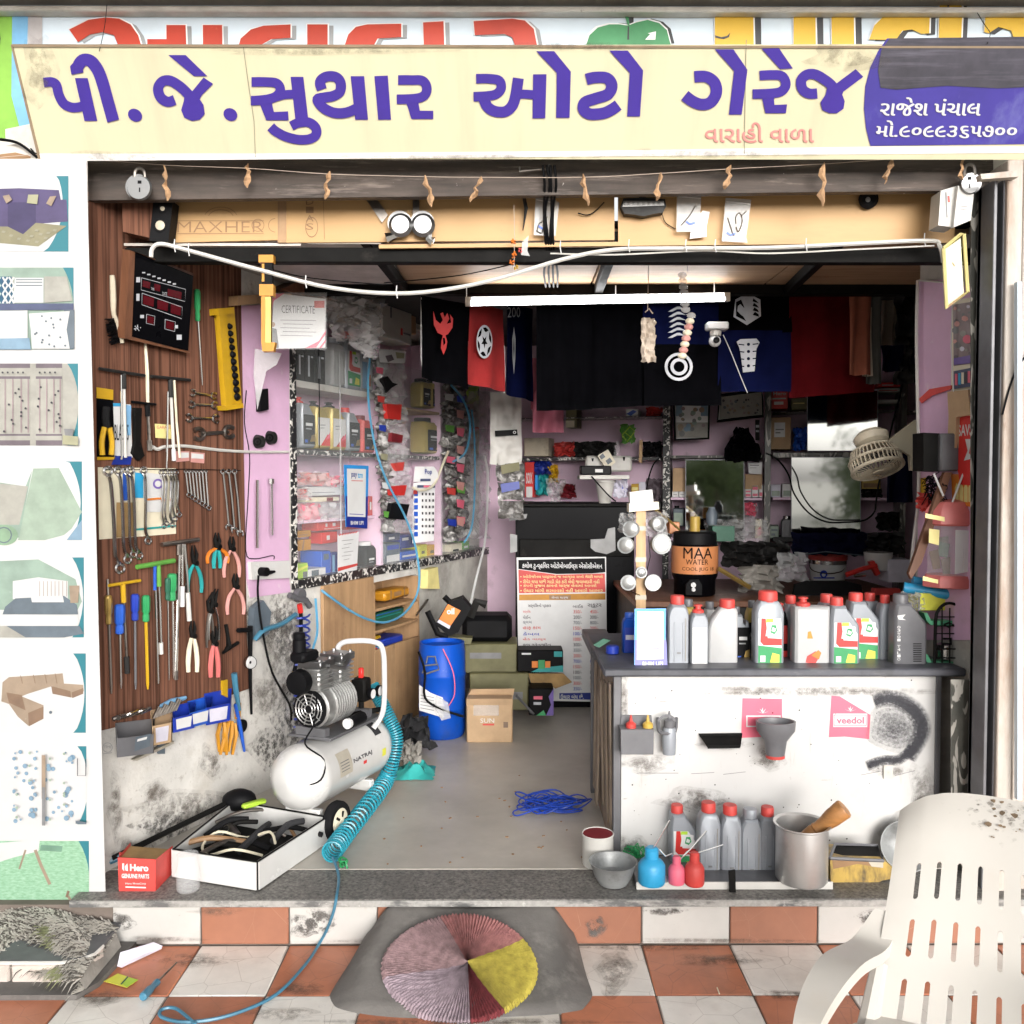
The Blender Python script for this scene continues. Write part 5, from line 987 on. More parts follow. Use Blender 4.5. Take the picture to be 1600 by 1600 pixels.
can('gold oil bottle with black spout and white label, left one',LW,483,506,628,701,-.1,.09,'oil_gold','black','white','slope',ART_R,cap_kind='spout')
can('gold oil bottle with black spout and white label, right one',LW,507,531,630,703,-.1,.09,'oil_gold','black','white','slope',ART_R,cap_kind='spout')
can('dark labelled grey bottle with red cap on the middle shelf',LW,533,553,638,704,-.1,.09,'oil_grey','red','black','slope',ART_D)
can('small red oil bottle at the right end of the middle shelf',LW,556,580,650,707,-.1,.09,'red_soft','dark_red','black','jug',ART_D)
can('gold and black oil bottle on the upper shelf of the second bay',LW,650,664,592,636,-.1,.09,'oil_gold','black','black','narrow',ART_D)
can('second gold and black oil bottle on the upper shelf of the second bay',LW,665,679,594,638,-.1,.09,'oil_gold','black','black','narrow',ART_D)
can('black capped gold bottle on the marbled shelf of the second bay',LW,652,680,654,708,-.1,.12,'oil_gold','black','black','slope',ART_D)
can('small brown bottle with red cap in the third bay',LW,744,766,668,710,-.1,.1,'brass','red','black','narrow',ART_D)
can('round dark bottle with white cap at the bottom of the first bay',LW,561,578,846,898,-.08,.09,'black','white','black','narrow',ART_D)
B='boxes in the left cupboard'
for lab,x0,y0,x1,y1,mat,pr,o1 in(('long white carton on the pile of packets',481,760,540,775,'white',[('grey_paint',R4(.1,.3,.7,.4))],-.06),('cream flat box under the white carton',479,776,530,785,'cream',[('dark_red',R4(.6,.1,.8,.9))],-.06),('red spark plug carton above the lower shelf, left',497,812,541,830,'red_soft',[('white',R4(.25,.4,.32,.75)),('white',R4(.5,.4,.6,.75)),('white',R4(.2,.15,.8,.2))],-.08),('second red carton beside the hanging price card',541,812,572,828,'red_soft',[('white',R4(.25,.35,.5,.7))],-.08),('red carton standing on end below the others',503,830,527,850,'red',[('white',R4(.3,.3,.5,.7))],-.1),('orange yellow box, upper of two at the left',461,828,486,841,'amber',[('burn',R4(.2,.3,.8,.45))],-.06),('bigger orange yellow box at the left',461,842,486,862,'amber',[('burn',[(.4,0),(.5,0),(.6,1),(.5,1)])],-.06),('lime green box in the lower left corner of the cupboard',461,879,481,916,'lime',[('oil_dark',R4(.6,.25,.95,.6)),('lemon',[(0,.6),(1,.8),(1,.9),(0,.75)])],-.03),('small white carton with a dark picture in the lower left',481,886,509,912,'white',[('p_brown',R4(.05,.05,.5,.5)),('p_slate',R4(.2,.5,.6,.9))],-.03),('blue box standing behind the white card, left',503,860,516,908,'blue',[('p_slate',R4(.2,.7,.8,.9))],-.05),('blue box standing behind the white card, right',517,862,529,906,'qr_navy',[('light_blue',R4(.2,.2,.5,.9))],-.05),('thin red tube box beside the payment stand',576,775,582,806,'red',[('white',R4(.3,.3,.7,.7))],-.05),('dark blue carton, top left of four in the second bay',603,832,625,846,'p_navy',[('white',R4(.2,.2,.6,.5))],-.06),('dark blue carton, top right of four in the second bay',626,834,650,858,'qr_navy',[('white',R4(.1,.6,.5,.8))],-.06),('blue carton, lower left of four in the second bay',603,847,625,884,'p_slate',[('white',R4(.05,.05,.95,.45)),('royal',R4(.1,.7,.9,.9))],-.06),('blue carton, lower right of four in the second bay',626,859,652,882,'blue',[('white',R4(.1,.55,.9,.7))],-.06),('yellow carton left of a twin in the second bay',655,850,667,876,'lemon',[('olive',R4(.3,.4,.7,.6))],-.06),('yellow carton right of a twin in the second bay',668,850,682,874,'yellow',[('olive',R4(.3,.4,.7,.6))],-.06),('cream carton in the lower third bay',704,848,722,868,'cream',[('black',R4(.2,.2,.7,.5))],-.06),('green carton in the lower third bay',723,845,733,864,'grass_green',[('white',R4(.2,.4,.8,.6))],-.06),('green packet on the top shelf of the third bay',745,606,754,632,'lime',[('dark_green',R4(.2,.5,.8,.9))],-.06),('small white jar box on the top shelf of the third bay',745,634,764,644,'white_dirty',[('orange',R4(.5,.3,.9,.8))],-.06)):
 pbox('carton',lab,'box',LW,x0,y0,x1,y1,-.18,o1,mat,pr,B)
for i,(x0,y0,x1,y1,mat,lab)in enumerate(((466,738,512,758,'coral','crumpled packet with pink print on the packet pile, left'),(508,744,536,760,'pink_red','crumpled pink packet on the packet pile, right'),(459,764,482,780,'red_soft','red foil packet at the left of the packet pile'),(461,786,500,816,'pink_red','stack of clear bagged pink parts on the lower shelf'),(500,786,540,812,'film','clear bag with a blue card on the lower shelf'))):
 m=MB(mat,LW);crumple(m,LW,x0,y0,x1,y1,-.06,.02,7,5,i,2);n_=MB('film',LW);crumple(n_,LW,x0-1,y0-1,x1+1,y1+1,-.045,.018,7,5,i+30,2)
 T('parts_packet',lab,'packet',[('content',m),('wrap',n_)],'packets in the left cupboard')
b=MB('qr_blue',LW);b.pg([(538,726),(576,728),(574,826),(541,823)],.004,.008);b.use('qr_navy').pg([(540,775),(575,776),(574,826),(541,823)],.0085)
w_=MB('white',LW);w_.pg([(542,732),(572,733),(571,808),(543,807)],.009);l=MB('qr_navy',LW);l.tx('pay',549,739,558,748,.0095,.02);l.use('cyan').tx('tm',559,739,567,747,.0095,.02);l.use('coral').st([(549,751),(567,751.5)],1.4,.0095);l.use('qr_lilac').st([(546,803),(568,804)],1.2,.0095);l.use('white').tx('BHIM UPI',548,814,568,820,.0095,.02)
T('payment_stand','blue and white payment card stuck on the cupboard glass','payment sign',[('board',b),('panel',w_),('lettering',l)])
b=MB('paper',LW);b.pg([(528,836),(561,831),(557,903),(528,906)],.006,.008);l=MB('red_soft',LW);l.pg([(528,887),(559,880),(558,884),(528,893)],.0085);l.pg([(528,902),(557,899),(557,903),(528,906)],.0085);[l.st([(530+i*4.2,837-i*.7),(533+i*4.2,834-i*.7)],1.6,.0085)for i in range(7)];l.use('p_grey');[l.st([(534+i%2*3,845+i*6),(552-i%3*3,843+i*6)],.7,.0085)for i in range(6)]
T('price_card','white hanging card with a red band at the bottom of the cupboard','card',[('sheet',b),('print',l)])
Q=Plane(LW.W(660,780,.05),(.75,.66,0));b=MB('paper',Q)
b.grid(lambda u,v:tuple(Q.px(648+30*u+v*2+(6*math.sin(v*3)if u>.5 else-4*v),729+24*v,.006*math.sin(u*3))),4,4);b.grid(lambda u,v:tuple(Q.px(646+34*u-v*2,755+94*v-4*u,.012*math.sin(u*3))),6,6)
l=MB('qr_navy',Q);l.tx('Pop',664,733,675,743,.014,.01);l.use('p_navy').st([(657,750),(673,750)],4,.014);l.st([(652,760),(680,760)],4,.016);l.use('pink_red').st([(662,760),(672,760)],3,.017)
for i in range(7):
 l.use('blue').rc(647,768+i*10.5,653,775+i*10.5,.016);l.use('p_dark')
 for j in range(4):l.rc(659+j*5.5,770+i*10,661.5+j*5.5,774+i*10,.016)
l.use('red_soft').rc(646,766,652,772,.0165)
T('calendar','small tear off calendar hanging before the second bay of the cupboard','calendar',[('sheet',b),('print',l)])
def strip(label,cells,o,seed=0,name='packet_strip'):
 ps=[]
 for i,(x0,y0,x1,y1,mat,inner)in enumerate(cells):
  m=MB(mat,LW);crumple(m,LW,x0,y0,x1,y1,o,.022,6,7,seed+i,3);ps.append(('pouch',m))
  if inner:q=MB(inner[0],LW);q.pg(inner[1],o-.004,o+.02);ps.append(('part_inside',q))
 T(name,label,'packets',ps)
strip('hanging chain of clear blister pouches with red and black parts',[(592,546,634,620,'film',('rubber',[(598,592),(606,588),(614,598),(622,600),(612,606),(604,614)])),(597,620,633,662,'film',('red',[(604,631),(628,632),(626,656),(606,654)])),(602,662,636,702,'film',('dark_red',[(612,676),(630,680),(628,692),(612,690)])),(604,702,640,742,'film',('red_soft',[(616,724),(632,722),(630,735),(620,736)])),(606,742,642,780,'film',('red',[(610,760),(636,758),(632,774),(612,774)])),(604,780,646,832,'film',('black',[(612,786),(640,788),(634,812),(608,810)]))],.05,5)
m=MB('paper',LW);m.pg([(592,545),(634,549),(633,568),(594,566)],.078,.08);m.use('p_plum').pg([(602,556),(612,554),(616,562),(606,566)],.081);m.use('p_lemon').pg([(618,550),(632,552),(631,560),(620,560)],.081)
T('header_card','printed header card at the top of the blister pouches','card',m)
def foil(label,x0,x1,y0,y1,n,o,seed,bend=0):
 ps=[]
 for i in range(n):
  m=MB('film_silver',LW);ya=y0+(y1-y0)*i/n;yb=y0+(y1-y0)*(i+1)/n;s=bend*(i/n);crumple(m,LW,x0+s,ya,x1+s,yb,o,.03,5,8,seed+i,3.5);q=MB(('red_soft','royal','p_lemon','white','grass_green','pink_red')[(i+seed)%6],LW);h_=yb-ya;q.pg([(x0+s+3,ya+h_*.3),(x1+s-3,ya+h_*.33),(x1+s-4,ya+h_*.55),(x0+s+4,ya+h_*.5)],o+.031,o+.033);ps.append(('sachet',m,[('print',q)]))
 T('foil_strip',label,'sachets',ps,'strips of foil sachets')
foil('strip of silver foil sachets hanging down the first cupboard divider',585,602,560,830,6,.03,11,14)
foil('left one of two broad silver sachet strips before the third bay',692,712,600,845,5,.03,21,6)
foil('right one of two broad silver sachet strips, with pink print',711,730,604,840,5,.05,31,0)
ps=[]
for i in range(7):m=MB('pink_red' if i%2 else 'salmon',LW);y=640+i*28;m.pg([(714,y),(726,y+2),(724,y+15),(715,y+12)],.082,.084);ps.append(('print',m))
T('sachet_print','pink printed labels on the right silver sachet strip','labels',ps)
ps=[]
for i in range(4):m=MB('film',LW);crumple(m,LW,731,612+i*58,765,668+i*58,.02,.025,6,6,50+i,3);ps.append(('pouch',m))
T('pouch_strip','clear pouches hanging in a column beside the blue hose','packets',ps)
Q=FP(5.2);ps=[('sheet',crumple(MB('white_dirty',Q),Q,766,613,815,726,0,.012,6,10,61,2))]
m=MB('black',Q);m.pg([(773,673),(808,671),(809,680),(774,682)],.014,.02);m.use('white').ring(804,675.5,1.4,2.4,.0205);ps.append(('strap_label',m))
for i in range(3):
 m=MB('film_silver',Q);crumple(m,Q,776+i*1.5,724+i*29,819,753+i*29,.0,.03,6,5,70+i,3);ps.append(('pouch',m))
 if i<2:q=MB(('olive','qr_navy')[i],Q);q.pg([(782,727+i*29),(811,722+i*30),(812,735+i*29),(784,741+i*29)],.03,.036);ps.append(('part_inside',q))
T('spare_packets','long grey white packet with a black strap and silver pouches hanging below it','packets',ps)
for i,(x0,y0,x1,y1,o)in enumerate(((505,452,560,530,.12),(540,462,600,545,.16),(520,455,600,500,.08),(560,470,590,560,.2))):
 m=MB('film',LW);crumple(m,LW,x0,y0,x1,y1,o,.05,10,10,80+i,7,taper=lambda v:1-.45*v)
 T('plastic_bag','grey clear plastic bag, %s of the bunch hung above the cupboard'%('left one','lower right one','flat upper one','long thin one')[i],'plastic bag',m,'clear bags above the cupboard')
pbox('carton','brown carton with a white lower half on top of the cupboard','box',LW,578,462,650,500,-.1,.1,'card',[('white',R4(0,0,.6,.12))])
pbox('carton','white carton with a small red logo on top of the cupboard','box',LW,598,486,643,526,-.02,.12,'white_dirty',[('red',R4(.6,.2,.68,.4)),('p_slate',R4(.25,.6,.3,.9)),('p_grey',R4(.7,.25,.95,.3))])
g=MB('hose_blue',LW);g.tb([(578,560,.04),(575,600,.04),(578,650,.05),(588,705,.06),(606,755,.07),(632,805,.08),(648,850,.09),(655,895,.09),(651,930,.1),(632,958,.1),(604,972,.1),(575,968,.09),(545,953,.08),(518,934,.07),(502,922,.04)],1.9,sm=5);T('blue_air_hose','blue air hose looping down the cupboard front and back to the wooden cabinet','hose',g)
g=MB('hose_blue',LW);g.tb([(705,602,.08),(722,622,.09),(733,650,.09),(734,680,.09),(728,705,.09),(718,716,.08),(706,722,.06)],1.8,sm=5);g.tb([(737,640,.07),(741,680,.07),(742,740,.07),(740,800,.07),(735,830,.07),(725,848,.05)],1.5,sm=5);T('blue_hose_loop','second thin blue hose looped in front of the third bay','hose',g)
g=MB('cream',LW);g.tb([(700,706,.05),(690,730,.08),(678,757,.1),(660,766,.1),(645,762,.08)],2,sm=4);T('draped_string','cream cord draped across the calendar','string',g)
g=MB('white',LW);g.tb([(757,712,.05),(762,740,.05),(761,800,.06),(757,850,.08),(745,900,.12),(734,950,.16)],1.9,sm=4);T('white_tube','white tube hanging from the third bay to the black oil can','tube',g)
# ---------------------------------------------------------------- wooden cabinet under the cupboard
c0=LW.px(500,950).x
zc=1.038;zl=.17
ps=[]
m=MB('cab_ply',LW);m.bx(c0,ca0-.004,zl,zc,.002,.02,.002);ps.append(('door',m))
m=MB('cab_ply',LW);m.bx(ca0-.003,ca1,zl,LW.px(600,1010).y,.002,.02,.002);ps.append(('lower_panel',m))
m=MB('cab_ply',LW);m.bx(ca0+.001,ca1-.001,.505,.995,-.235,-.228);m.bx(ca0,ca0+.012,.505,.99,-.227,.018);m.bx(ca1-.012,ca1,.505,.99,-.227,.018);ps.append(('case',m))
for y in(952,986,1024):
 z=LW.px(583,y).y;m=MB('cab_ply',LW);m.bx(ca0+.013,ca1-.013,z-.014,z,-.226,.015,.001);ps.append(('shelf',m))
T('wooden_cabinet','plain plywood cabinet with open pigeonholes built under the cupboard','cabinet',ps)
pbox('amber_case','yellow and black plastic tool case in the top pigeonhole','tool case',LW,602,916,640,940,-.14,-.03,'amber',[('burn',R4(.35,.3,.65,.75)),('burn',R4(.2,0,.25,1)),('burn',R4(.75,0,.8,1))],bev=.012)
pbox('green_box','dark green plastic box in the middle pigeonhole','box',LW,583,948,631,977,-.16,-.03,'dark_green',[('teal',R4(.1,.5,.9,.6)),('blue',R4(.1,.8,.9,.88))],bev=.004)
pbox('blue_bundle','blue carton in the lower pigeonhole','box',LW,596,990,630,1020,-.16,-.03,'royal',[('qr_navy',R4(.1,.2,.9,.3))],bev=.008)
pbox('cyan_carton','small cyan carton beside the blue one','box',LW,585,1008,600,1024,-.12,-.01,'cyan',[('red',R4(0,0,.3,1))])
pbox('yellow_carton','small yellow carton behind the cyan one','box',LW,583,992,595,1002,-.16,-.08,'yellow')
b=MB('pale_yellow',LW);b.pg([(669,890),(684,886),(687,920),(668,920)],.002,.05);T('cream_block','pale yellow block hung on the grey wall below the cupboard','block',b)
g=MB('steel_dirty',LW);g.tb([(650,962,.02),(660,950,.03),(669,937,.03)],1.2);g.tb([(652,958,.02),(668,936,.02)],.9);T('wire_hook','small wire hook on the grey wall beside the pigeonholes','hook',g)
# ---------------------------------------------------------------- back wall shelving
ps=[]
def bwbox(name,mat,x0,y0,x1,y1,o0,o1):
 m=MB(mat,BW);a=BW.px(x0,y1,o1);b=BW.px(x1,y0,o1);m.bx(a.x,b.x,a.y,b.y,o0,o1,.001);ps.append((name,m))
SO=.26
for x0,x1,mt_ in((1034,1047,'marble_paper'),(1192,1207,'marble_grey'),(1403,1420,'marble_grey')):bwbox('post',mt_,x0,470,x1,1000,.001,SO)
for x0,x1,y,mt_,h in((800,1033,651,'marble_paper',3),(800,1033,714,'marble_paper',6),(800,1033,786,'black_dusty',8),(1048,1191,711,'marble_grey',5),(1048,1191,778,'pink_shelf',3),(1048,1191,842,'pink_shelf',3),(1208,1402,706,'marble_grey',9),(1208,1402,640,'marble_paper',4),(1208,1402,778,'pink_shelf',3),(1208,1402,842,'black_dusty',4),(1421,1500,640,'marble_paper',4)):
 bwbox('shelf',mt_,x0,y,x1,y+h,.001,SO-.01)
m=MB('marble_paper',BW);m.pg([(1042,630),(1047,630),(1047,840),(1040,840)],SO+.001);ps.append(('trim',m))
T('wall_shelves','pink shelving with marbled uprights across the back wall','shelves',ps)
G='cartons on the back shelves'
FO=SO-.03
for lab,x0,y0,x1,y1,mat,pr in(('white and blue carton on the upper back shelf under the black cloths',978,639,997,650,'white',[('blue',[(0,.3),(.6,.9),(.9,.6),(.4,0)])]),('tall red carton with a white vertical word at the left of the back shelf',820,722,834,777,'red',[('white',R4(.15,0,.85,.3))]),('cream box on the back shelf beside the silver pouches',819,684,857,713,'cream_old',[]),('brown carton under the pink cloth',884,632,901,668,'olive',[('cream',R4(0,0,.8,.3))]),('small yellow carton right of the white bucket',986,756,998,769,'yellow',[('pale_yellow',R4(.1,.2,.9,.6))]),('lilac grey carton beside the small yellow one',998,753,1008,769,'lilac_paper',[]),('plain brown upright carton left of the middle mirror',1051,731,1071,768,'card',[]),('small white carton under the brown upright one, left',1050,768,1060,777,'white',[('p_grey',R4(.2,.4,.8,.5))]),('small white carton under the brown upright one, right',1061,768,1071,777,'white',[('p_grey',R4(.2,.4,.8,.5))]),('brown carton right of the middle mirror behind pink cartons',1164,741,1191,765,'card',[]),('small pink and white carton, left of three',1164,764,1174,777,'white',[('pink_red',R4(.1,.1,.9,.4)),('pink_red',R4(.1,.6,.9,.8))]),('small pink and white carton, middle of three',1175,758,1185,777,'white',[('pink_red',R4(.1,.1,.9,.3)),('pink_red',R4(.1,.6,.9,.85))]),('small pink and white carton, right of three',1186,758,1192,777,'white',[('pink_red',R4(.1,.1,.9,.4))]),('red spare parts carton with white lettering on the top back shelf',1204,609,1231,639,'red_soft',[('white',('t','Hero',.15,.72,.75,.18,.03)),('white',R4(.1,.5,.9,.58)),('white',R4(.2,.22,.75,.38))]),('dark carton beside the red spare parts carton',1237,622,1262,640,'olive',[('pale_yellow',R4(.1,.5,.8,.6))]),('brown carton with a white shipping label on the back shelf',1203,652,1236,702,'card',[('paper',R4(.2,.38,.72,.84)),('p_grey',R4(.26,.6,.66,.64)),('p_grey',R4(.26,.5,.5,.54))]),('red and white carton lying on the far right shelf',1371,597,1407,605,'red',[('white',R4(.2,.3,.7,.5))]),('white carton lying under the red one on the far right shelf',1369,606,1406,613,'white_dirty',[('red',R4(.1,.3,.9,.5))]),('flat white carton lower on the far right shelf',1370,624,1406,631,'white_dirty',[]),('grey white card box behind the black cable, left',1204,757,1220,777,'lilac_paper',[('p_ltgreen',R4(.1,.1,.9,.5))]),('grey white card box behind the black cable, right',1222,756,1240,777,'paper',[('p_ltgreen',R4(.1,.1,.9,.5))]),('small green labelled carton at the bottom of the right bay',1203,822,1217,841,'p_ltgreen',[('p_slate',R4(.15,.6,.85,.75)),('p_slate',R4(.15,.2,.6,.4))]),('white and red card carton beside the right upright',1180,812,1191,841,'cream',[('pink_red',[(.3,.1),(.9,.2),(.8,.7),(.4,.5)])]),('yellow brown carton behind the fan',1346,742,1376,764,'brass',[('burn',R4(.1,.1,.9,.4))])):
 pbox('carton',lab,'box',BW,x0,y0,x1,y1,.05,FO,mat,pr,G)
q=MB('white',BW);q.tx('SOX',822,738,832,756,FO+.002,.03);T('carton_lettering','white lettering on the tall red carton','lettering',q)
q=MB('qr_blue',BW);q.rc(836,742,840,765,.1,FO);T('blue_carton','thin blue carton beside the tall red one','box',q)
def bagm(label,pl,x0,y0,x1,y1,o,mat,seed,amp=.03,name='parts_bag',cat='bag',taper=None,nu=8,nv=8,group=None,edge=3):
 m=MB(mat,pl);crumple(m,pl,x0,y0,x1,y1,o,amp,nu,nv,seed,edge,taper);return T(name,label,cat,m,group)
bagm('dark blue polythene bundle on the back shelf beside the red carton',BW,828,717,860,742,.2,'qr_navy',101);bagm('yellow crumpled pack on the back shelf',BW,856,726,873,754,.2,'yellow',102);bagm('grey clear bag hanging over the back shelf edge',BW,852,748,884,788,.24,'film',103,taper=lambda v:1-.6*v);bagm('teal and black parts pile below the blue bundle',BW,836,740,858,774,.18,'teal',104);bagm('dark red packets beside the grey clear bag',BW,876,757,900,778,.15,'dark_red',105)
bagm('red and white bottle pack lying on the back shelf',BW,866,690,898,713,.2,'red_soft',106);bagm('dark grey plastic bundle lying on the back shelf',BW,896,690,962,714,.17,'black_dusty',107,nu=12);bagm('bright green wrapped pack leaning on the back shelf',BW,970,663,992,692,.2,'grass_green',108,.02);bagm('black rubber parts heap left of the centre upright',BW,1005,690,1034,714,.18,'rubber',109);bagm('red crumpled packets at the end of the upper back shelf',BW,1009,637,1034,651,.2,'red_soft',110);bagm('brown grey netting bundle right of the small cartons',BW,1010,748,1034,786,.18,'p_plum',111)
m=MB('lime',BW);m.st([(972,680),(984,667),(992,674),(980,690),(972,680)],1.6,.24);m.st([(977,676),(987,684)],1.2,.24);T('pack_print','lime printed outline on the green wrapped pack','print',m)
m=MB('clear',BW);m.lathe([(.02,0),(.022,.06),(.012,.08),(.012,.09)],BW.px(964,712,.2),12,ax=(0,1,0));T('small_clear_bottle','small clear bottle beside the green wrapped pack','bottle',m)
m=MB('batten',BW);m.pg([(999,688),(1004,687),(1003,724),(998,722)],.24,.26);T('wood_stick','short light wood stick hanging left of the centre upright','stick',m)
bagm('blue printed polythene bag on the right back shelf',BW,1240,668,1263,704,.2,'blue',112);bagm('pink and white snack packets at the foot of the right upright',BW,1162,786,1183,842,.2,'film',113,.02);bagm('red topped packet above the snack packets',BW,1163,785,1181,806,.21,'pink_red',114,.02);bagm('dark bundle on the shelf below the fan',BW,1345,762,1378,778,.2,'black_dusty',115);bagm('rust coloured hose pile on the bench right end',BW,1370,800,1410,830,.24,'black_dusty',116,.05)
can('dark bottle with silver cap at the bottom of the right bay',BW,1220,1238,806,842,.16,.1,'oil_dark','chrome',None,'narrow');can('grey tin with tilted picture label below the plain brown carton',BW,1052,1070,790,822,.16,.1,'p_slate','black','p_ltgreen','box',[])
m=MB('paper',BW);m.pg([(1169,723),(1191,722),(1190,741),(1170,740)],SO+.004);m.use('p_grey').st([(1172,727),(1186,727)],1.5,SO+.005);m.st([(1172,731),(1182,731)],.8,SO+.005);T('paper_note','white paper note pinned right of the middle mirror','note',m)
def framed(label,pts,art,o=SO+.004,fr='black',wdt=4):
 f=MB(fr,BW);f.tb(list(pts)+[pts[0],pts[1]],wdt/2,o+.01,n=4);s=MB('paper',BW);s.pg(pts,o,o+.004);a=MB(art[0][0],BW)
 for mt_,p in art:a.use(mt_).pg(p,o+.0045)
 T('framed_picture',label,'picture',[('frame',f),('sheet',s),('print',a)])
random.seed(12)
framed('upright framed picture in pale blue and pink between the black cloths and the mirror',[(1053,630),(1108,630),(1107,685),(1055,687)],[('p_sky',R4(1056,632,1066,650)),('p_sky',R4(1095,632,1106,650)),('p_cream',R4(1056,660,1106,684))]+[(('p_tan','p_rose','p_sky','p_mint','p_grey')[i%5],circ(random.uniform(1062,1100),random.uniform(638,678),random.uniform(2,5),8))for i in range(26)])
framed('tilted framed flower print leaning under the navy cloth',[(1124,618),(1191,610),(1192,650),(1121,658)],[('p_cream',[(1126,618),(1190,612),(1190,649),(1124,655)])]+[(('p_rose','p_slate','p_grey','p_tan','p_dark')[i%5],circ(random.uniform(1130,1186),random.uniform(618,648),random.uniform(1,2.6),7))for i in range(30)],wdt=5)
bagm('knotted black carrier bag hanging in front of the middle shelf',BW,1132,668,1188,722,SO+.06,'black_gloss',120,.05,'carrier_bag',taper=lambda v:.35+.65*min(1,v*1.6),nu=10,nv=10)
m=MB('iron_black',BW);m.rc(1180,656,1187,688,SO+.002,SO+.012);m.use('emblem_grey').rc(1181,664,1186,668,SO+.0125);m.rc(1181,672,1186,675,SO+.0125);T('pen_tag','small black hanging tag beside the right upright','tag',m)
def mirror_(label,x0,y0,x1,y1,u):
 c=BW.W((x0+x1)/2,(y0+y1)/2,SO+.03);pl=Plane(c,u);b=MB('mirror',pl);b.rc(x0,y0,x1,y1,0,.002);k=MB('emblem_grey',pl);k.rc(x0-1,y0-1,x1+1,y1+1,-.008,-.001)
 T('mirror',label,'mirror',[('glass',b),('backing',k)],'frameless mirrors on the back shelves')
mirror_('middle frameless mirror behind the water jug reflecting greenery',1072,719,1162,843,(.968,-.25,0));mirror_('right lower frameless mirror reflecting a white house and trees',1237,715,1344,836,(.925,-.38,0));mirror_('right upper frameless mirror under the maroon cloth reflecting the sky',1262,610,1371,704,(.918,-.397,0))
Q=FP(5.55)
m=MB('white_dirty',Q);a,b_=Q.px(915,737),Q.px(988,712);m.bx(a.x,b_.x,a.y,b_.y,-.06,0,.012);k=MB('black',Q);k.pg([(924,716),(928,716),(927,721),(925,721)],.001);k.pg([(973,714),(977,714),(976,720),(974,720)],.001)
T('white_panel_box','long white plastic box with two keyholes behind the black cabinet','box',[('case',m),('keyhole',k)])
m=MB('cream',Q);m.pg([(934,712),(950,702),(962,722),(948,734)],.01,.05);k=MB('p_slate',Q);k.pg([(936,713),(942,708),(946,714),(940,718)],.051);k.pg([(946,720),(953,715),(957,721),(950,726)],.051);T('meter','small white meter with grey display leaning on the long white box','meter',[('case',m),('display',k)])
m=MB('black_gloss',Q);a,b_=Q.px(905,742),Q.px(952,728);m.bx(a.x,b_.x,a.y,b_.y,.0,.12,.006);m.use('white').rc(930,733,942,738,.121);T('recorder','flat black recorder box lying on the white shelf board','recorder',m)
m=MB('white_dirty',Q);a,b_=Q.px(903,749),Q.px(979,742.5);m.bx(a.x,b_.x,a.y,b_.y,-.05,.14,.003);T('white_shelf_board','white board that carries the black recorder','board',m)
m=MB('white_dirty',Q);k=Q.sc(945,770);c=Q.px(944,790);m.lathe([(.011,0),(9*k,4*k),(15*k,36*k),(16.5*k,37*k),(16.5*k,40*k),(14*k,40*k)],(c.x,c.y,.04),18,ax=(0,1,0));T('white_bucket','white plastic filter bucket under the white board','bucket',m)
bagm('white and blue bag behind the filter bucket',Q,958,750,980,778,.03,'lilac_paper',121,.015);m=MB('royal',Q);m.rc(972,748,980,768,.0,.02);T('blue_carton','blue carton behind the white and blue bag','box',m)
g=MB('black',Q);g.tb([(924,744,.15),(938,760,.16),(952,775,.15),(962,783,.12)],1.2,sm=4);g2=MB('black',Q);g2.tb([(1035,712,.1),(1022,724,.1),(1014,745,.1),(1010,765,.1)],1.2,sm=4);T('black_flex','black cable trailing from the recorder across the bucket','cable',g);T('black_flex','black cable curving down left of the marbled centre upright','cable',g2)
Q=FP(5.42);fl=.165
a,b_=Q.px(806,1104),Q.px(992,792)
m=MB('black_gloss',Q);m.bx(a.x,b_.x,fl,b_.y,-.42,-.012,.004);ps=[('case',m)]
m=MB('iron_black',Q);z0,z1=Q.px(880,870).y,Q.px(880,842).y;m.bx(a.x+.02,b_.x-.02,z0,z1,-.012,0,.008);ps.append(('front_band',m))
m=MB('iron_black',Q);m.bx(a.x-.02,b_.x+.01,b_.y-.0,b_.y+.02,-.44,.0,.004);ps.append(('top',m))
T('black_cabinet','glossy black steel cabinet standing at the back behind the rate board','cabinet',ps)
for lab,pts in(('silver tape patch at the right corner of the black cabinet',[(923,843),(945,842),(950,826),(961,824),(962,860),(948,866),(930,862),(923,856)]),('silver tape patch at the left corner of the black cabinet',[(797,834),(808,836),(808,862),(797,864)]),('silver tape patch on the left edge above the rate board',[(795,806),(824,803),(822,810),(796,814)])):
 m=MB('duct_tape',Q);m.pg(pts,.002,.012);T('tape_patch',lab,'tape',m,'silver tape on the black cabinet')
m=MB('paper',Q);m.pg([(807,871),(947,870),(949,1097),(811,1094)],.012,.018);ps=[('sheet',m)]
k=MB('black',Q);k.pg([(810,875),(945,872),(946,894),(925,896),(870,897),(810,889)],.0185);k.use('red_soft').pg([(810,890),(870,898),(945,896),(946,925),(811,927)],.0185);k.use('amber').pg([(811,929),(946,927),(946,937),(811,938)],.0185);k.use('qr_navy').pg([(874,1083),(948,1082),(949,1094),(874,1092)],.0185);k.use('burn').pg([(858,930),(892,930),(892,937),(858,937)],.0187)
l=MB('paper',Q);l.tx('કલોલ ટુ-વ્હિલર ઓટોમોબાઈલ્સ એસોસીએશન',816,878,941,890,.0195,.02,skew=1);l.use('pale_yellow')
for i,t in enumerate(('• ઓરીજીનલ પાર્ટસનો જ આગ્રહ રાખો ગેરંટી મળશે','• રીપેર થયા પછી ગાડી ચેક કરી લેવી જવાબદારી નહીં','• કંપની મુજબ કામનો ચાર્જ લેવામાં આવશે','• ઉધાર માંગી શરમાવશો નહીં અમારો આભાર')):l.tx(t,813,898+i*7,942-i%3*5,904.5+i*7,.0195,.012)
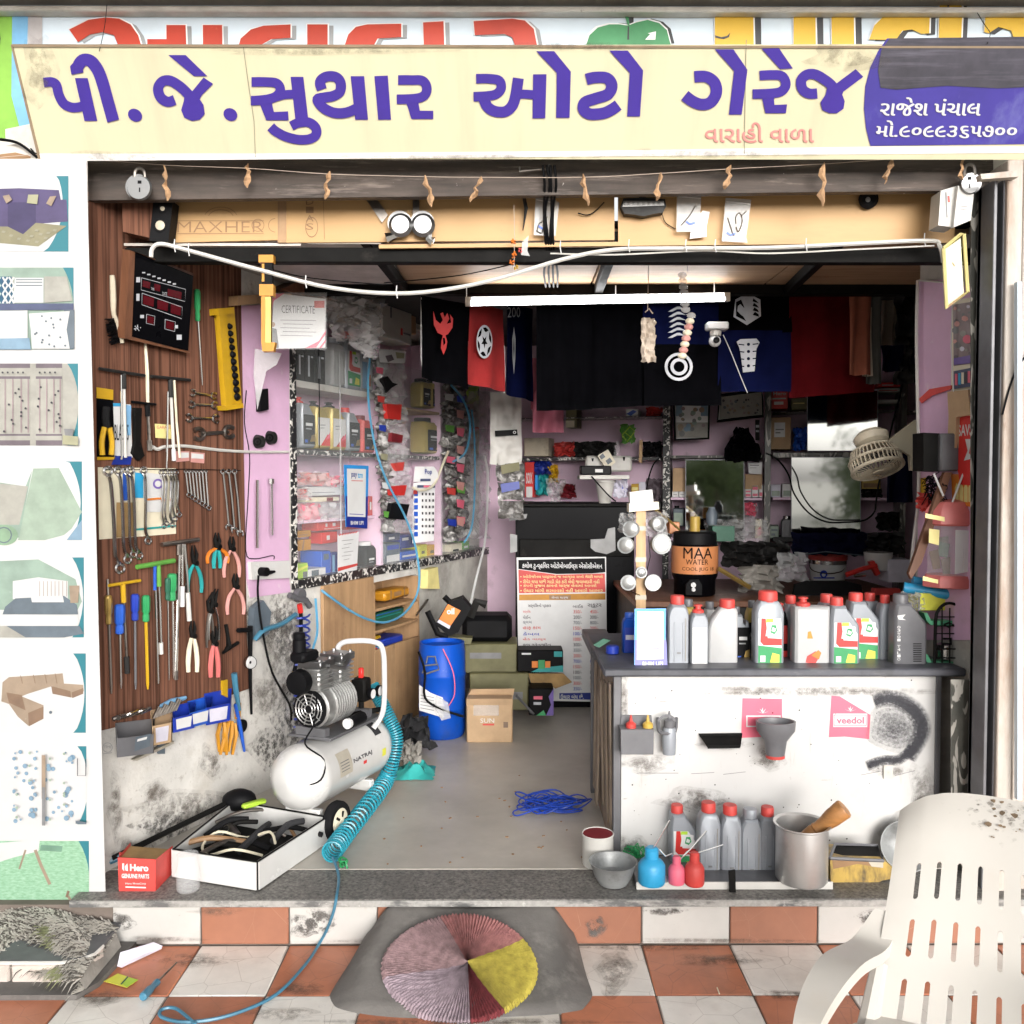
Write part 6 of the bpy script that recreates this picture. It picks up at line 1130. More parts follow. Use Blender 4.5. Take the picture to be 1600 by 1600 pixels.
l.use('white').tx('લેબર ચાર્જ',862,931,888,936.5,.0195,.01)
l.use('p_dark').tx('સર્વિસનો પ્રકાર',825,943,861,950,.0195,.02);l.tx('બાઈક',895,944,911,950,.0195,.01);l.tx('સ્કૂટર',918,943,940,950,.0195,.01)
for i in range(15):
 y=953+i*8.6;l.use(('red_soft','p_dark','p_slate','red_soft','royal')[i%5]);l.tx(('સર્વિસ','ચેઈન','ક્લચ','હાફ કામ','કેબલ','હેડ વાલ્વ','ફુલ એન્જીન')[i%7],817,y,817+(12,12,14,28,26,36,44)[i%7],y+5.5,.0195,.01)
 l.tx(('350/-','200/-','700/-','150/-','100/-','1000/-','300/-')[i%7],896,y,909,y+5.5,.0195,.01);l.tx(('450/-','300/-','800/-','200/-','150/-','1200/-','300/-')[i%7],922,y,935,y+5.5,.0195,.01)
l.use('white').tx('ઉધાર બંધ છે.',876,1084,912,1092,.0195,.02)
ps+=[('print',k),('lettering',l)]
T('rate_board','white rate list poster with black and red headings on the black cabinet','rate board',ps)
# ---------------------------------------------------------------- hanging printed cloths
def cloth(label,pl,x0,y0,x1,y1,mat,emb=(),o=0,amp=.012,fold=3,bot=0,top=0,name='printed_cloth',group='printed cloths hung under the loft',ph=0):
 m=MB(mat,pl)
 def f(u,v):
  q=pl.px(x0+(x1-x0)*u,y0+(y1-y0)*v+bot*u*v+top*u*(1-v),o)
  return(q.x,q.y,o+amp*(.3+.7*v)*math.sin(u*fold*6.28+ph+v*1.3)+amp*.5*math.sin(u*3+v*4+ph))
 m.grid(f,20,10);ps=[('cloth',m)]
 if emb:
  e=MB(emb[0][0],pl)
  for k in emb:
   e.use(k[0])
   if k[1]=='p':e.pg(k[2],o+amp*1.6+.002)
   elif k[1]=='r':e.ring(*k[2],o+amp*1.6+.002,**(k[3]if len(k)>3 else{}))
   elif k[1]=='s':e.st(k[2],k[3],o+amp*1.6+.002)
   elif k[1]=='t':e.tx(k[2],*k[3],o+amp*1.6+.002)
  ps.append(('emblem',e))
 return T(name,label,'cloth',ps,group)
GA=FP(4.3)
cloth('jet black cloth, left one of the dark cloths behind the tube light',GA,838,466,925,642,'black_cloth',o=.02,bot=-2)
cloth('plain greenish black cloth in the middle of the row',GA,908,470,1008,640,'black_cloth',o=.0,ph=2,bot=-6)
cloth('navy cloth with six white chevrons',GA,1004,468,1124,545,'navy_cloth',[('emblem_grey','p',[(1044+i*.5-(3 if i>3 else 0),487+i*8.2),(1052,482+i*8.2),(1058,479+i*8.2),(1062,479+i*8.2),(1072,484+i*8.2),(1064,483+i*8.2),(1058,483+i*8.2),(1050,487+i*8.2)])for i in range(6)],o=.015,fold=2)
cloth('black cloth with two white concentric rings',GA,1006,538,1126,634,'black_cloth',[('emblem_grey','r',(1060.5,573,17.5,22)),('emblem_grey','r',(1061,573,8.5,13.5))],o=.03,fold=2,ph=1)
cloth('black cloth with a white six sided horse head badge',GA,1122,456,1236,520,'black_cloth',[('emblem_grey','p',[(1149,468),(1168,458),(1188,468),(1189,494),(1167,508),(1146,495)]),('black_cloth','p',[(1150,472),(1158,468),(1163,480),(1160,492),(1166,502),(1150,494)]),('emblem_grey','p',[(1153,478),(1157,475),(1165,484),(1164,496),(1158,492),(1152,486)])]+[('black_cloth','p',[(1177+i*.9,466+i*7),(1182+i*1.1,470+i*7),(1186,474+i*7),(1176,471+i*7)])for i in range(4)],o=.035,fold=2,ph=.5)
cloth('navy cloth with a white ribbed armour badge',GA,1122,516,1236,612,'navy_cloth',[('emblem_grey','p',[(1151,534),(1157,530),(1182,529),(1187,535),(1182,545),(1179,580),(1161,582),(1157,552),(1155,543)])]+[('navy','p',circ(1169.5,538+i*11.2,2.6,10))for i in range(4)]+[('navy','s',[(1154,538+i*11.2),(1163,539+i*11.2)],1.8)for i in range(4)]+[('navy','s',[(1176,538+i*11.2),(1185,537+i*11.2)],1.8)for i in range(4)],o=.045,fold=2,ph=2)
cloth('large maroon cloth at the right of the row',GA,1232,452,1366,622,'maroon_cloth',o=.03,bot=-10,fold=2.5,ph=1)
Q=FP(4.2);cloth('folded rust coloured cloth hanging over the maroon one',Q,1326,450,1362,586,'rust_cloth',fold=1.5,amp=.02,name='draped_cloth',group='cloths at the right end');cloth('cream edged cloth beside the rust one',Q,1346,480,1362,588,'cream_cloth',o=-.03,fold=1,name='draped_cloth',group='cloths at the right end');cloth('olive grey cloth right of the rust one',Q,1352,448,1378,600,'olive_cloth',o=-.05,fold=1.5,name='draped_cloth',group='cloths at the right end');cloth('crumpled beige cloth in the dark corner',FP(4.6),1374,470,1408,540,'cream_cloth',fold=2,amp=.03,name='draped_cloth',group='cloths at the right end')
cloth('black jacket hanging in the dark right corner',FP(4.5),1376,540,1430,580,'navy',fold=2,amp=.03,name='draped_cloth',group='cloths at the right end');cloth('dark blue cloth hanging under the fan bracket',FP(4.4),1384,690,1428,785,'navy',fold=1.5,amp=.02,name='draped_cloth',group='cloths at the right end')
bagm('dark clear bag in the top right corner',FP(4.5),1400,445,1432,600,0,'black_dusty',130,.05,nu=6,nv=12)
p0_,p1_=P(655,500,4.0),P(830,500,4.72);GB=Plane((p0_.x,p0_.y,0),(p1_.x-p0_.x,p1_.y-p0_.y,0))
cloth('black cloth with a red horned dragon badge',GB,657,462,734,590,'black_cloth',[('emblem_red','p',[(677,486),(681,500),(688,506),(692,500),(688,490),(692,488),(695,496),(699,489),(702,498),(698,506),(705,504),(703,491),(708,498),(707,512),(700,522),(696,524),(699,534),(697,545),(693,554),(689,544),(690,532),(692,524),(684,520),(678,508)]),('black_cloth','p',[(692,528),(695,528),(696,536),(693,540)])],bot=18,top=14,fold=1.5)
star=[(757+(5.2 if i%2 else 2.2)*math.sin(i*.6283),534-(11 if i%2 else 4.6)*math.cos(i*.6283))for i in range(10)]
cloth('red cloth with a round white star badge ringed by petals',GB,732,470,788,600,'red_cloth',[('emblem_grey','r',(757,534,0,12.5),dict(ry=2.1)),('black_cloth','p',star)]+[('black_cloth','p',[(757+r*math.cos(R_(a+d)),534-2.1*r*math.sin(R_(a+d)))for r,d in((10.8,-26),(11,0),(10.8,26),(8,12),(7.4,0),(8,-12))])for a in range(18,360,60)],bot=12,top=14,fold=1.5,ph=2)
cloth('deep blue cloth with a white spear badge',GB,790,478,834,616,'navy_cloth',[('emblem_grey','p',[(803,510),(805.5,530),(805,560),(803,585),(801,560),(800.5,530)]),('navy','p',[(803,520),(804,545),(803,570),(802,545)]),('emblem_grey','t','200',(793,480,813,496))],bot=12,top=4,fold=1.5,ph=1)
m=MB('white',GB);m.tb([(788,540),(789,580),(788,614)],.9);m.tb([(658,465),(658,560),(662,590)],.8);T('hanging_string','white cord hanging beside the black and the red cloth','cord',m)
cloth('pink cloth hanging from the shelf under the blue cloth',FP(5.0),832,612,881,676,'pink_cloth',o=0,amp=.03,fold=1.5,name='draped_cloth',group=None)
cloth('pink cloth strap running up to the blue cloth',FP(4.98),829,560,846,640,'pink_cloth',o=0,amp=.02,fold=1,name='draped_cloth',group=None)
Q=FP(4.1);b=MB('white',Q);b.pg([(727,476),(727,464),(1141,457),(1141,469)],-.03,.012);t=MB('tube_glow',Q);t.tb([(736,474),(1132,467)],3.6,.022,n=10);e=MB('white_dirty',Q);e.pg([(727,478),(736,478),(736,464),(727,464)],.012,.03);e.pg([(1132,470),(1141,470),(1141,457),(1132,457)],.012,.03)
T('tube_light','white fluorescent tube batten hung across the shop below the black joist','tube light',[('batten',b),('tube',t),('end_cap',e)])
for x,y0 in((729,450),(962,446),(1116,440)):
 m=MB('white',Q);m.tb([(x,y0),(x,y0+28)],.8,.02);T('batten_tie','white tie holding the tube light, at its %s'%('left end' if x<800 else 'middle' if x<1000 else 'right end'),'tie',m,'ties of the tube light')
Q=FP(3.7);s_=MB('string',Q);s_.tb([(1014,372),(1013,430),(1012,486)],.7);s_.tb([(1008,488),(1014,482),(1020,490)],1);m=MB('cream_cloth',Q);crumple(m,Q,1002,498,1024,566,0,.02,6,12,140,2.5)
T('cream_pack','twisted cream plastic pack hanging on a string before the black cloths','pack',[('string',s_),('pack',m)])
s_=MB('string',Q);s_.tb([(1074,370),(1074,424)],.6);ps=[('string',s_)]
for i in range(15):
 x=1066+i*.9 if i<7 else 1080-(i-7)*2;y=430+i*9;m=MB('film' if i<8 else 'salmon' if i%2 else 'cream',Q);k=Q.sc(x,y);c=Q.px(x,y);m.ball((c.x,c.y,.0),(7.5*k,5.4*k,6*k),9,6);ps.append(('bulb',m))
T('bulb_strip','long strip of small wrapped bulbs dangling before the white rings','bulb strip',ps)
Q=FP(4.15);b=MB('white',Q);a,c=Q.px(1103,516),Q.px(1137,504);b.bx(a.x,c.x,a.y,c.y,-.03,.03,.006);k=Q.sc(1118,530);c=Q.px(1118,522);n_=MB('white_dirty',Q);n_.lathe([(8.5*k,-3*k),(9*k,2*k),(9*k,5*k)],(c.x,c.y,.0),16,ax=(0,1,0));d=MB('white',Q);c=Q.px(1117,533);d.ball((c.x,c.y,0),9.4*k,16,10);l=MB('black_gloss',Q);l.lathe([(5*k,0),(5*k,3*k),(2*k,3.6*k)],(c.x,c.y,8*k),12)
w_=MB('white',Q);w_.tb([(1130,523),(1142,550),(1158,590),(1168,614)],.7,sm=3)
T('security_camera','small white dome security camera hanging from the loft','camera',[('base',b),('neck',n_),('dome',d),('lens',l),('cable',w_)])
g=MB('black',FP(5.2));g.tb([(1196,708),(1215,718),(1232,742),(1240,770),(1262,800),(1290,815),(1320,816),(1350,813),(1366,800),(1369,782),(1376,740),(1395,660),(1410,600),(1418,545)],1.4,sm=5,n=5);T('black_cable','black cable looping in front of the mirrors up to the right corner','cable',g)
# ---------------------------------------------------------------- wall fan
Q=FP(3.85);k=Q.sc(1370,710);cw=Q.W(1368,722);ax=Vector((.12,-.42,-.9)).normalized();qd=ax.to_track_quat('Z','Y').to_matrix()
def fan_ring(m,r,h,t):m.tube([cw+qd@Vector((r*math.cos(6.283*i/28),r*math.sin(6.283*i/28),h))for i in range(28)],t,6,closed=True)
gd=MB('cream_old');R1=39*k
for r,h,t in((R1*.82,-20*k,2*k),(R1,-4*k,2.2*k),(R1*.98,12*k,3*k)):fan_ring(gd,r,h,t)
sl_=MB('cream_old')
for i in range(36):
 a=6.283*i/36;e=lambda r,h:cw+qd@Vector((r*math.cos(a),r*math.sin(a),h))
 sl_.tube([e(R1*.4,-24*k),e(R1*.82,-20*k),e(R1,-4*k),e(R1*.98,12*k)],1.1*k,4);sl_.tube([e(R1*.98,12*k),e(R1*.6,16*k),e(R1*.2,17*k)],.6*k,4)
hb=MB('cream_old');hb.lathe([(0,-2*k),(R1*.22,0),(R1*.22,3*k),(0,4*k)],cw+qd@Vector((0,0,16*k)),14,ax=ax)
bl=MB('steel_grey')
for i in range(3):
 a=i*2.094;f=lambda r,d,h:cw+qd@Vector((r*math.cos(a+d),r*math.sin(a+d),h));bl.add([f(R1*.15,0,0),f(R1*.5,-.5,-4*k),f(R1*.9,-.3,-3*k),f(R1*.9,.3,4*k),f(R1*.5,.4,4*k)],[(0,1,2,3,4)])
mo=MB('cream_old');mc=Q.W(1362,688,-.02);mo.lathe([(17*k,10*k),(25*k,4*k),(27*k,-6*k),(20*k,-13*k),(0,-15*k)],mc,18,ax=ax)
br=MB('cream',Q);br.pg([(1386,690),(1432,656),(1436,700),(1432,736),(1424,735),(1422,712),(1404,700)],-.03,-.005);
T('wall_fan','dusty cream wall fan tilted downwards on a bracket at the right','fan',[('guard_ring',gd),('guard_wire',sl_),('hub',hb),('blade',bl),('motor_cover',mo),('bracket',br)])
# ---------------------------------------------------------------- things on the pink return wall
g=MB('white_dirty',RP);g.tb([(1434,438,.02),(1432,520,.02),(1434,640,.02),(1436,720,.02),(1434,790,.02),(1428,840,.02),(1424,880,.02)],2.6,sm=4);g.tb([(1436,438,.02),(1470,441,.02),(1520,445,.02)],1.5);T('white_conduit','white pipe running down the edge of the pink return wall','pipe',g)
b=MB('cream',RP);b.pg([(1487,470),(1530,462),(1534,606),(1486,612)],.008,.01);a=MB('p_rose',RP);a.pg([(1489,476),(1529,470),(1532,566),(1490,572)],.0105);r=random.Random(5)
for i in range(40):a.use(('p_rose','p_cream','p_grey','p_plum','salmon','lilac_paper')[i%6]).pg(circ(r.uniform(1492,1528),r.uniform(478,560),r.uniform(2,6),7),.0107)
a.use('pink_red').pg(circ(1511,530,7,10),.014);a.use('purple').pg([(1490,560),(1531,552),(1532,566),(1490,570)],.0145);a.use('p_navy').pg([(1490,580),(1531,572),(1532,602),(1490,608)],.0145)
for i in range(8):a.use(('pink_red','cyan','cream','p_dark')[i%4]).pg(R4(1492+i*5,584-i,1496+i*5,602-i),.0165)
T('wall_calendar','faded pink picture calendar on the return wall by the shutter channel','calendar',[('sheet',b),('print',a)])
m=MB('red_soft',RP);m.pg([(1435,624),(1452,608),(1486,602),(1486,608),(1456,618),(1440,630)],.012,.016);T('red_ribbon','red ribbon tied across the pink return wall','ribbon',m)
m=MB('card_pale',RP);m.pg([(1480,612),(1512,609),(1516,648),(1494,652),(1492,700),(1480,698),(1482,650)],.012,.03);s_=MB('white',RP);s_.tb([(1488,470,.02),(1486,540,.025),(1490,612,.03)],1);T('wood_tag','torn cardboard tag hanging on white string on the return wall','tag',[('tag',m),('string',s_)])
b=MB('red',RP);b.pg([(1492,668),(1500,645),(1511,634),(1524,640),(1532,660),(1534,760),(1500,757),(1494,720)],.012,.014);w_=MB('white',RP);w_.tx('SAVSOL',1497,664,1533,682,.0146,.02,skew=-3);w_.pg([(1508,686),(1518,686),(1514,708),(1520,716),(1506,720),(1512,704)],.0146);w_.st([(1494,668),(1501,646),(1511,634),(1522,636)],2,.0147)
T('oil_sticker','worn red bottle shaped oil sticker with white lettering beside the channel','sticker',[('sheet',b),('lettering',w_)])
b=MB('orange',RP);b.pg([(1486,740),(1534,744),(1534,796),(1488,786)],.010,.012);w_=MB('pale_yellow',RP);[w_.pg([(1492+i*7,784),(1492+i*7,762),(1495+i*7,754),(1498+i*7,762),(1498+i*7,785)],.0126)for i in range(5)];T('orange_sticker','orange sticker with a row of pale bottles below the red one','sticker',[('sheet',b),('print',w_)])
m=MB('paper',RP);m.pg([(1516,702),(1532,702),(1532,790),(1526,792),(1516,780)],.0165,.017);m.use('p_grey');[m.st([(1519,752+i*5),(1529,753+i*5)],1,.0175)for i in range(4)];m.use('cyan').pg(circ(1524,708,3,8),.0175);T('payment_strip','narrow white payment sticker over the red and orange ones','sticker',m)
Q=FP(3.3);m=MB('steel_grey',Q);a,c=Q.px(1469,736),Q.px(1500,677);m.bx(a.x,c.x,a.y,c.y,-.12,0,.006);k=MB('iron_black',Q);k.pg([(1443,736),(1468,737),(1468,677),(1443,676)],-.11,-.02);T('grey_box','grey metal box on the return wall with its dark open side','metal box',[('case',m),('side',k)])
m=MB('black',RP);r=random.Random(4)
for i in range(90):x=r.uniform(1450,1470);y=r.uniform(742,775);m.tb([(x,y,.03),(x+r.uniform(-14,12),y+r.uniform(-6,18),r.uniform(.02,.09))],.9,n=3)
T('black_duster','black bristly duster hanging under the grey box','duster',m)
m=MB('brown_wood',FP(3.3));m.pg([(1476,738),(1488,738),(1440,880),(1424,905),(1420,896)],-.02,.0);T('brown_stick','brown wooden handle leaning from the grey box down to the counter','stick',m)
m=MB('white',FP(3.28));m.tb([(1459,740),(1474,775)],1.6);m.tb([(1506,738),(1486,790)],1.6);T('white_straps','two white straps running down to the red collection box','strap',m)
bagm('red crumpled wrapper under the black duster',RP,1436,770,1456,800,.03,'red_soft',141,.02,'wrapper');m=MB('yellow',RP);m.pg([(1433,748),(1446,746),(1446,772),(1433,772)],.01,.012);T('yellow_leaflet','small red and yellow leaflet at the edge of the return wall','leaflet',m)
# ---------------------------------------------------------------- bench at the back right
bx0,bx1=P(992,900,4.5).x,2.15;BZ=.945
m=MB('brown_wood');m.bx(bx0,bx1,4.48,5.5,BZ-.03,BZ,.003);ps=[('top',m)]
m=MB('black_dusty');m.bx(bx0+.02,bx1-.02,4.5,5.45,.165,BZ-.031);ps.append(('body',m))
T('work_bench','dark cluttered work bench behind the counter','bench',ps)
Q=FP(4.75);k=Q.sc(1085,880);c=Q.px(1085,930);H=lambda y:(930-y)*k
b=MB('black_gloss',Q);b.lathe([(30*k,0),(32*k,3*k),(32*k,24*k),(35*k,30*k),(35.6*k,34*k),(35.6*k,78*k),(34*k,80*k)],(c.x,BZ,0),28,ax=(0,1,0))
o_=MB('orange_tape',Q);o_.lathe([(35.9*k,35*k),(35.9*k,77*k)],(c.x,BZ,0),28,ax=(0,1,0))
l=MB('black',Q);l.lathe([(34*k,79*k),(33.5*k,82*k),(33*k,97*k),(30*k,99*k)],(c.x,BZ,0),28,ax=(0,1,0));h=MB('gold_wood',Q);h.lathe([(8*k,98*k),(8*k,120*k),(7*k,122*k)],(c.x,BZ,0),14,ax=(0,1,0))
def wrap(t,x0,y0,x1,y1,m,r):
 vs,fs,_=text_mesh(t,0);q=[]
 for u,v in vs:
  a=((x0+(x1-x0)*u)-1085)*k/r;q.append((c.x+r*math.sin(a),BZ+H(y1+(y0-y1)*v),r*math.cos(a)))
 m.add(q,fs)
t=MB('burn');t=MB('black',Q);wrap('MAA',1060,854,1106,871,t,37*k);wrap('WATER',1064,872,1099,880,t,36.6*k);wrap('COOL JUG 18',1058,884,1110,891,t,36.6*k)
tp=MB('black',Q);tp.pg([(1072,930),(1072,914),(1078,906),(1092,906),(1097,914),(1097,930)],33*k,40*k);tp.use('white').dc(1083,914,4,40*k,43*k);tp.dc(1083,921,3,40*k,44*k)
T('water_jug','round black insulated water jug with an orange band and brass cap','water jug',[('body',b),('band',o_),('lid',l),('cap',h),('lettering',t),('tap',tp)])
Q=FP(5.3);k=Q.sc(1290,890);c=Q.px(1293,912)
b=MB('white',Q);b.lathe([(25*k,0),(28*k,30*k)],(c.x,BZ,0),20,ax=(0,1,0));r_=MB('red_soft',Q);r_.lathe([(28.2*k,36*k),(29*k,37*k),(29*k,43*k),(27*k,43*k),(26*k,38*k)],(c.x,BZ,0),20,ax=(0,1,0));g=MB('chrome',Q);g.lathe([(28.2*k,30*k),(28.2*k,36*k)],(c.x,BZ,0),20,ax=(0,1,0));g.tb([(1264,876,.02),(1268,890,.09),(1290,896,.12),(1316,892,.09),(1322,876,.02)],.8,sm=4)
l=MB('royal',Q);l.dc(1287,897,6,28.8*k);l.use('white').dc(1287,898,3,28.8*k);l.use('royal').st([(1271,903),(1304,903)],2,28.8*k)
T('grease_bucket','white bucket with red rim and blue logo standing on the bench under the navy cloth','bucket',[('tub',b),('rim',r_),('collar',g),('logo',l)])
Q=FP(5.1);m=MB('navy',Q);crumple(m,Q,1239,832,1356,868,0,.02,12,6,201,4);m.use('p_slate').tb([(1242,868,.03),(1290,862,.035),(1350,868,.03)],1);T('folded_navy_sheet','folded navy cloth lying over the bucket on the bench','cloth',m)
Q=FP(4.7);m=MB('rubber',Q);m.pg([(1240,930),(1348,930),(1346,914),(1322,908),(1262,908),(1243,914)],.02,.05);T('rubber_sheet','flat black rubber sheet leaning on the bench edge','rubber sheet',m)
bagm('heap of dusty grey covers on the bench right of the jug',Q,1128,846,1236,886,-.1,'black_dusty',202,.06,'cover_heap','covers',nu=12);bagm('beige canvas bag on the bench right of the jug',Q,1155,884,1222,926,0,'rag_grey',203,.05,'canvas_bag');bagm('clear bag of parts left of the white bucket',Q,1214,864,1262,908,.0,'clear_milky',204,.04);bagm('dark hose and tool heap at the right of the bench',Q,1355,832,1410,868,-.2,'black_dusty',205,.05)
m=MB('brass',Q);m.tb([(1122,888,.05),(1145,902,.06),(1172,918,.06)],4);m.tb([(1018,792,-.02),(1042,810,0),(1062,828,0)],2);T('yellow_pipe','yellow brown pipe leaning against the water jug','pipe',m)
for lab,a in(('dark green carton on the bench behind the jug',(1113,822,1148,846,-.2,-.1,'dark_green')),('grey battery box at the right end of the bench',(1388,874,1424,910,-.1,.02,'lilac_paper')),('terracotta carton left of the jug',(1046,816,1062,834,-.2,-.1,'orange_tape'))):pbox('bench_carton',lab,'box',Q,*a,group='boxes on the bench')
k=Q.sc(1380,880);c=Q.px(1378,892);m=MB('white_gloss',Q);m.lathe([(16*k,0),(21*k,20*k),(22*k,28*k),(20*k,28*k)],(c.x,c.y,-.05),20,ax=(0,1,0));T('enamel_pot','white and blue enamel pot at the right end of the bench','pot',m)
m=MB('red',Q);m.pg([(1358,878),(1366,876),(1376,896),(1370,900)],0,.03);m.tb([(1322,898),(1350,888),(1370,884)],4,.02);m.use('chrome').tb([(1335,900,.03),(1352,898,.03)],3);T('red_tool','red handled tool lying beside the bucket','hand tool',m)
m=MB('red_soft',Q);m.pg([(1366,930),(1410,930),(1406,920),(1368,920)],.03,.08);T('red_tray','red plastic tray at the right end of the bench','tray',m)
m=MB('p_slate',Q);c=Q.px(1122,822);m.lathe([(.03,0),(.032,.06),(.02,.08),(.018,.095)],(c.x,c.y,-.15),14,ax=(0,1,0));T('grey_bottle','blue grey bottle in front of the middle mirror','bottle',m)
bagm('teal dark sheet heap at the foot of the right mirror',Q,1100,812,1200,850,-.3,'film',206,.04,nu=12)
Q=FP(3.75);m=MB('batten',Q);m.rc(994,790,1009,1010,-.012,.0);m.use('tape');[m.rc(993,y,1010,y+7,-.013,.001)for y in(822,871,930)];ps=[('post',m)]
m=MB('cream',Q);m.pg([(983,800),(1030,796),(1029,784),(983,787)],-.05,.02);m.use('white').pg([(985,787),(1021,784),(1019,765),(984,769)],-.04,.01);ps.append(('top_block',m))
for x,y,r,dx in((984,826,13,-3),(1027,818,12,3),(976,851,13,-3),(1031,849,16,2),(980,909,12,-1),(1018,909,13,1),(1000,893,9,0)):
 k=Q.sc(x,y);c=Q.px(x,y);ax=Vector((dx*.12,.05,1)).normalized();b=MB('dish',Q);b.lathe([(r*.5*k,-.06),(r*.9*k,-.03),(r*1.02*k,0),(r*k,.006),(r*.86*k,.006)],(c.x,c.y,.035),18,ax=ax);g=MB('cast_alu' if r<13 or dx<0 else 'white_dirty',Q);g.lathe([(0,.012),(r*.5*k,.011),(r*.86*k,.005)],(c.x,c.y,.035),18,ax=ax);ps+=[('lamp_housing',b),('lamp_lens',g)]
m=MB('film',Q);crumple(m,Q,967,803,994,834,.02,.03,6,6,210,3);crumple(m,Q,1010,800,1042,838,.02,.03,6,6,211,3);ps.append(('wrap',m))
m=MB('iron_black',Q);m.tb([(1013,834,.02),(1016,870,.02),(1010,895,.02)],.7);m.tb([(980,921,.04),(990,926,.03),(1000,930,.01)],.6);ps.append(('wire',m))
T('lamp_stand','wooden batten stand hung with old round headlamps on the counter','lamp stand',ps)
# ---------------------------------------------------------------- counter
CY=3.262;CF=FP(CY);X=lambda x,Y=CY:P(x,1200,Y).x
CT=P(1200,1045,3.22).z;cl0,cr0=X(958),X(1468)
m=MB('counter_white');m.bx(cl0+.03,cr0-.02,CY,CY+.02,.17,CT-.032);ps=[('front_panel',m)]
m=MB('steel_grey');m.bx(cl0,cl0+.028,CY-.006,CY+.03,.163,CT-.031,.002);m.bx(cr0-.02,cr0,CY-.006,CY+.03,.163,CT-.031,.002);m.bx(cl0+.028,cr0-.02,CY-.003,CY+.02,.163,.171);ps.append(('frame',m))
m=MB('driftwood');m.bx(cl0+.002,cl0+.02,CY+.031,3.94,.165,CT-.031);ps.append(('side_panel',m));m=MB('driftwood');m.bx(cr0-.02,cr0-.002,CY+.031,3.94,.165,CT-.031);ps.append(('side_panel',m))
r=random.Random(8);m=MB('driftwood')
for i in range(5):m.box((cl0-.004-.002*i,CY+.06+i*.13,.5),(.008,.05+.02*(i%2),.6-.05*(i%3)),.002,ry=r.uniform(-.03,.03),rx=r.uniform(-.03,.03))
ps.append(('splintered_board',m))
m=MB('counter_top');m.bx(X(943,3.22),X(1508,3.22),3.22,3.98,CT-.030,CT,.006);ps.append(('top',m))
d=MB('p_grey',CF);[d.st([(x0,1208+i),(x1,1208-i)],.8,.0006)for i,(x0,x1)in enumerate(((995,1060),(1080,1116),(1130,1165),(1345,1376),(1398,1430)))];d.use('old_white').rc(1381,1196,1395,1217,.001,.008);d.use('black');[d.dc(r.uniform(985,1440),r.uniform(1062,1330),r.uniform(.5,1.3),.0006,n=6)for i in range(60)];ps.append(('scuff_mark',d))
s_=MB('spray_soft',CF)
for i in range(10):
 w_=4+i*3;z=.001+i*.0004;s_.st([(1368-i*.3,1097),(1388,1091),(1410,1097),(1430,1111),(1440,1132),(1438,1152),(1425,1175),(1420,1182+i*.6)],w_,z,4,taper=lambda t:.75+.25*math.sin(3.14*t));s_.st([(1427,1168),(1405,1187),(1380,1188),(1358-i*.4,1197)],3+i*1.6,z+.0002,4)
 if i%2:s_.pg([(1398+(8+i*4.4)*math.cos(R_(q))*(1+.12*math.sin(3*R_(q)+1)),1138+(6+i*3.6)*math.sin(R_(q))*(1+.12*math.sin(2*R_(q))))for q in range(0,360,15)],z)
s_.use('spray_core').st([(1368,1097),(1388,1092),(1410,1098),(1430,1112),(1441,1132),(1438,1152),(1425,1174),(1420,1182)],15,.0055,4,taper=lambda t:.5+.6*math.sin(3.14*t));s_.st([(1428,1166),(1405,1187),(1380,1188),(1359,1198)],6,.0057,4);ps.append(('overspray',s_))
gm=MB('grime_soft',CF);smear(gm,[(985,1325,30,26),(1100,1345,90,16),(1300,1345,120,20),(1420,1310,40,50),(1010,1195,40,14),(1130,1160,40,12),(1200,1185,26,20),(975,1110,10,60),(1440,1240,22,60),(1250,1080,200,10),(1090,1250,60,20),(1390,1206,30,10)],.0005,4,3);ps.append(('grime',gm))
T('shop_counter','white shop counter with dark steel top and a ring of black overspray on its front','counter',ps)
def stick(label,pts,art,tx_=None):
 b=MB('pink_red',CF);b.pg(pts,.0008);a=MB(art[0][0],CF);[a.use(q[0]).pg(q[1],.0014)for q in art]
 if tx_:a.use('pink_red').tx(*tx_,.0022,.03)
 T('oil_sticker',label,'sticker',[('sheet',b),('print',a)],'pink stickers on the counter front')
lot=lambda x,y,s:[[(x,y),(x+dx*s,y-dy*s),(x+dx*s*.5+s*.25*(1 if dx<0 else-1),y-dy*s*.4)]for dx,dy in((-1,.4),(-.5,.8),(.01,1),(.5,.8),(1,.4))]
stick('torn pink sticker with a white boxed word right of the funnel',[(1295,1152),(1299,1087),(1312,1088),(1360,1117),(1358,1155),(1320,1151)],[('white',p)for p in lot(1329,1112,9)]+[('white',R4(1302,1115,1355,1136)),('pink_red',R4(1303,1117,1354,1134)),('white',R4(1304,1118,1353,1133))],('veedol',1307,1120,1350,1131))
stick('pink sticker half covered by the grey funnel',[(1158,1153),(1160,1091),(1222,1092),(1222,1150)],[('white',p)for p in lot(1192,1115,10)]+[('white',R4(1166,1118,1220,1136)),('pink_red',R4(1168,1120,1218,1134))])
m=MB('oil_dark',CF);m.pg([(971,1179),(1021,1179),(1022,1140),(970,1140)],.002,.075);m.pg([(969,1140),(1020,1140),(1018,1118),(971,1118)],.002,.012)
T('bottle_pocket','grey cut bottle pocket screwed to the left of the counter front','holder',m)
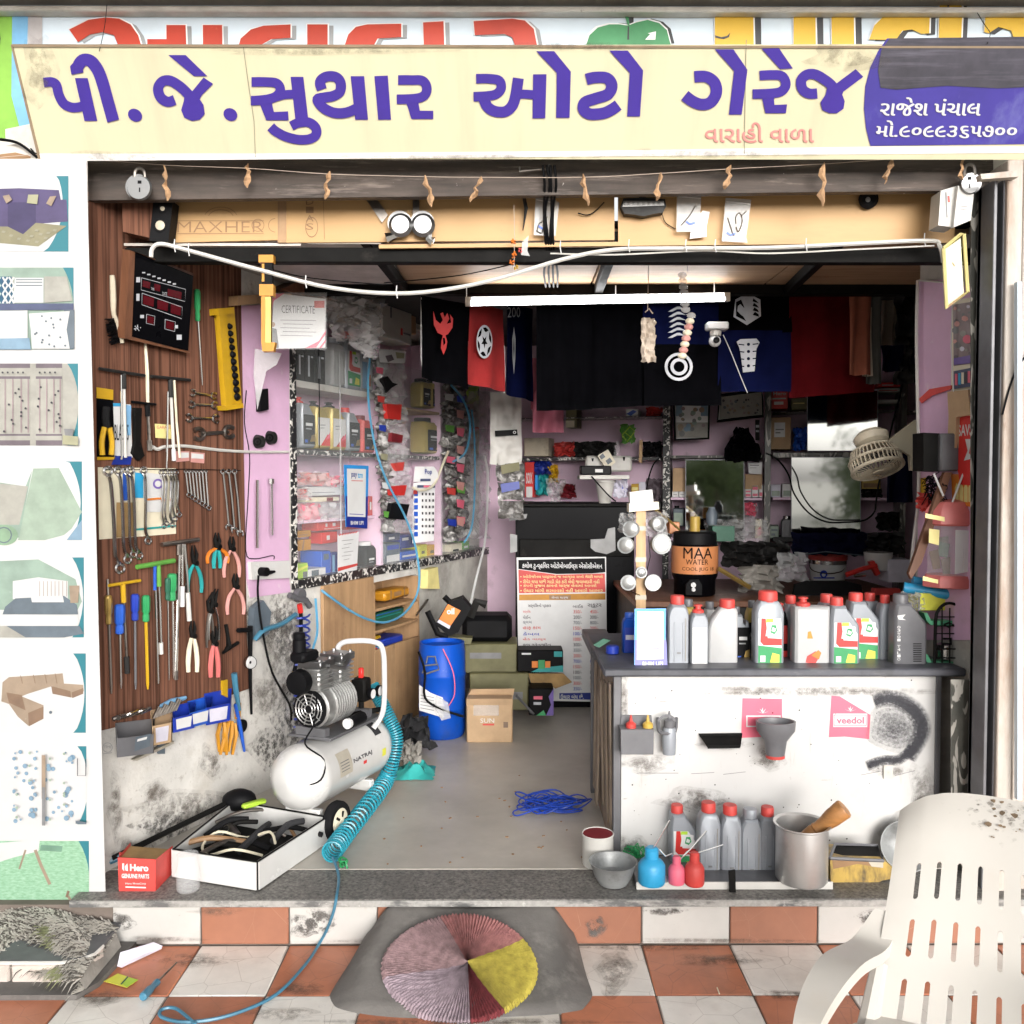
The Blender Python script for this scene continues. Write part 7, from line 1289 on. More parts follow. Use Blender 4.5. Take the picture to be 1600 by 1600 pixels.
def sq(label,x,y0,y1,mat,tip):
 k=CF.sc(x,y0);c=CF.px(x,y1);h=(y1-y0)*k;b=MB(mat,CF);b.lathe([(10*k,0),(11*k,h*.3),(10.5*k,h*.55),(9*k,h*.62)],(c.x,c.y,.045),14,ax=(0,1,0));t=MB(tip,CF);t.lathe([(8*k,h*.6),(8*k,h*.78),(3*k,h*.84),(1.2*k,h)],(c.x,c.y,.045),12,ax=(0,1,0));T('squeeze_bottle',label,'squeeze bottle',[('body',b),('nozzle',t)],'squeeze bottles on the counter front')
sq('white squeeze bottle with a red nozzle in the grey pocket',983,1112,1172,'white_dirty','red_soft');sq('white squeeze bottle with a tan nozzle in the grey pocket',1009,1112,1172,'white_dirty','gold_wood');sq('grey squeeze bottle with a dark cap in the black ring holder',1042,1106,1172,'oil_grey','oil_dark')
m=MB('oil_dark',CF);m.ring(1042,1132,12,16,.05,20,160);m.tb([(1028,1122,.01),(1030,1142,.05),(1042,1146,.065),(1055,1142,.05),(1057,1122,.01)],3,sm=3);T('ring_holder','black ring holder on the counter front','holder',m)
m=MB('iron_black',CF);m.pg([(1092,1147),(1160,1146),(1158,1152),(1094,1152)],.002,.01);m.pg([(1106,1170),(1156,1169),(1156,1165),(1106,1165)],.06,.065);a=m.L([(1092,1148),(1160,1147)],.004);b_=m.L([(1106,1169),(1157,1168)],.062);m.add([a[0],a[1],b_[1],b_[0]],[(0,1,2,3)]);T('dish_ledge','small black dish ledge on the counter front','dish',m)
k=CF.sc(1200,1150);c=CF.px(1202,1174);m=MB('oil_dark',CF);m.lathe([(14*k,4*k),(15*k,12*k),(17*k,26*k),(29*k,42*k),(30*k,56*k),(27*k,56*k),(24*k,44*k)],(c.x,c.y,.075),20,sy=.75,ax=(0,1,0));r_=MB('red_soft',CF);r_.lathe([(13*k,-1*k),(14.4*k,0),(14.4*k,4*k)],(c.x,c.y,.075),18,sy=.75,ax=(0,1,0));T('funnel_cup','grey plastic funnel with a red foot on the counter front','funnel',[('funnel',m),('foot',r_)])
# ---- on the counter
Q=FP(3.36);Qb=FP(3.47);GC='oil bottles along the counter'
can('grey oil bottle with red cap, first from the left on the counter',Q,1041,1074,930,1041,0,.07,'oil_grey','red_soft',None,'narrow',group=GC)
can('short clear grey bottle with a red spout, second from the left',Q,1076,1104,945,1043,.01,.07,'oil_grey','red_soft','white','narrow',[],GC,'spout')
can('wide pale oil can showing its plain back, third from the left',Q,1104,1150,936,1045,0,.06,'oil_white','red_soft',None,'wide',group=GC,rib=False)
can('dark grey handled oil jug behind the third bottle',Qb,1144,1170,948,1036,0,.07,'oil_grey','oil_dark','black','jug',ART_D,GC)
can('tall silver oil bottle with green label, its cap highest of the row',Q,1176,1221,923,1044,0,.07,'oil_grey','red_soft','white','narrow',ART_G,GC)
can('slim red and black bottle behind the tall silver one',Qb,1210,1228,943,1038,0,.06,'black','red_soft','red','narrow',[('black',R4(0,.3,1,.5))],GC,'spout')
can('off white square shouldered bottle with an orange picture label',Q,1237,1292,933,1043,0,.07,'oil_white','red_soft','oil_white','box',ART_O,GC,'spout')
can('silver bottle whose cap shows behind the off white one',Qb,1276,1304,928,1036,0,.07,'oil_grey','red_soft',None,'narrow',group=GC)
can('front silver bottle with a green and red swoosh label, left of the pair',Q,1293,1338,933,1043,.01,.07,'oil_grey','red_soft','white','slope',ART_G,GC)
can('silver bottle with a green and red label set back, right of the pair',Qb,1322,1370,926,1037,.04,.07,'oil_grey','red_soft','white','slope',ART_G,GC)
can('silver bottle mostly hidden behind the right one of the labelled pair',Qb,1347,1384,926,1036,-.05,.06,'oil_grey','red_soft',None,'slope',group=GC)
can('slim grey bottle with red cap beside the dark grey can',Qb,1370,1392,929,1037,.05,.06,'oil_grey','red_soft',None,'narrow',group=GC)
t_=can('dark grey slope shouldered oil can with white side lettering, last on the right',Q,1391,1442,928,1044,.02,.07,'oil_dark','oil_dark',None,'slope',group=GC,rib=False)
m=MB('white',Q);z=.0565;m.tx('synthetic',1402,985,1407,1032,z)if False else[m.tx(ch,1402,1028-i*5,1407,1032-i*5,z)for i,ch in enumerate('OIL4T 10W30')if ch!=' '];m.pg([(1402,962),(1415,960),(1410,966),(1416,969),(1404,968)],z);m.use('black');[m.st([(1427,1006+i*3.4),(1440,1006+i*3.4)],1.4,z)for i in range(9)];part(t_,'label',m)
can('silver bottle set back behind the off white one and the tall silver one',Qb,1222,1246,930,1036,.0,.06,'oil_grey','red_soft',None,'narrow',group=GC)
can('pale bottle set back between the first and second bottles',Qb,1098,1118,940,1034,-.08,.06,'oil_white','oil_dark','white','narrow',ART_R,GC)
can('bottle necks set back on the counter with black cap',Qb,1062,1086,936,1030,-.1,.06,'oil_gold','oil_dark','black','narrow',ART_D,GC)
can('dark labelled bottle with black cap between the third bottle and the tall silver one',Qb,1165,1182,938,1034,-.04,.06,'oil_gold','oil_dark','black','narrow',ART_D,GC)
can('blue bottle with a blue cap beside the payment stand',FP(3.55),972,994,957,1021,0,.06,'barrel_blue','blue','royal','narrow',[('lilac_paper',R4(.1,.5,.9,.7))])
Q=FP(3.5);m=MB('royal',Q);c=Q.px(957,1012);m.lathe([(.02,0),(.026,.004),(.026,.03),(.02,.034)],(c.x,CT,0),16,ax=(0,1,0));T('tape_roll','blue tape roll at the left end of the counter top','tape roll',m)
m=MB('dark_green',Q);m.pg([(927,1008),(943,998),(954,1001),(936,1012)],.0,.02);T('green_scrap','dark green scrap at the left corner of the counter','scrap',m)
c0=P(993,1043,3.29);Q=Plane((c0.x,3.29,CT+.001),(1,.03,0),(0,.22,1));b=MB('qr_blue',Q);b.rc(991,951,1040,1042,0,.004);b.use('qr_lilac').pg([(992,1042),(1043,1042),(1041,1000),(992,1000)],.0045);w_=MB('white',Q);w_.pg([(995,1031),(1037,1030),(1036,956),(995,955)],.005);l=MB('p_slate',Q);l.tx('paytm',1005,962,1022,967,.0056,.01);l.use('qr_lilac').st([(1004,1014),(1030,1014)],1.6,.0056);l.st([(1008,1021),(1028,1021)],1,.0056);l.use('white').tx('BHIM UPI',1004,1034,1036,1040,.0056,.02);f=MB('qr_lilac',Q);f.rc(993,952,1038,1040,-.09,-.087)
T('payment_stand','small blue and lilac payment stand at the left end of the counter','payment sign',[('board',b),('panel',w_),('lettering',l),('rear_leg',f)])
Q=FP(3.32);m=MB('iron_black',Q);m.tb([(1460,1042),(1462,970),(1466,954),(1476,944),(1488,943),(1500,950),(1506,966),(1507,1042)],2.4,sm=3);[m.tb([(x,1040),(x,950)],1)for x in(1472,1484,1496)];[m.tb([(1461,y),(1507,y)],1)for y in(964,978,990,1014,1028)];m.tb([(1475,976),(1482,973),(1490,976),(1482,980),(1475,976)],1.4);m.tb([(1474,998),(1486,998),(1486,1006),(1474,1006),(1474,1014),(1486,1014)],1.6);ps=[('wire_frame',m)]
for y in(972,1036):
 g=MB('mint',Q);g.pg([(1444,y-14),(1449,y-14),(1455,y-2),(1502,y-2),(1509,y-18),(1515,y-18),(1511,y),(1500,y+6),(1455,y+5),(1448,y-2)],-.06,-.01);ps.append(('tray',g))
g=MB('chrome',Q);c=Q.px(1482,1030);g.lathe([(.03,0),(.03,.05),(.02,.055)],(c.x,c.y,-.03),16,ax=(0,1,0));ps.append(('tin',g))
T('wire_basket','black arched wire basket with two green trays at the right end of the counter','basket',ps)
m=MB('cyan',Q);m.tb([(1412,918,-.1),(1493,930,-.04)],9,n=12);m.tb([(1426,908,-.12),(1470,914,-.1)],8,n=12);T('blue_roll','rolled light blue paper lying above the wire basket','paper roll',m)
pbox('lemon_box','yellow green box under the blue paper roll','box',Q,1434,927,1492,954,-.14,-.05,'lemon',[('p_grey',R4(0,0,.06,1))]);bagm('clear packet with papers on top of the green tray',Q,1410,926,1444,952,-.05,'film',215,.02)
Q=FP(3.36);k=Q.sc(1482,850);c=Q.px(1482,916)
def octo(mat,prof):m=MB(mat,Q);m.lathe([(r*k,y*k)for r,y in prof],(c.x,c.y,.03),8,sy=.8,ax=(0,1,0));return m
ps=[('base',octo('coral',[(38,0),(46,2),(46,14),(42,20)])),('lid',octo('coral',[(41,96),(45,99),(44,118),(34,132),(14,136),(0,137)])),('case',octo('clear',[(40,19),(39,97)]))]
b=MB('white',Q);b.pg([(1492,897),(1517,893),(1517,829),(1493,828)],.105,.106);b.use('pale_yellow').pg([(1452,826),(1468,828),(1467,852),(1451,848)],.106);b.pg([(1446,802),(1476,808),(1476,815),(1446,809)],.145);b.pg([(1442,900),(1466,906),(1466,912),(1442,907)],.15);ps.append(('paper',b))
for i,(mt_,p)in enumerate((('p_cream',[(1468,840),(1490,836),(1490,866),(1470,870)]),('p_tan',[(1470,874),(1492,868),(1490,900),(1474,898)]),('p_mint',[(1468,846),(1484,850),(1480,872),(1466,868)]),('p_brown',[(1452,862),(1466,858),(1470,888),(1458,890)]))):b=MB(mt_,Q);b.pg(p,.0+i*.012,.002+i*.012);ps.append(('banknote',b))
T('collection_box','clear collection box with coral red lid and base at the right of the counter','collection box',ps)
m=MB('steel_grey');a=P(928,1237,3.95);m.bx(a.x-.016,a.x+.016,3.93,3.96,.165,.80,.002);m.bx(a.x-.02,a.x+.1,3.9,4.4,.78,.82,.004);m.bx(a.x+.05,a.x+.08,4.36,4.39,.165,.78);T('steel_table','grey steel table whose leg stands behind the left end of the counter','table',m)
# ---------------------------------------------------------------- floor of the shop
FZ=.166
def lath(m,c,prof,n=20,**k):return m.lathe(prof,c,n,**k)
c=onz(688,1158,FZ);Q=FP(c.y);kk=Q.sc(688,1100);h=P(688,1003,c.y+.12).z-FZ;r=37*kk
b=MB('barrel_blue');lath(b,(c.x,c.y+r,FZ),[(r*.9,0),(r*.97,.015),(r,.05),(r,h*.3),(r*1.02,h*.31),(r*1.02,h*.33),(r,h*.34),(r,h*.64),(r*1.02,h*.65),(r*1.02,h*.68),(r,h*.69),(r,h*.9),(r*.96,h*.96),(r*.97,h),(r*.9,h),(r*.88,h*.96),(0,h*.95)],28)
Q=FP(c.y);pp=lambda m,pts,o0,o1=None:m.pg(pts,o0,o1)
l=MB('paper',Q);l.pg([(655,1070),(672,1082),(692,1090),(694,1122),(655,1110)],.002);l.use('p_grey');[l.st([(657,1086+i*5),(678,1090+i*5)],1,.003)for i in range(5)];l.use('oil_dark').tb([(660,1052,.02),(664,1040,.02),(684,1038,.02),(686,1046,.02),(662,1054,.02)],1.4);l.tb([(666,1036,.02),(668,1026,.02),(680,1026,.02),(682,1036,.02)],1.4)
w_=MB('black',Q);w_.tb([(654,1018,.03),(664,1050,.03),(664,1090,.04),(690,1108,.04),(725,1120,.03)],2,sm=4);w_.use('pink_red').tb([(692,1014,.02),(708,1050,.03),(710,1085,.03),(700,1104,.03)],.9,sm=4);w_.use('film').pg([(682,1088),(700,1098),(704,1122),(690,1126),(680,1108)],.035,.045)
T('blue_barrel','blue plastic barrel with a torn label and cables hanging over it','barrel',[('drum',b),('label',l),('cable',w_)])
Q=FP(5.0);b=MB('black',Q);b.pg([(680,976),(700,942),(722,934),(736,950),(716,988),(702,994)],-.1,.02);b.tb([(668,955),(684,990),(700,996)],5,0);b.tb([(694,932),(702,940)],5);l=MB('orange',Q);l.pg([(686,968),(700,944),(720,954),(704,978)],.021);l.use('lilac_paper').pg([(686,968),(704,978),(702,983),(683,972)],.022);l.use('white').tx('oil',698,950,710,960,.0225,.03)
T('oil_can','black oil can with an orange label tipped on its side against the grey wall','oil can',[('can',b),('label',l)])
Q=FP(5.2);b=MB('black',Q);a,d=Q.px(722,1003),Q.px(800,962);b.bx(a.x,d.x,a.y,d.y,-.2,.02,.03);b.use('black_dusty').tb([(735,964),(745,940),(760,945)],7);T('black_tank','black plastic tank behind the tipped oil can','tank',b)
m=MB('olive',Q);m.pg([(680,1003),(700,995),(738,997),(736,1006),(690,1010)],0,.1);T('round_cover','dirty yellow green lid lying on the blue barrel','lid',m)
def crate(name,label,x0,y0,x1,y1,Y,dep,mat,pr=(),cat='box'):return pbox(name,label,cat,FP(Y),x0,y0,x1,y1,-dep,0,mat,pr,bev=.006)
crate('grey_crate','dusty grey green crate, upper one of the stack beside the barrel',726,1006,808,1052,5.15,.25,'olive',[('p_grey',R4(.1,.5,.7,.7))]);crate('grey_crate','dusty grey green crate, lower one of the stack beside the barrel',734,1052,826,1110,5.1,.25,'olive',[('p_grey',R4(.3,.3,.9,.5))])
c=onz(765,1160,FZ);t_=crate('carton','brown taped carton standing open beside the blue barrel',729,1092,801,1161,c.y,.24,'card_pale',[('card',R4(0,.86,1,1)),('film',R4(.15,.62,.7,.86)),('red_soft',R4(.35,.4,.6,.44)),('white',('t','SUN',.3,.46,.3,.1)),('p_brown',R4(.8,.35,.9,.48))])
m=MB('card',FP(c.y));m.pg([(728,1092),(737,1077),(804,1076),(801,1091)],-.1,-.097);part(t_,'flap',m)
crate('printed_carton','dark printed carton with coloured packets lying on the open flaps',808,1016,880,1050,5.1,.15,'black',[('teal',[(.3,0),(1,0),(1,.3),(.5,.2)]),('orange',R4(.32,.2,.45,.5)),('green',R4(.46,.15,.6,.55)),('orange',R4(.61,.2,.72,.5)),('teal',R4(.8,.7,.98,.95)),('white',R4(.1,.8,.3,.88))])
m=MB('kraft_in',FP(5.05));m.pg([(825,1052),(880,1052),(894,1066),(868,1076),(850,1066),(832,1074)],-.1,-.095);T('carton_flaps','open brown carton flaps under the dark printed carton','flaps',m)
crate('printed_carton','black and purple printed carton on the floor before the rate board',826,1076,865,1118,5.0,.16,'black',[('pink_red',R4(.2,.6,.55,.72)),('purple',[(.7,0),(1,0),(1,1),(.8,.7),(.9,.4)]),('emblem_grey',R4(.2,.4,.5,.5)),('green',[(.3,0),(.7,0),(.6,.2)])])
m=MB('steel_grey',FP(4.95));m.tb([(806,1086),(834,1116)],2);T('iron_bar','short grey iron bar lying by the printed carton','bar',m)
bagm('black cloth heap between the wooden cabinet and the barrel',FP(4.5),612,1116,682,1172,.0,'rag',301,.08,'rag_heap','rag',lambda v:.5+.5*v);bagm('grey rag on the floor below the black cloth heap',FP(4.2),622,1158,658,1192,0,'rag_grey',302,.05,'rag_heap','rag');
c=onz(645,1212,FZ);m=MB('turq');r_=random.Random(9);m.grid(lambda u,v:(c.x-.10+.2*u+r_.uniform(-.008,.008),c.y-.07+.2*v+r_.uniform(-.008,.008),FZ+.004+.075*math.sin(3.14*u)*math.sin(3.14*v)*r_.uniform(.3,1)),10,10);T('turquoise_bag','crumpled turquoise plastic bag on the cement floor','plastic bag',m)
c=onz(858,1262,FZ);m=MB('wire_blue');r_=random.Random(2);pts=[]
for i in range(15):
 a0=r_.uniform(-.5,.5);sx,sy=r_.uniform(.05,.13),r_.uniform(.025,.06);ox,oy=r_.choice((-.05,.05,0))+r_.uniform(-.02,.02),r_.uniform(-.03,.03)
 for j in range(7):a=6.28*j/7;x,y=rot2(ox+sx*math.cos(a),oy+sy*1.5*math.sin(a),a0);pts.append((c.x+x,c.y+y,FZ+.006+r_.uniform(0,.035)))
m.tube(spline(pts,4),.0032,5);T('blue_wire','tangled coil of blue wire on the cement floor','wire',m)
r_=random.Random(6);m=MB('burn')
for i in range(30):q=onz(r_.uniform(560,920),r_.uniform(1210,1350),FZ);m.box(q,(r_.uniform(.004,.014),r_.uniform(.003,.008),.003),rz=r_.uniform(0,3))
T('floor_litter','crumbs of dirt scattered on the cement floor','litter',m,kind='stuff')
# ---------------------------------------------------------------- compressor
u=LW.u;v=Vector((0,0,1));n=LW.n
cf=onz(465,1217,.40);CM=Matrix((u,n,v)).transposed().to_4x4();CM.translation=cf
def cb(mat):m=MB(mat);m.M=CM;return m
R=.128;LT=.52
t=cb('white_gloss');t.lathe([(0,-.07),(R*.5,-.06),(R*.85,-.03),(R,.02),(R*1.005,.03),(R*1.005,.05),(R,.052),(R,LT-.05),(R*1.005,LT-.03),(R*.85,LT+.02),(R*.5,LT+.05),(0,LT+.06)],(0,0,0),32,ax=(1,0,0))
ps=[('tank',t)]
l=cb('p_dark')
vs,fs,_=text_mesh('NATRAJ',.02)
f=lambda s_,a:(s_,(R+.0015)*math.cos(a),(R+.0015)*math.sin(a))
l.add([f(.20+.14*q[0],.10+.16*q[1])for q in vs],fs);l.use('tape').grid(lambda a,b:f(.1+.09*a,-.1+.75*b),6,6);l.use('p_grey');[l.grid(lambda a,b:(lambda z:(z[0],z[1]*1.004,z[2]*1.004))(f(.11+.06*a,.05+i*.09+.03*b)),4,1)for i in range(4)];l.use('rag').grid(lambda a,b:f(.40+.05*a,.6+.6*b),5,5);l.use('lemon').grid(lambda a,b:f(.42+.03*a,-.15+.25*b),4,4);l.use('red').grid(lambda a,b:f(.27+.025*a,-.06+.1*b),3,3);ps.append(('decal',l))
b=cb('white_gloss')
for x in(.04,LT-.1):b.box((x,.0,-R-.02),(.03,.16,.05),.004)
ps.append(('foot',b))
for x,y in((.06,.105),):
 w_=cb('rubber');w_.lathe([(.045,-.018),(.07,-.02),(.076,-.01),(.076,.01),(.07,.02),(.045,.018)],(x,y+.03,-R-.037),24,ax=(0,1,0));k=cb('cream');k.lathe([(0,.024),(.012,.026),(.050,.0185)],(x,y+.03,-R-.037),20,ax=(0,1,0));e=cb('iron_black')
 for i in range(5):a=i*1.2566;e.box((x+.028*math.cos(a),y+.054,-R-.037+.028*math.sin(a)),(.022,.004,.009),ry=-a)
 ps.append(('tyre',w_,[('rim',k),('spoke_gap',e)]))
a_=cb('steel_grey');a_.box((.28,0,R+.012),(.40,.2,.012),.002);a_.box((.10,0,R+.03),(.03,.14,.04));a_.box((.42,0,R+.03),(.03,.14,.04));ps.append(('base_plate',a_))
mo=cb('cast_alu');mo.lathe([(.06,0),(.082,.01),(.082,.20),(.07,.22)],(.09,0,R+.125),20,ax=(1,0,0))
for i in range(9):mo.lathe([(.084,0),(.089,.002),(.089,.007),(.084,.009)],(.15+i*.017,0,R+.125),20,ax=(1,0,0))
mo.box((.13,0,R+.235),(.075,.08,.10),.008);mo.box((.28,0,R+.235),(.075,.08,.10),.008)
for i in range(5):mo.box((.13,0,R+.20+i*.018),(.092,.10,.006));mo.box((.28,0,R+.20+i*.018),(.092,.10,.006))
ps.append(('motor',mo))
hd=cb('aluminium');hd.box((.13,0,R+.30),(.10,.11,.03),.004);hd.box((.28,0,R+.30),(.10,.11,.03),.004);[hd.cyl((x+dx,dy,R+.31),(x+dx,dy,R+.322),.007,n=6)for x in(.13,.28)for dx in(-.035,.035)for dy in(-.04,.04)];hd.tube([(.13,.06,R+.29),(.2,.085,R+.27),(.28,.06,R+.29)],.008);ps.append(('cylinder_head',hd))
gr=cb('black');gr.lathe([(.074,0),(.074,.012),(.068,.014)],(.09,0,R+.125),24,ax=(-1,0,0));hb=cb('cast_alu')
for rr in(.018,.032,.046,.060):hb.tube([(.0745,rr*math.cos(6.283*i/24),R+.125+rr*math.sin(6.283*i/24))for i in range(24)],.0026,4,closed=True)
for i in range(10):a=i*.628;hb.tube([(.0745,.018*math.cos(a),R+.125+.018*math.sin(a)),(.0745,.066*math.cos(a),R+.125+.066*math.sin(a))],.002,4)
ps.append(('fan_cover',gr,[('grille',hb)]))
fl_=cb('black');fl_.box((.08,-.02,R+.335),(.11,.07,.04),.01);fl_.lathe([(.026,0),(.026,.05),(.022,.055),(.024,.06),(.024,.075),(.018,.08)],(.06,-.03,R+.35),16);fl_.lathe([(.045,0),(.05,.012),(.046,.045),(.02,.05)],(.04,.0,R+.245),20,ax=(-1,0,0));ps.append(('air_filter',fl_))
cp=cb('black');cp.cyl((.20,.105,R+.05),(.30,.105,R+.05),.024);cp.use('white').cyl((.185,.105,R+.05),(.2,.105,R+.05),.021);ps.append(('capacitor',cp))
hn=cb('white');hn.tube(spline([(.36,-.06,R+.02),(.37,-.06,R+.27),(.375,-.045,R+.33),(.39,.02,R+.345),(.42,.09,R+.34),(.44,.12,R+.31),(.455,.12,R+.2),(.46,.11,R+.04),(.42,.085,R-.03)],5),.0115,9);ps.append(('handle',hn))
pr=cb('iron_black');pr.box((.43,.02,R+.13),(.06,.07,.10),.008);pr.cyl((.43,.02,R),(.43,.02,R+.09),.012);pr.tube([(.36,.0,R+.03),(.43,.05,R+.035),(.5,.07,R+.03)],.012);ps.append(('pressure_switch',pr));rk=cb('red');rk.box((.43,.02,R+.20),(.02,.02,.045),.004);ps.append(('knob',rk))
for x,y in((.41,.075),(.47,.075)):
 g=cb('black');g.lathe([(.022,0),(.024,.004),(.024,.016)],(x,y,R+.12),16,ax=(0,1,0));d=cb('white');d.lathe([(0,.0),(.02,.0005)],(x,y+.0165,R+.12),14,ax=(0,1,0));ps.append(('gauge',g,[('dial',d)]))
w_=cb('black');w_.tube(spline([(.06,.05,R+.2),(.0,.08,R+.1),(-.02,.05,R+.02),(.03,.1,R-.05),(-.02,.12,R-.11),(-.055,.05,R-.13),(-.05,.0,R-.1)],5),.0035,5);ps.append(('cable',w_))
T('air_compressor','white tank air compressor with silver twin cylinder motor standing behind the scrap tray','air compressor',ps)
path=spline([onz(518,1332,.205),onz(540,1302,.205),onz(575,1258,.21),P(601,1222,3.86),P(614,1188,3.88),P(619,1152,3.9),P(608,1122,3.92),P(594,1094,3.95),P(582,1072,3.98)],40);pts=[]
for i,p in enumerate(path):
 t_=(path[min(i+1,len(path)-1)]-path[max(0,i-1)]).normalized();e=t_.cross(Vector((0,0,1))).normalized();f_=t_.cross(e)
 for j in range(3):a=(i*3+j)*.42;rr=.035 if i<140 else .028;pts.append(p+e*rr*math.cos(a)+f_*rr*math.sin(a))
m=MB('hose_teal');m.tube(pts,.0045,5);T('teal_coil_hose','thick teal coiled air hose running from the compressor to the ledge','hose',m)
m=MB('hose_dk');m.tube(spline([onz(520,1340,.2),onz(529,1368,.18),onz(526,1400,.172),P(521,1425,2.915),P(511,1452,2.93),P(499,1474,2.93),onz(478,1506,.008),onz(430,1555,.008),onz(360,1586,.008),onz(295,1597,.008),onz(254,1590,.01),onz(252,1578,.012),onz(275,1576,.012),onz(305,1600,.01)],6),.0052,6);T('air_line','thin dark teal hose trailing over the step onto the tiles','hose',m)
m=MB('green');r_=random.Random(1);c=onz(537,1348,.185);m.tube(spline([c+Vector((r_.uniform(-.02,.02),r_.uniform(-.02,.02),r_.uniform(-.012,.015)))for _ in range(16)],3),.0035,4);T('green_string','knot of bright green string at the end of the coil hose','string',m)
zt_=.262;tp=[onz(271,1327,zt_),onz(402,1347,zt_),onz(511,1277,zt_),onz(365,1252,zt_)];ps=[]
for i in range(4):
 a,b=tp[i].copy(),tp[(i+1)%4].copy();a.z=b.z=.168;d=(b-a);nn=Vector((d.y,-d.x,0)).normalized()*.008;m=MB('white_gloss');up=Vector((0,0,zt_-.168));m.add([a+nn,b+nn,b-nn,a-nn]+[p+up for p in(a+nn,b+nn,b-nn,a-nn)],[(0,1,2,3),(4,5,6,7),(0,1,5,4),(1,2,6,5),(2,3,7,6),(3,0,4,7)]);e=MB('iron_black');e.tube([a+up,b+up],.0045,6);e.tube([a,a+up],.0045,6);ps.append(('side',m,[('edge_trim',e)]))
m=MB('iron_black');m.add([Vector((p.x,p.y,.17))for p in tp],[(0,1,2,3)]);ps.append(('bottom',m));T('scrap_tray','white painted wooden tray with black edges full of scrap parts','tray',ps)
r_=random.Random(11);inn=lambda a,b:tp[0].lerp(tp[1],a).lerp(tp[3].lerp(tp[2],a),b)
for i in range(13):
 sa,sb=r_.uniform(.15,.8),r_.uniform(.15,.85);q=inn(sa,sb);q.z=.20+.004*i;m=MB(('rubber','steel_dirty','burn','iron_black','rag','steel_dirty')[i%6]);a=r_.uniform(0,3.1);d=Vector((math.cos(a),math.sin(a),r_.uniform(-.1,.25)))*r_.uniform(.06,.13);m.tube(spline([q-d,q+Vector((r_.uniform(-.02,.02),r_.uniform(-.02,.02),.02)),q+d],4),[r_.uniform(.006,.016)]*9,7);T('scrap_part','%s, %s of the scrap tray'%(('black rubber hose end','greasy steel rod','rust brown bar','black iron rod','oily rag strip','greasy steel tube')[i%6],('first','second','third')[i//6]+' layer, '+('near left','far left','near right','far right')[(sa>.47)*2+(sb>.5)]),'scrap part',m,'scrap in the white tray')
m=MB('cream');q=inn(.5,.35);m.tube(spline([q+Vector((.13*math.cos(a),.10*math.sin(a),-.02+.02*math.sin(3*a)))for a in(0,.8,1.6,2.4,3.2,4,4.8,5.6)],4),.005,6);T('pale_hose','pale loop of hose lying in the scrap tray','hose',m)
q=inn(.12,.96);m=MB('black');m.ball((q.x-.02,q.y+.03,.27),(.07,.05,.045),12,8);m.use('lime').box((q.x+.05,q.y-.01,.27),(.10,.03,.02),.006,rz=.8);T('glove_heap','black and lime work gloves on the far corner of the scrap tray','gloves',m)
m=MB('iron_black');a,b=onz(175,1342,.2),onz(360,1252,.27);m.tube([a,b],.012,4);T('black_bar','black flat bar along the foot of the left wall','bar',m);m=MB('hose_dk');a=onz(170,1346,.19);m.tube([a,a+Vector((.07,.04,.02))],.014,8);T('hand_tool','blue handle sticking out behind the red parts box','hand tool',m)
Q=FP(2.99);m=MB('red_soft',Q);fr=[(184,1340),(243,1343),(243,1402),(186,1399)];m.pg(fr,-.004,0);m.pg([(p[0]+2,p[1]-8)for p in fr],-.16,-.156);q=m.L(fr,0);w2=m.L([(204,1316),(270,1321),(268,1380),(206,1376)],-.13);m.add([q[1],q[2],w2[2],w2[1]],[(0,1,2,3)]);m.add([q[0],q[3],w2[3],w2[0]],[(0,1,2,3)]);ins=MB('kraft_in',Q);ins.add([x+Vector((0,-.012,-.003 if i<2 else .004))for i,x in enumerate((q[0],q[1],w2[1],w2[0]))],[(0,1,2,3)])
l=MB('white',Q);l.tx('Hero',203,1350,232,1361,.001,.04,skew=1);l.pg([(191,1349),(194,1349),(194,1361),(191,1358)],.001);l.pg([(195,1354),(199,1349),(200,1361),(196,1360)],.001);l.tx('GENUINE PARTS',190,1365,233,1372,.001,.03,skew=1);l.tx('Hero MotoCorp',196,1379,228,1383,.001,.01);l.st([(196,1386),(228,1387)],2,.001)
T('red_parts_box','open red spare parts carton with white lettering on the stone ledge','box',[('carton',m),('inside',ins),('lettering',l)])
c=onz(294,1391,.164);k=FP(c.y).sc(294,1360);m=MB('clear');lath(m,(c.x,c.y,.164),[(14*k,0),(17*k,3*k),(18*k,30*k),(15*k,42*k),(15*k,56*k),(16*k,57*k)],22);T('plastic_jar','clear cloudy plastic jar beside the red parts box','jar',m)
# ---------------------------------------------------------------- in front of the counter
ty0,ty1=3.0,3.22;m=MB('steel_grey');m.bx(X(995,3),X(1303,3),ty0,ty1,.166,.186,.003);m.use('white_dirty').bx(X(995,3),X(1303,3),ty0-.006,ty0-.001,.164,.190,.001);T('steel_tray','low steel tray with a white front edge along the foot of the counter','tray',m)
m=MB('iron_black',FP(2.985));m.pg([(1139,1362),(1149,1360),(1150,1398),(1141,1402)],0,.01);T('black_strap','short black strap hanging over the white tray edge','strap',m)
GB2='oil bottles at the foot of the counter';Q=FP(3.13);Qb=FP(3.2)
can('silver oil bottle with green and red label behind the small oilers',Qb,1045,1088,1257,1362,0,.07,'oil_grey','red_soft','white','slope',ART_G,GB2)
for lab,a,cp_ in(('dusty grey bottle with red cap, tallest of the four plain ones below the counter',(1089,1123,1253,1373),'red_soft'),('dusty grey bottle with red cap, second of the plain ones below the counter',(1123,1156,1257,1375),'red_soft'),('grey bottle with a pale grey cap below the counter',(1154,1187,1263,1377),'oil_grey'),('grey blue bottle with red cap next to the steel pot',(1183,1213,1260,1371),'red_soft')):can(lab,Q,*a,0,.065,'oil_grey',cp_,None,'narrow',group=GB2)
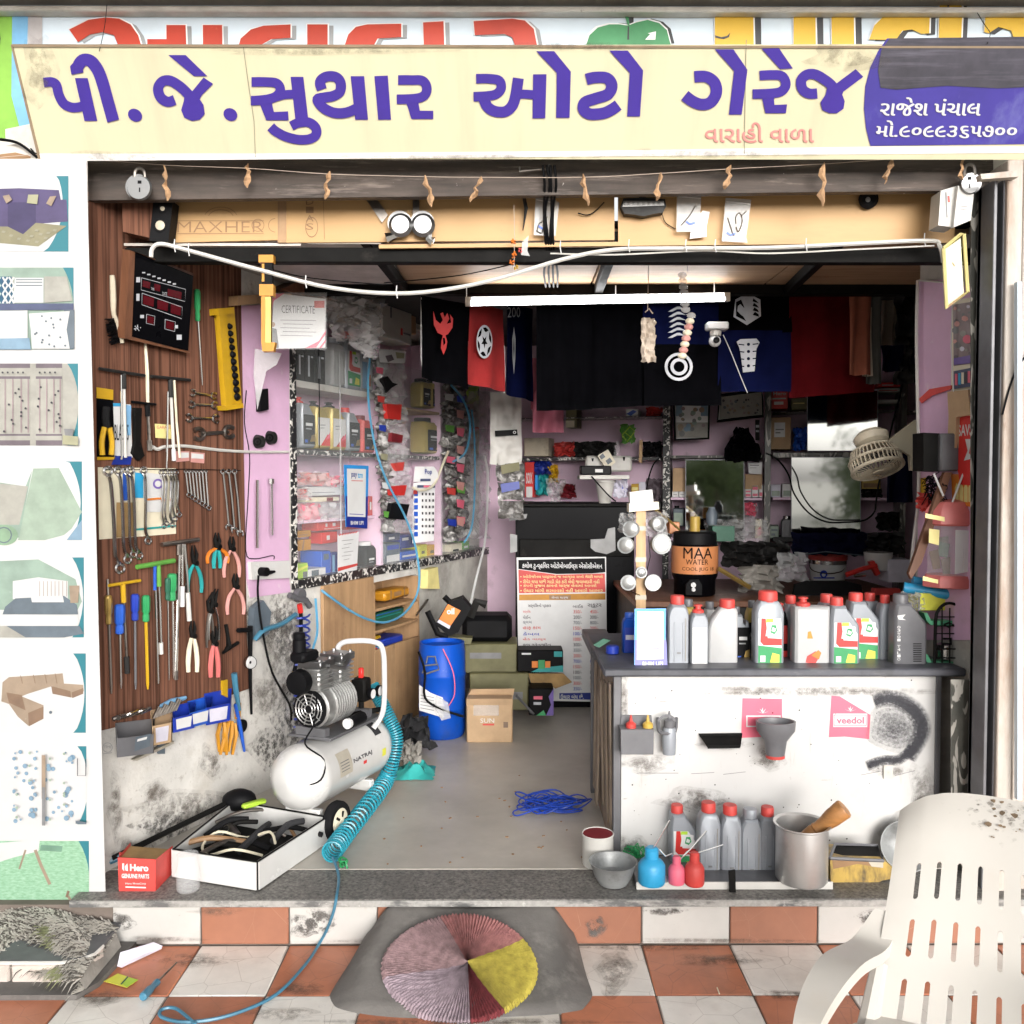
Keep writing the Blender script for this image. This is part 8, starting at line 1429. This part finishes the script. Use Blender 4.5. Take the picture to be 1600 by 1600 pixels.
def oiler(label,x,y0,y1,r,mat,sp):
 c=onz(x,y1-4,.19 if x<1100 else .188);Qo=FP(c.y);k=Qo.sc(x,y1);h=(y1-y0)*k;m=MB(mat);lath(m,(c.x,c.y,.187),[(r*k*.92,0),(r*k,.006),(r*k,h*.5),(r*k*.8,h*.62),(r*k*.5,h*.7),(r*k*.5,h*.95),(r*k*.35,h)],20);s_=MB('steel_bright',Qo);s_.tb(sp,1.3);T('oiler',label,'oil can',[('can',m),('spout',s_)],'small pump oilers')
oiler('blue pump oiler with a long spout leaning right',1018,1326,1382,21,'cyan',[(1018,1330),(1032,1306),(1046,1282)]);oiler('crimson pump oiler, left one of the two red ones',1057,1340,1382,13,'pink_red',[(1055,1345),(1050,1334),(1040,1338),(1030,1327)]);oiler('orange red pump oiler, right one of the two',1085,1334,1384,15,'red_soft',[(1068,1338),(1080,1326),(1092,1312),(1104,1298)])
m=MB('steel_bright',FP(3.06));m.tb([(1062,1345),(1074,1330),(1082,1335),(1130,1320)],1);T('oiler_lever','thin steel lever across the red oilers','lever',m);m=MB('pink_red',FP(3.05));m.tb([(1022,1350),(1018,1362),(1028,1378)],1.2);T('red_cord','red cord hanging over the blue oiler','cord',m)if False else None
bagm('white rag lying on the tray edge before the oilers',FP(3.02),1022,1370,1092,1384,0,'lilac_paper',311,.02,'white_rag','rag')
c=onz(990,1346,.166);m=MB('green');r_=random.Random(4);m.tube(spline([c+Vector((r_.uniform(-.045,.045),r_.uniform(-.03,.03),r_.uniform(.0,.06)))for _ in range(40)],3),.003,4);T('green_net','bundle of green netting between the paint can and the oilers','netting',m)
c=onz(934,1350,.166);k=FP(c.y).sc(934,1330);b=MB('white_dirty');lath(b,(c.x,c.y,.166),[(23*k,0),(24*k,2*k),(24*k,46*k),(25*k,48*k),(24*k,49*k),(22.5*k,47*k)],24);i_=MB('dark_red');lath(i_,(c.x,c.y,.166),[(22.8*k,48*k),(22.6*k,30*k),(0,29.5*k)],24);T('paint_can','white plastic paint can stained dark red inside, before the counter','can',[('can',b),('inside',i_)])
c=onz(958,1379,.166);k=FP(c.y).sc(958,1370);b=MB('dish');lath(b,(c.x,c.y,.166),[(22*k,0),(29*k,12*k),(36*k,33*k),(37.5*k,34*k),(35*k,33*k),(28*k,12*k),(0,4*k)],30);T('steel_bowl','dull grey metal bowl on the ledge before the counter','bowl',b)
c=onz(1252,1374,.187);k=FP(c.y).sc(1252,1330);b=MB('pot_alu');lath(b,(c.x,c.y,.187),[(36*k,0),(39*k,4*k),(39*k,84*k),(43*k,87*k),(43*k,89*k),(38*k,87*k),(37.5*k,40*k),(0,39*k)],34);T('steel_pot','tall dull aluminium pot holding a wooden pestle','pot',b)
p=MB('pestle_wood');a=P(1256,1312,c.y+.01);d=(P(1318,1264,c.y-.03)-a);L_=d.length;lath(p,a-d.normalized()*.05,[(.012,0),(.024,.05),(.026,L_*.55),(.023,L_*.58),(.026,L_*.62),(.023,L_*.66),(.024,L_*.8),(.030,L_*.98),(.033,L_+.05),(.030,L_+.055)],20,ax=d);T('wooden_pestle','turned wooden pestle leaning in the aluminium pot','pestle',p)
Q=FP(3.05);b=MB('can_yellow',Q);b.pg([(1297,1340),(1380,1344),(1398,1358),(1400,1372),(1378,1376),(1360,1388),(1310,1392),(1298,1380)],-.12,.0);b.use('burn').pg([(1300,1342),(1378,1346),(1376,1356),(1340,1350),(1302,1358)],.001);b.use('tape').pg([(1354,1342),(1380,1346),(1380,1356),(1362,1354)],.0015);i_=MB('iron_black',Q);q=i_.L([(1300,1341),(1378,1345)],.001)+i_.L([(1372,1322),(1306,1320)],-.11);i_.add(q,[(0,1,2,3)]);e=MB('oil_dark',Q);e.tb([(1297,1341,0),(1380,1345,0),(1372,1321,-.11),(1305,1319,-.11),(1297,1341,0)],2.6);T('cut_can','yellow plastic can cut open and stained with oil','cut can',[('can',b),('inside',i_),('rim',e)])
b=MB('dish');b.lathe([(.02,0),(.06,.012),(.085,.04),(.088,.04),(.06,.008),(0,-.002)],P(1415,1322,3.2),26,ax=(-.3,-.9,.35));T('dark_basin','dark metal basin leaning against the counter behind the chair','basin',b)
# ---------------------------------------------------------------- cement mound and knitted mat
ml=[onz(565,1425,.13).x,onz(500,1590,0).x];mr=[onz(905,1425,.13).x,onz(932,1590,0).x];yf=onz(700,1592,0).y
def mz(u_,v_):
 s_=max(0,min(1,(v_-.1)/.82));e=min(1,1-max(0,abs(u_*2-1)-.72)/.28);e=e*e*(3-2*e);e2=min(1,(1-v_)/.06)if v_>.94 else 1
 return(.136-.112*s_)*(e*.75+.25*min(1,(1-abs(u_*2-1))*25))*e2-.004*(1-e2)+.004*math.sin(u_*9+v_*5)
def mp(u_,v_):
 cx_=1-.10*max(0,(v_-.75)/.25)**2;a=ml[0]+(ml[1]-ml[0])*min(1,v_*1.25);b=mr[0]+(mr[1]-mr[0])*min(1,v_*1.25);c_=(a+b)/2;uu=(u_-.5)*cx_
 return(c_+(b-a)*uu,2.955+(yf-2.955)*v_+.02*abs(u_*2-1)**3*v_*2,mz(u_,v_))
m=MB('cement');m.grid(mp,44,30);T('cement_ramp','worn grey cement ramp moulded against the step','ramp',m)
a,b=Vector((0,2.90,.146)),Vector((0,2.60,.030));MP_=Plane(b,(1,0,0),a-b);C0=(731,1507);E=lambda t:(718+122*math.cos(t),1513-85*math.sin(t));ps=[]
for mat,a0,a1 in(('wool_coral',34,105),('wool_pink',105,192),('wool_lilac',192,278),('wool_red',278,306),('wool_yellow',306,394)):
 m=MB(mat,MP_);nr=int((a1-a0)*.72);nr+=nr%2
 def f(u_,v_,a0=a0,a1=a1,nr=nr):
  t=R_(a0+(a1-a0)*u_);e=E(t);j=round(u_*nr);rr=1+(.012 if j%4==1 else 0)*(v_==1);q=MP_.px(C0[0]+(e[0]-C0[0])*v_*rr,C0[1]+(e[1]-C0[1])*v_*rr,.012);return(q.x,q.y,(.021 if j%2 else .012)+.0015*math.sin(v_*40+j)-(.014 if v_==1 else 0)+.006*math.sin(t*3+v_*4))
 m.grid(f,nr,26);ps.append(('wedge',m))
T('knitted_mat','round ribbed knitted mat in pink, yellow and dark red wedges on the cement ramp','mat',ps)
# ---------------------------------------------------------------- left foot: brick kerb, shaggy mat, litter
xr=onz(122,1560,0).x;m=MB('cement');m.prism([(-2.6,2.62),(xr-.0,2.63),(xr+.035,2.70),(xr+.05,2.94),(-2.6,2.95)],-.02,.016);T('cement_kerb','rough cement bed under the brick kerb at the left','kerb',m)
ed=[(-2.0,2.70),(xr-.08,2.70),(xr-.03,2.715),(xr,2.75),(xr+.005,2.80),(xr,2.94),(-2.0,2.94)];ps=[]
for i in range(4):m=MB('brick_white');x1=xr-.07-i*.17;m.box((x1-.083,2.72,.04),(.164,.04,.06),.006);ps.append(('brick',m))
m=MB('brick_white');m.prism([(xr-.066,2.70),(xr-.03,2.71),(xr,2.75),(xr+.004,2.80),(xr-.03,2.80),(xr-.066,2.745)],.012,.069);ps.append(('brick',m))
m=MB('steel_grey');m.prism(ed,.0702,.082);ps.append(('slab',m));m=MB('white_dirty');m.tube([(x,y-.003,.0765)for x,y in ed[:5]],.0055,6);ps.append(('edge_band',m));T('brick_kerb','low whitewashed brick kerb with a grey slab and rounded corner at the left','kerb',ps)
x1_=onz(168,1490,.05).x;m=MB('rag_grey')
hf=lambda u_,v_:.055+.055*math.sin(min(1,max(0,v_))*1.57)*(1-max(0,(u_-.75)/.25)**2*.75)+.012*math.sin(u_*13+v_*7)
pt=lambda u_,v_:Vector((-2.0+(x1_+2.0)*u_,2.70+.02*u_+.25*v_-.07*max(0,(u_-.75)/.25),hf(u_,v_)if u_<.99 else .02))
m.grid(lambda a,b:tuple(pt(a,b)),24,10);s_=MB('shag');sd_=MB('shag_dark');g=MB('shag_lime');r_=random.Random(21)
for i in range(8500):
 u_,v_=r_.uniform(.28,1),r_.uniform(-.02,1);q=pt(u_,v_);a=r_.gauss(2.9,.45)+.5*math.sin(u_*9);d=Vector((math.cos(a),math.sin(a),r_.uniform(-.25,.2)-.25))*r_.uniform(.03,.06);e=Vector((-d.y,d.x,d.z*.3)).normalized()*.0024;w3=g if(abs(u_-.80+(v_-.3)*.35)<.022 and v_<.6)else(sd_ if r_.random()<.3 else s_);up=Vector((0,0,.012));w3.add([q-e,q+e,q+d*.6+up+e,q+d,q+d*.6+up-e],[(0,1,2,3,4)])
t_=T('shaggy_mat','heaped dirty grey shaggy mat against the foot of the left pillar','mat',[('backing',m),('pile',s_),('dark_pile',sd_),('lime_pile',g)])
for ch in t_.children:
 if 'pile' in ch.name:ch['kind']='stuff'
def flat(name,label,cat,pts,mat,z=.004,ex=()):
 m=MB(mat);q=[onz(x,y,z)for x,y in pts];m.prism([(p.x,p.y)for p in q],z-.001,z);ps=[('sheet',m)]
 for i,(mt_,pp)in enumerate(ex):e=MB(mt_);q=[onz(x,y,z)for x,y in pp];e.prism([(p.x,p.y)for p in q],z+.0006*(i+1),z+.0006*(i+1));ps.append(('print',e))
 T(name,label,cat,ps)
m=MB('lilac_paper');q=[onz(183,1510,.02),onz(188,1488,.03),onz(240,1472,.05),onz(254,1478,.012)];m.add(q,[(0,1,2,3)]);m.add([q[0],q[3],onz(252,1483,.006),onz(190,1512,.004)],[(0,1,2,3)]);T('folded_paper','folded white paper lying against the shaggy mat','paper',m)
flat('yellow_card','yellow and green card lying on a brown tile','card',[(162,1533),(184,1521),(216,1531),(198,1543)],'lemon',ex=[('lime',[(190,1536),(202,1528),(216,1531),(198,1543)]),('dark_green',[(188,1538),(199,1526),(201,1527),(190,1539)])])
a,b,c=onz(222,1559,.014),onz(247,1533,.014),onz(276,1504,.008);h=MB('hose_dk');d=b-a;h.tube([a,a+d*.05,a+d*.5,a+d*.62,a+d*.95,b],[.009,.013,.013,.009,.011,.007],8);s_=MB('steel_dirty');s_.tube([b,c],[.004,.0025],6);T('floor_screwdriver','blue handled screwdriver lying on the porch tiles','screwdriver',[('handle',h),('shaft',s_)])
a=onz(1124,1553,.004);m=MB('cream');m.tube([a,a+Vector((0,.03,.002))],.002,5);T('match_stick','spent match lying on a brown tile','match',m)
# ---------------------------------------------------------------- plastic chair
TC=Vector((1.165,2.127,.77));wv=Vector((.866,-.5,0));fv=Vector((-.5,-.866,0))
def bp(s_,t):
 hw=(.205+.035*t**1.5-.05*max(0,.12-t)/.12*0);crown=-.05*abs(s_)**4*(1-t);q=TC+wv*(s_*hw)+fv*(.30*t+.035*s_*s_+(-.03*max(0,.1-t)/.1));q.z=.77+crown-.45*t+.012*(1-s_*s_)*(1-t);return q
us=[-1,-.97,-.9];sl_=[-.72+.206*i for i in range(8)]
for c in sl_:us+=[c-.024,c+.024]
us+=[.9,.97,1];vs_=[0,.03,.08,.16,.285,.293,.432,.440,.525,.533,.672,.680,.77,.778,.925,.933,1]
m=MB('chair_plastic');NU,NV=len(us),len(vs_);pts=[bp(us[i],vs_[j])for j in range(NV)for i in range(NU)];fs=[]
for j in range(NV-1):
 for i in range(NU-1):
  hole=i>=3 and(i-3)%2==0 and i<3+16 and j in(4,5,6,8,9,10,12,13,14)
  if hole and j in(5,9,13):continue
  if hole:
   k0=j*NU+i;e=(j in(4,8,12));a,b,c,d=k0,k0+1,k0+NU+1,k0+NU;p_,q_=(a,b)if e else(d,c);n0=len(pts);pts+=[pts[p_].lerp(pts[q_],.28),pts[p_].lerp(pts[q_],.72)];fs+=[(a,n0,d),(n0+1,b,c)]if e else[(d,n0,a),(n0+1,c,b)];continue
  fs.append((j*NU+i,j*NU+i+1,(j+1)*NU+i+1,(j+1)*NU+i))
m.add(pts,fs);ps=[('backrest',m)]
B=TC+fv*.30;B.z=.35;m=MB('chair_plastic');m.grid(lambda a,b:tuple(Vector((*(B+wv*((a-.5)*.47*(1-.06*b))+fv*(b*.42)).xy,.35+.02*b-.02*math.sin(3.14*a)*math.sin(3.14*b)-(.03*max(0,b-.9)/.1)))),12,12);ps.append(('seat',m))
for sd in(-1,1):
 m=MB('chair_plastic');e0=bp(sd,.42);e1=bp(sd,.62);o=wv*sd;ctr=[bp(sd*.97,.47),bp(sd,.60)+o*.02+fv*.02,B+o*.275+fv*.12+Vector((0,0,.165)),B+o*.30+fv*.26+Vector((0,0,.145)),B+o*.305+fv*.36+Vector((0,0,.10)),B+o*.30+fv*.38+Vector((0,0,-.05)),B+o*.31+fv*.40+Vector((0,0,-.35))]
 sp=spline(ctr,7);N=len(sp);q=[]
 for i,p in enumerate(sp):
  t=i/(N-1);wd=.03+.012*math.sin(t*6);dn=Vector((0,0,-1))if t<.62 else-fv
  nn_=o*.9+Vector((0,0,.35));q+=[p-o*wd-dn*.0,p+o*wd,p+o*(wd+.004)+dn*.028,p+o*(wd-.004)+dn*.03,p+o*(wd-.008)+dn*.007,p-o*(wd-.006)+dn*.007,p-o*(wd-.006)+dn*.024,p-o*(wd+.002)+dn*.024]
 m.add(q,[(8*i+k,8*i+(k+1)%8,8*i+8+(k+1)%8,8*i+8+k)for i in range(N-1)for k in range(8)]);ps.append(('armrest',m))
 l=MB('chair_plastic');a=bp(sd*.97,.7);b=a-fv*.12+o*.05;b.z=0;l.tube([a,bp(sd*.97,.98),(a+b)/2*.4+b*.6 if False else Vector((*(bp(sd,1)-fv*.03+o*.015).xy,.3)),b],[.018,.024,.022,.018],8);ps.append(('leg',l))
st_=MB('stain_brown');r_=random.Random(3)
for i in range(190):
 s0=max(-.5,min(.8,r_.gauss(.18,.26)));t0=abs(r_.gauss(.02,.06))+.006;k=r_.uniform(.15,.75);q=[bp(s0+a*k*r_.uniform(.6,1.3),max(.003,t0+b*k*r_.uniform(.6,1.3)))+fv*(.0052+i*.00002)for a,b in((-.05,0),(-.03,.012),(.01,.017),(.05,.008),(.045,-.006),(0,-.009))];st_.use('grime_soft' if i%4 else 'stain_brown' if i%8 else 'grime_grey').add(q,[tuple(range(6))])
ps.append(('stain',st_))
ch=T('plastic_chair','cream white moulded plastic chair with a slotted back on the porch tiles','chair',ps)
for c in ch.children:
 if c.name.split('.')[0]in('backrest','seat'):s_=c.modifiers.new('thickness','SOLIDIFY');s_.thickness=.007;s_.offset=0;s_=c.modifiers.new('edges','EDGE_SPLIT');s_.split_angle=R_(40)
RF=FP(2.938);gm=MB('grime_grey',RF);smear(gm,[(478,1446,30,22),(500,1438,26,24),(1358,1434,20,12),(190,1440,20,14),(1040,1424,34,6),(930,1450,16,20)],.0,4,7);g2=MB('grime_soft',RF);smear(g2,[(250,1468,60,6),(700,1470,200,6),(1120,1470,150,5),(340,1425,40,6)],.002,3,8)
T('step_grime','cement splashes and dirt on the tiled face of the step','stains',[('stain',gm),('stain',g2)],kind='stuff')
GP0=Plane((0,2.6,.0015),(1,0,0),(0,1,0));gm=MB('grime_soft',GP0);smear(gm,[(470,1545,40,10),(300,1500,60,10),(960,1520,30,40),(1120,1500,70,12),(1240,1555,80,8),(440,1585,60,10),(150,1560,50,14),(1010,1480,120,5),(700,1598,240,8)],.0,4,6);T('floor_grime','dark dirt patches on the porch tiles','stains',gm,kind='stuff')
# ---------------------------------------------------------------- street side that the mirrors show
m=MB('far_wall');m.bx(-13,-5.5,-34,-28,-.06,3.1);ps=[('wall',m)]
for i in range(4):g=MB('far_glass');g.bx(-12+i*1.8,-11.1+i*1.8,-28.02,-27.98,1.0,2.2);ps.append(('window',g))
g=MB('far_wall');g.bx(-13.3,-5.2,-34.3,-27.6,3.1,3.3);ps.append(('roof',g));T('white_house','low white house across the road as the mirrors show it','house',ps)
def shrub(label,x,y,h,r_,seed):
 r=random.Random(seed);t=MB('bark');t.tube([(x,y,-.1),(x+.05,y,h*.4),(x,y+.1,h*.8)],[.09,.07,.03],7);l=MB('leaf')
 cs=[(r.gauss(0,r_*.45),r.gauss(0,r_*.45),h*r.uniform(.2,.95))for _ in range(26)]
 for i in range(1500):
  c=r.choice(cs);p=Vector((x+c[0]+r.gauss(0,.22),y+c[1]+r.gauss(0,.22),c[2]+r.gauss(0,.2)));a=Vector((r.gauss(0,1),r.gauss(0,1),r.gauss(0,1))).normalized()*.09;b=a.orthogonal().normalized()*.05;l.add([p-a,p+b,p+a,p-b],[(0,1,2,3)])
 T('street_tree',label,'tree',[('trunk',t),('crown',l)],'trees across the road')
for i,(x,y,h,r_)in enumerate(((-4.6,-15,2.9,1.5),(-3.2,-17,2.4,1.2),(-6.6,-16,3.1,1.5),(-5.2,-20,2.2,1.4),(-8.6,-22,2.3,1.3),(-2.4,-14,1.9,1),(-3.9,-12.5,2.2,1.1),(-5.6,-13,2.0,1.2))):shrub('small leafy roadside tree seen in the mirrors, %s'%('tallest in the middle','slim one beside it','broad one to the west','low one before the house','farthest one by the house','shortest one nearest the road edge','round one nearest the shop','low wide one nearest the shop')[i],x,y,h,r_,i)
bpy.context.view_layer.update()
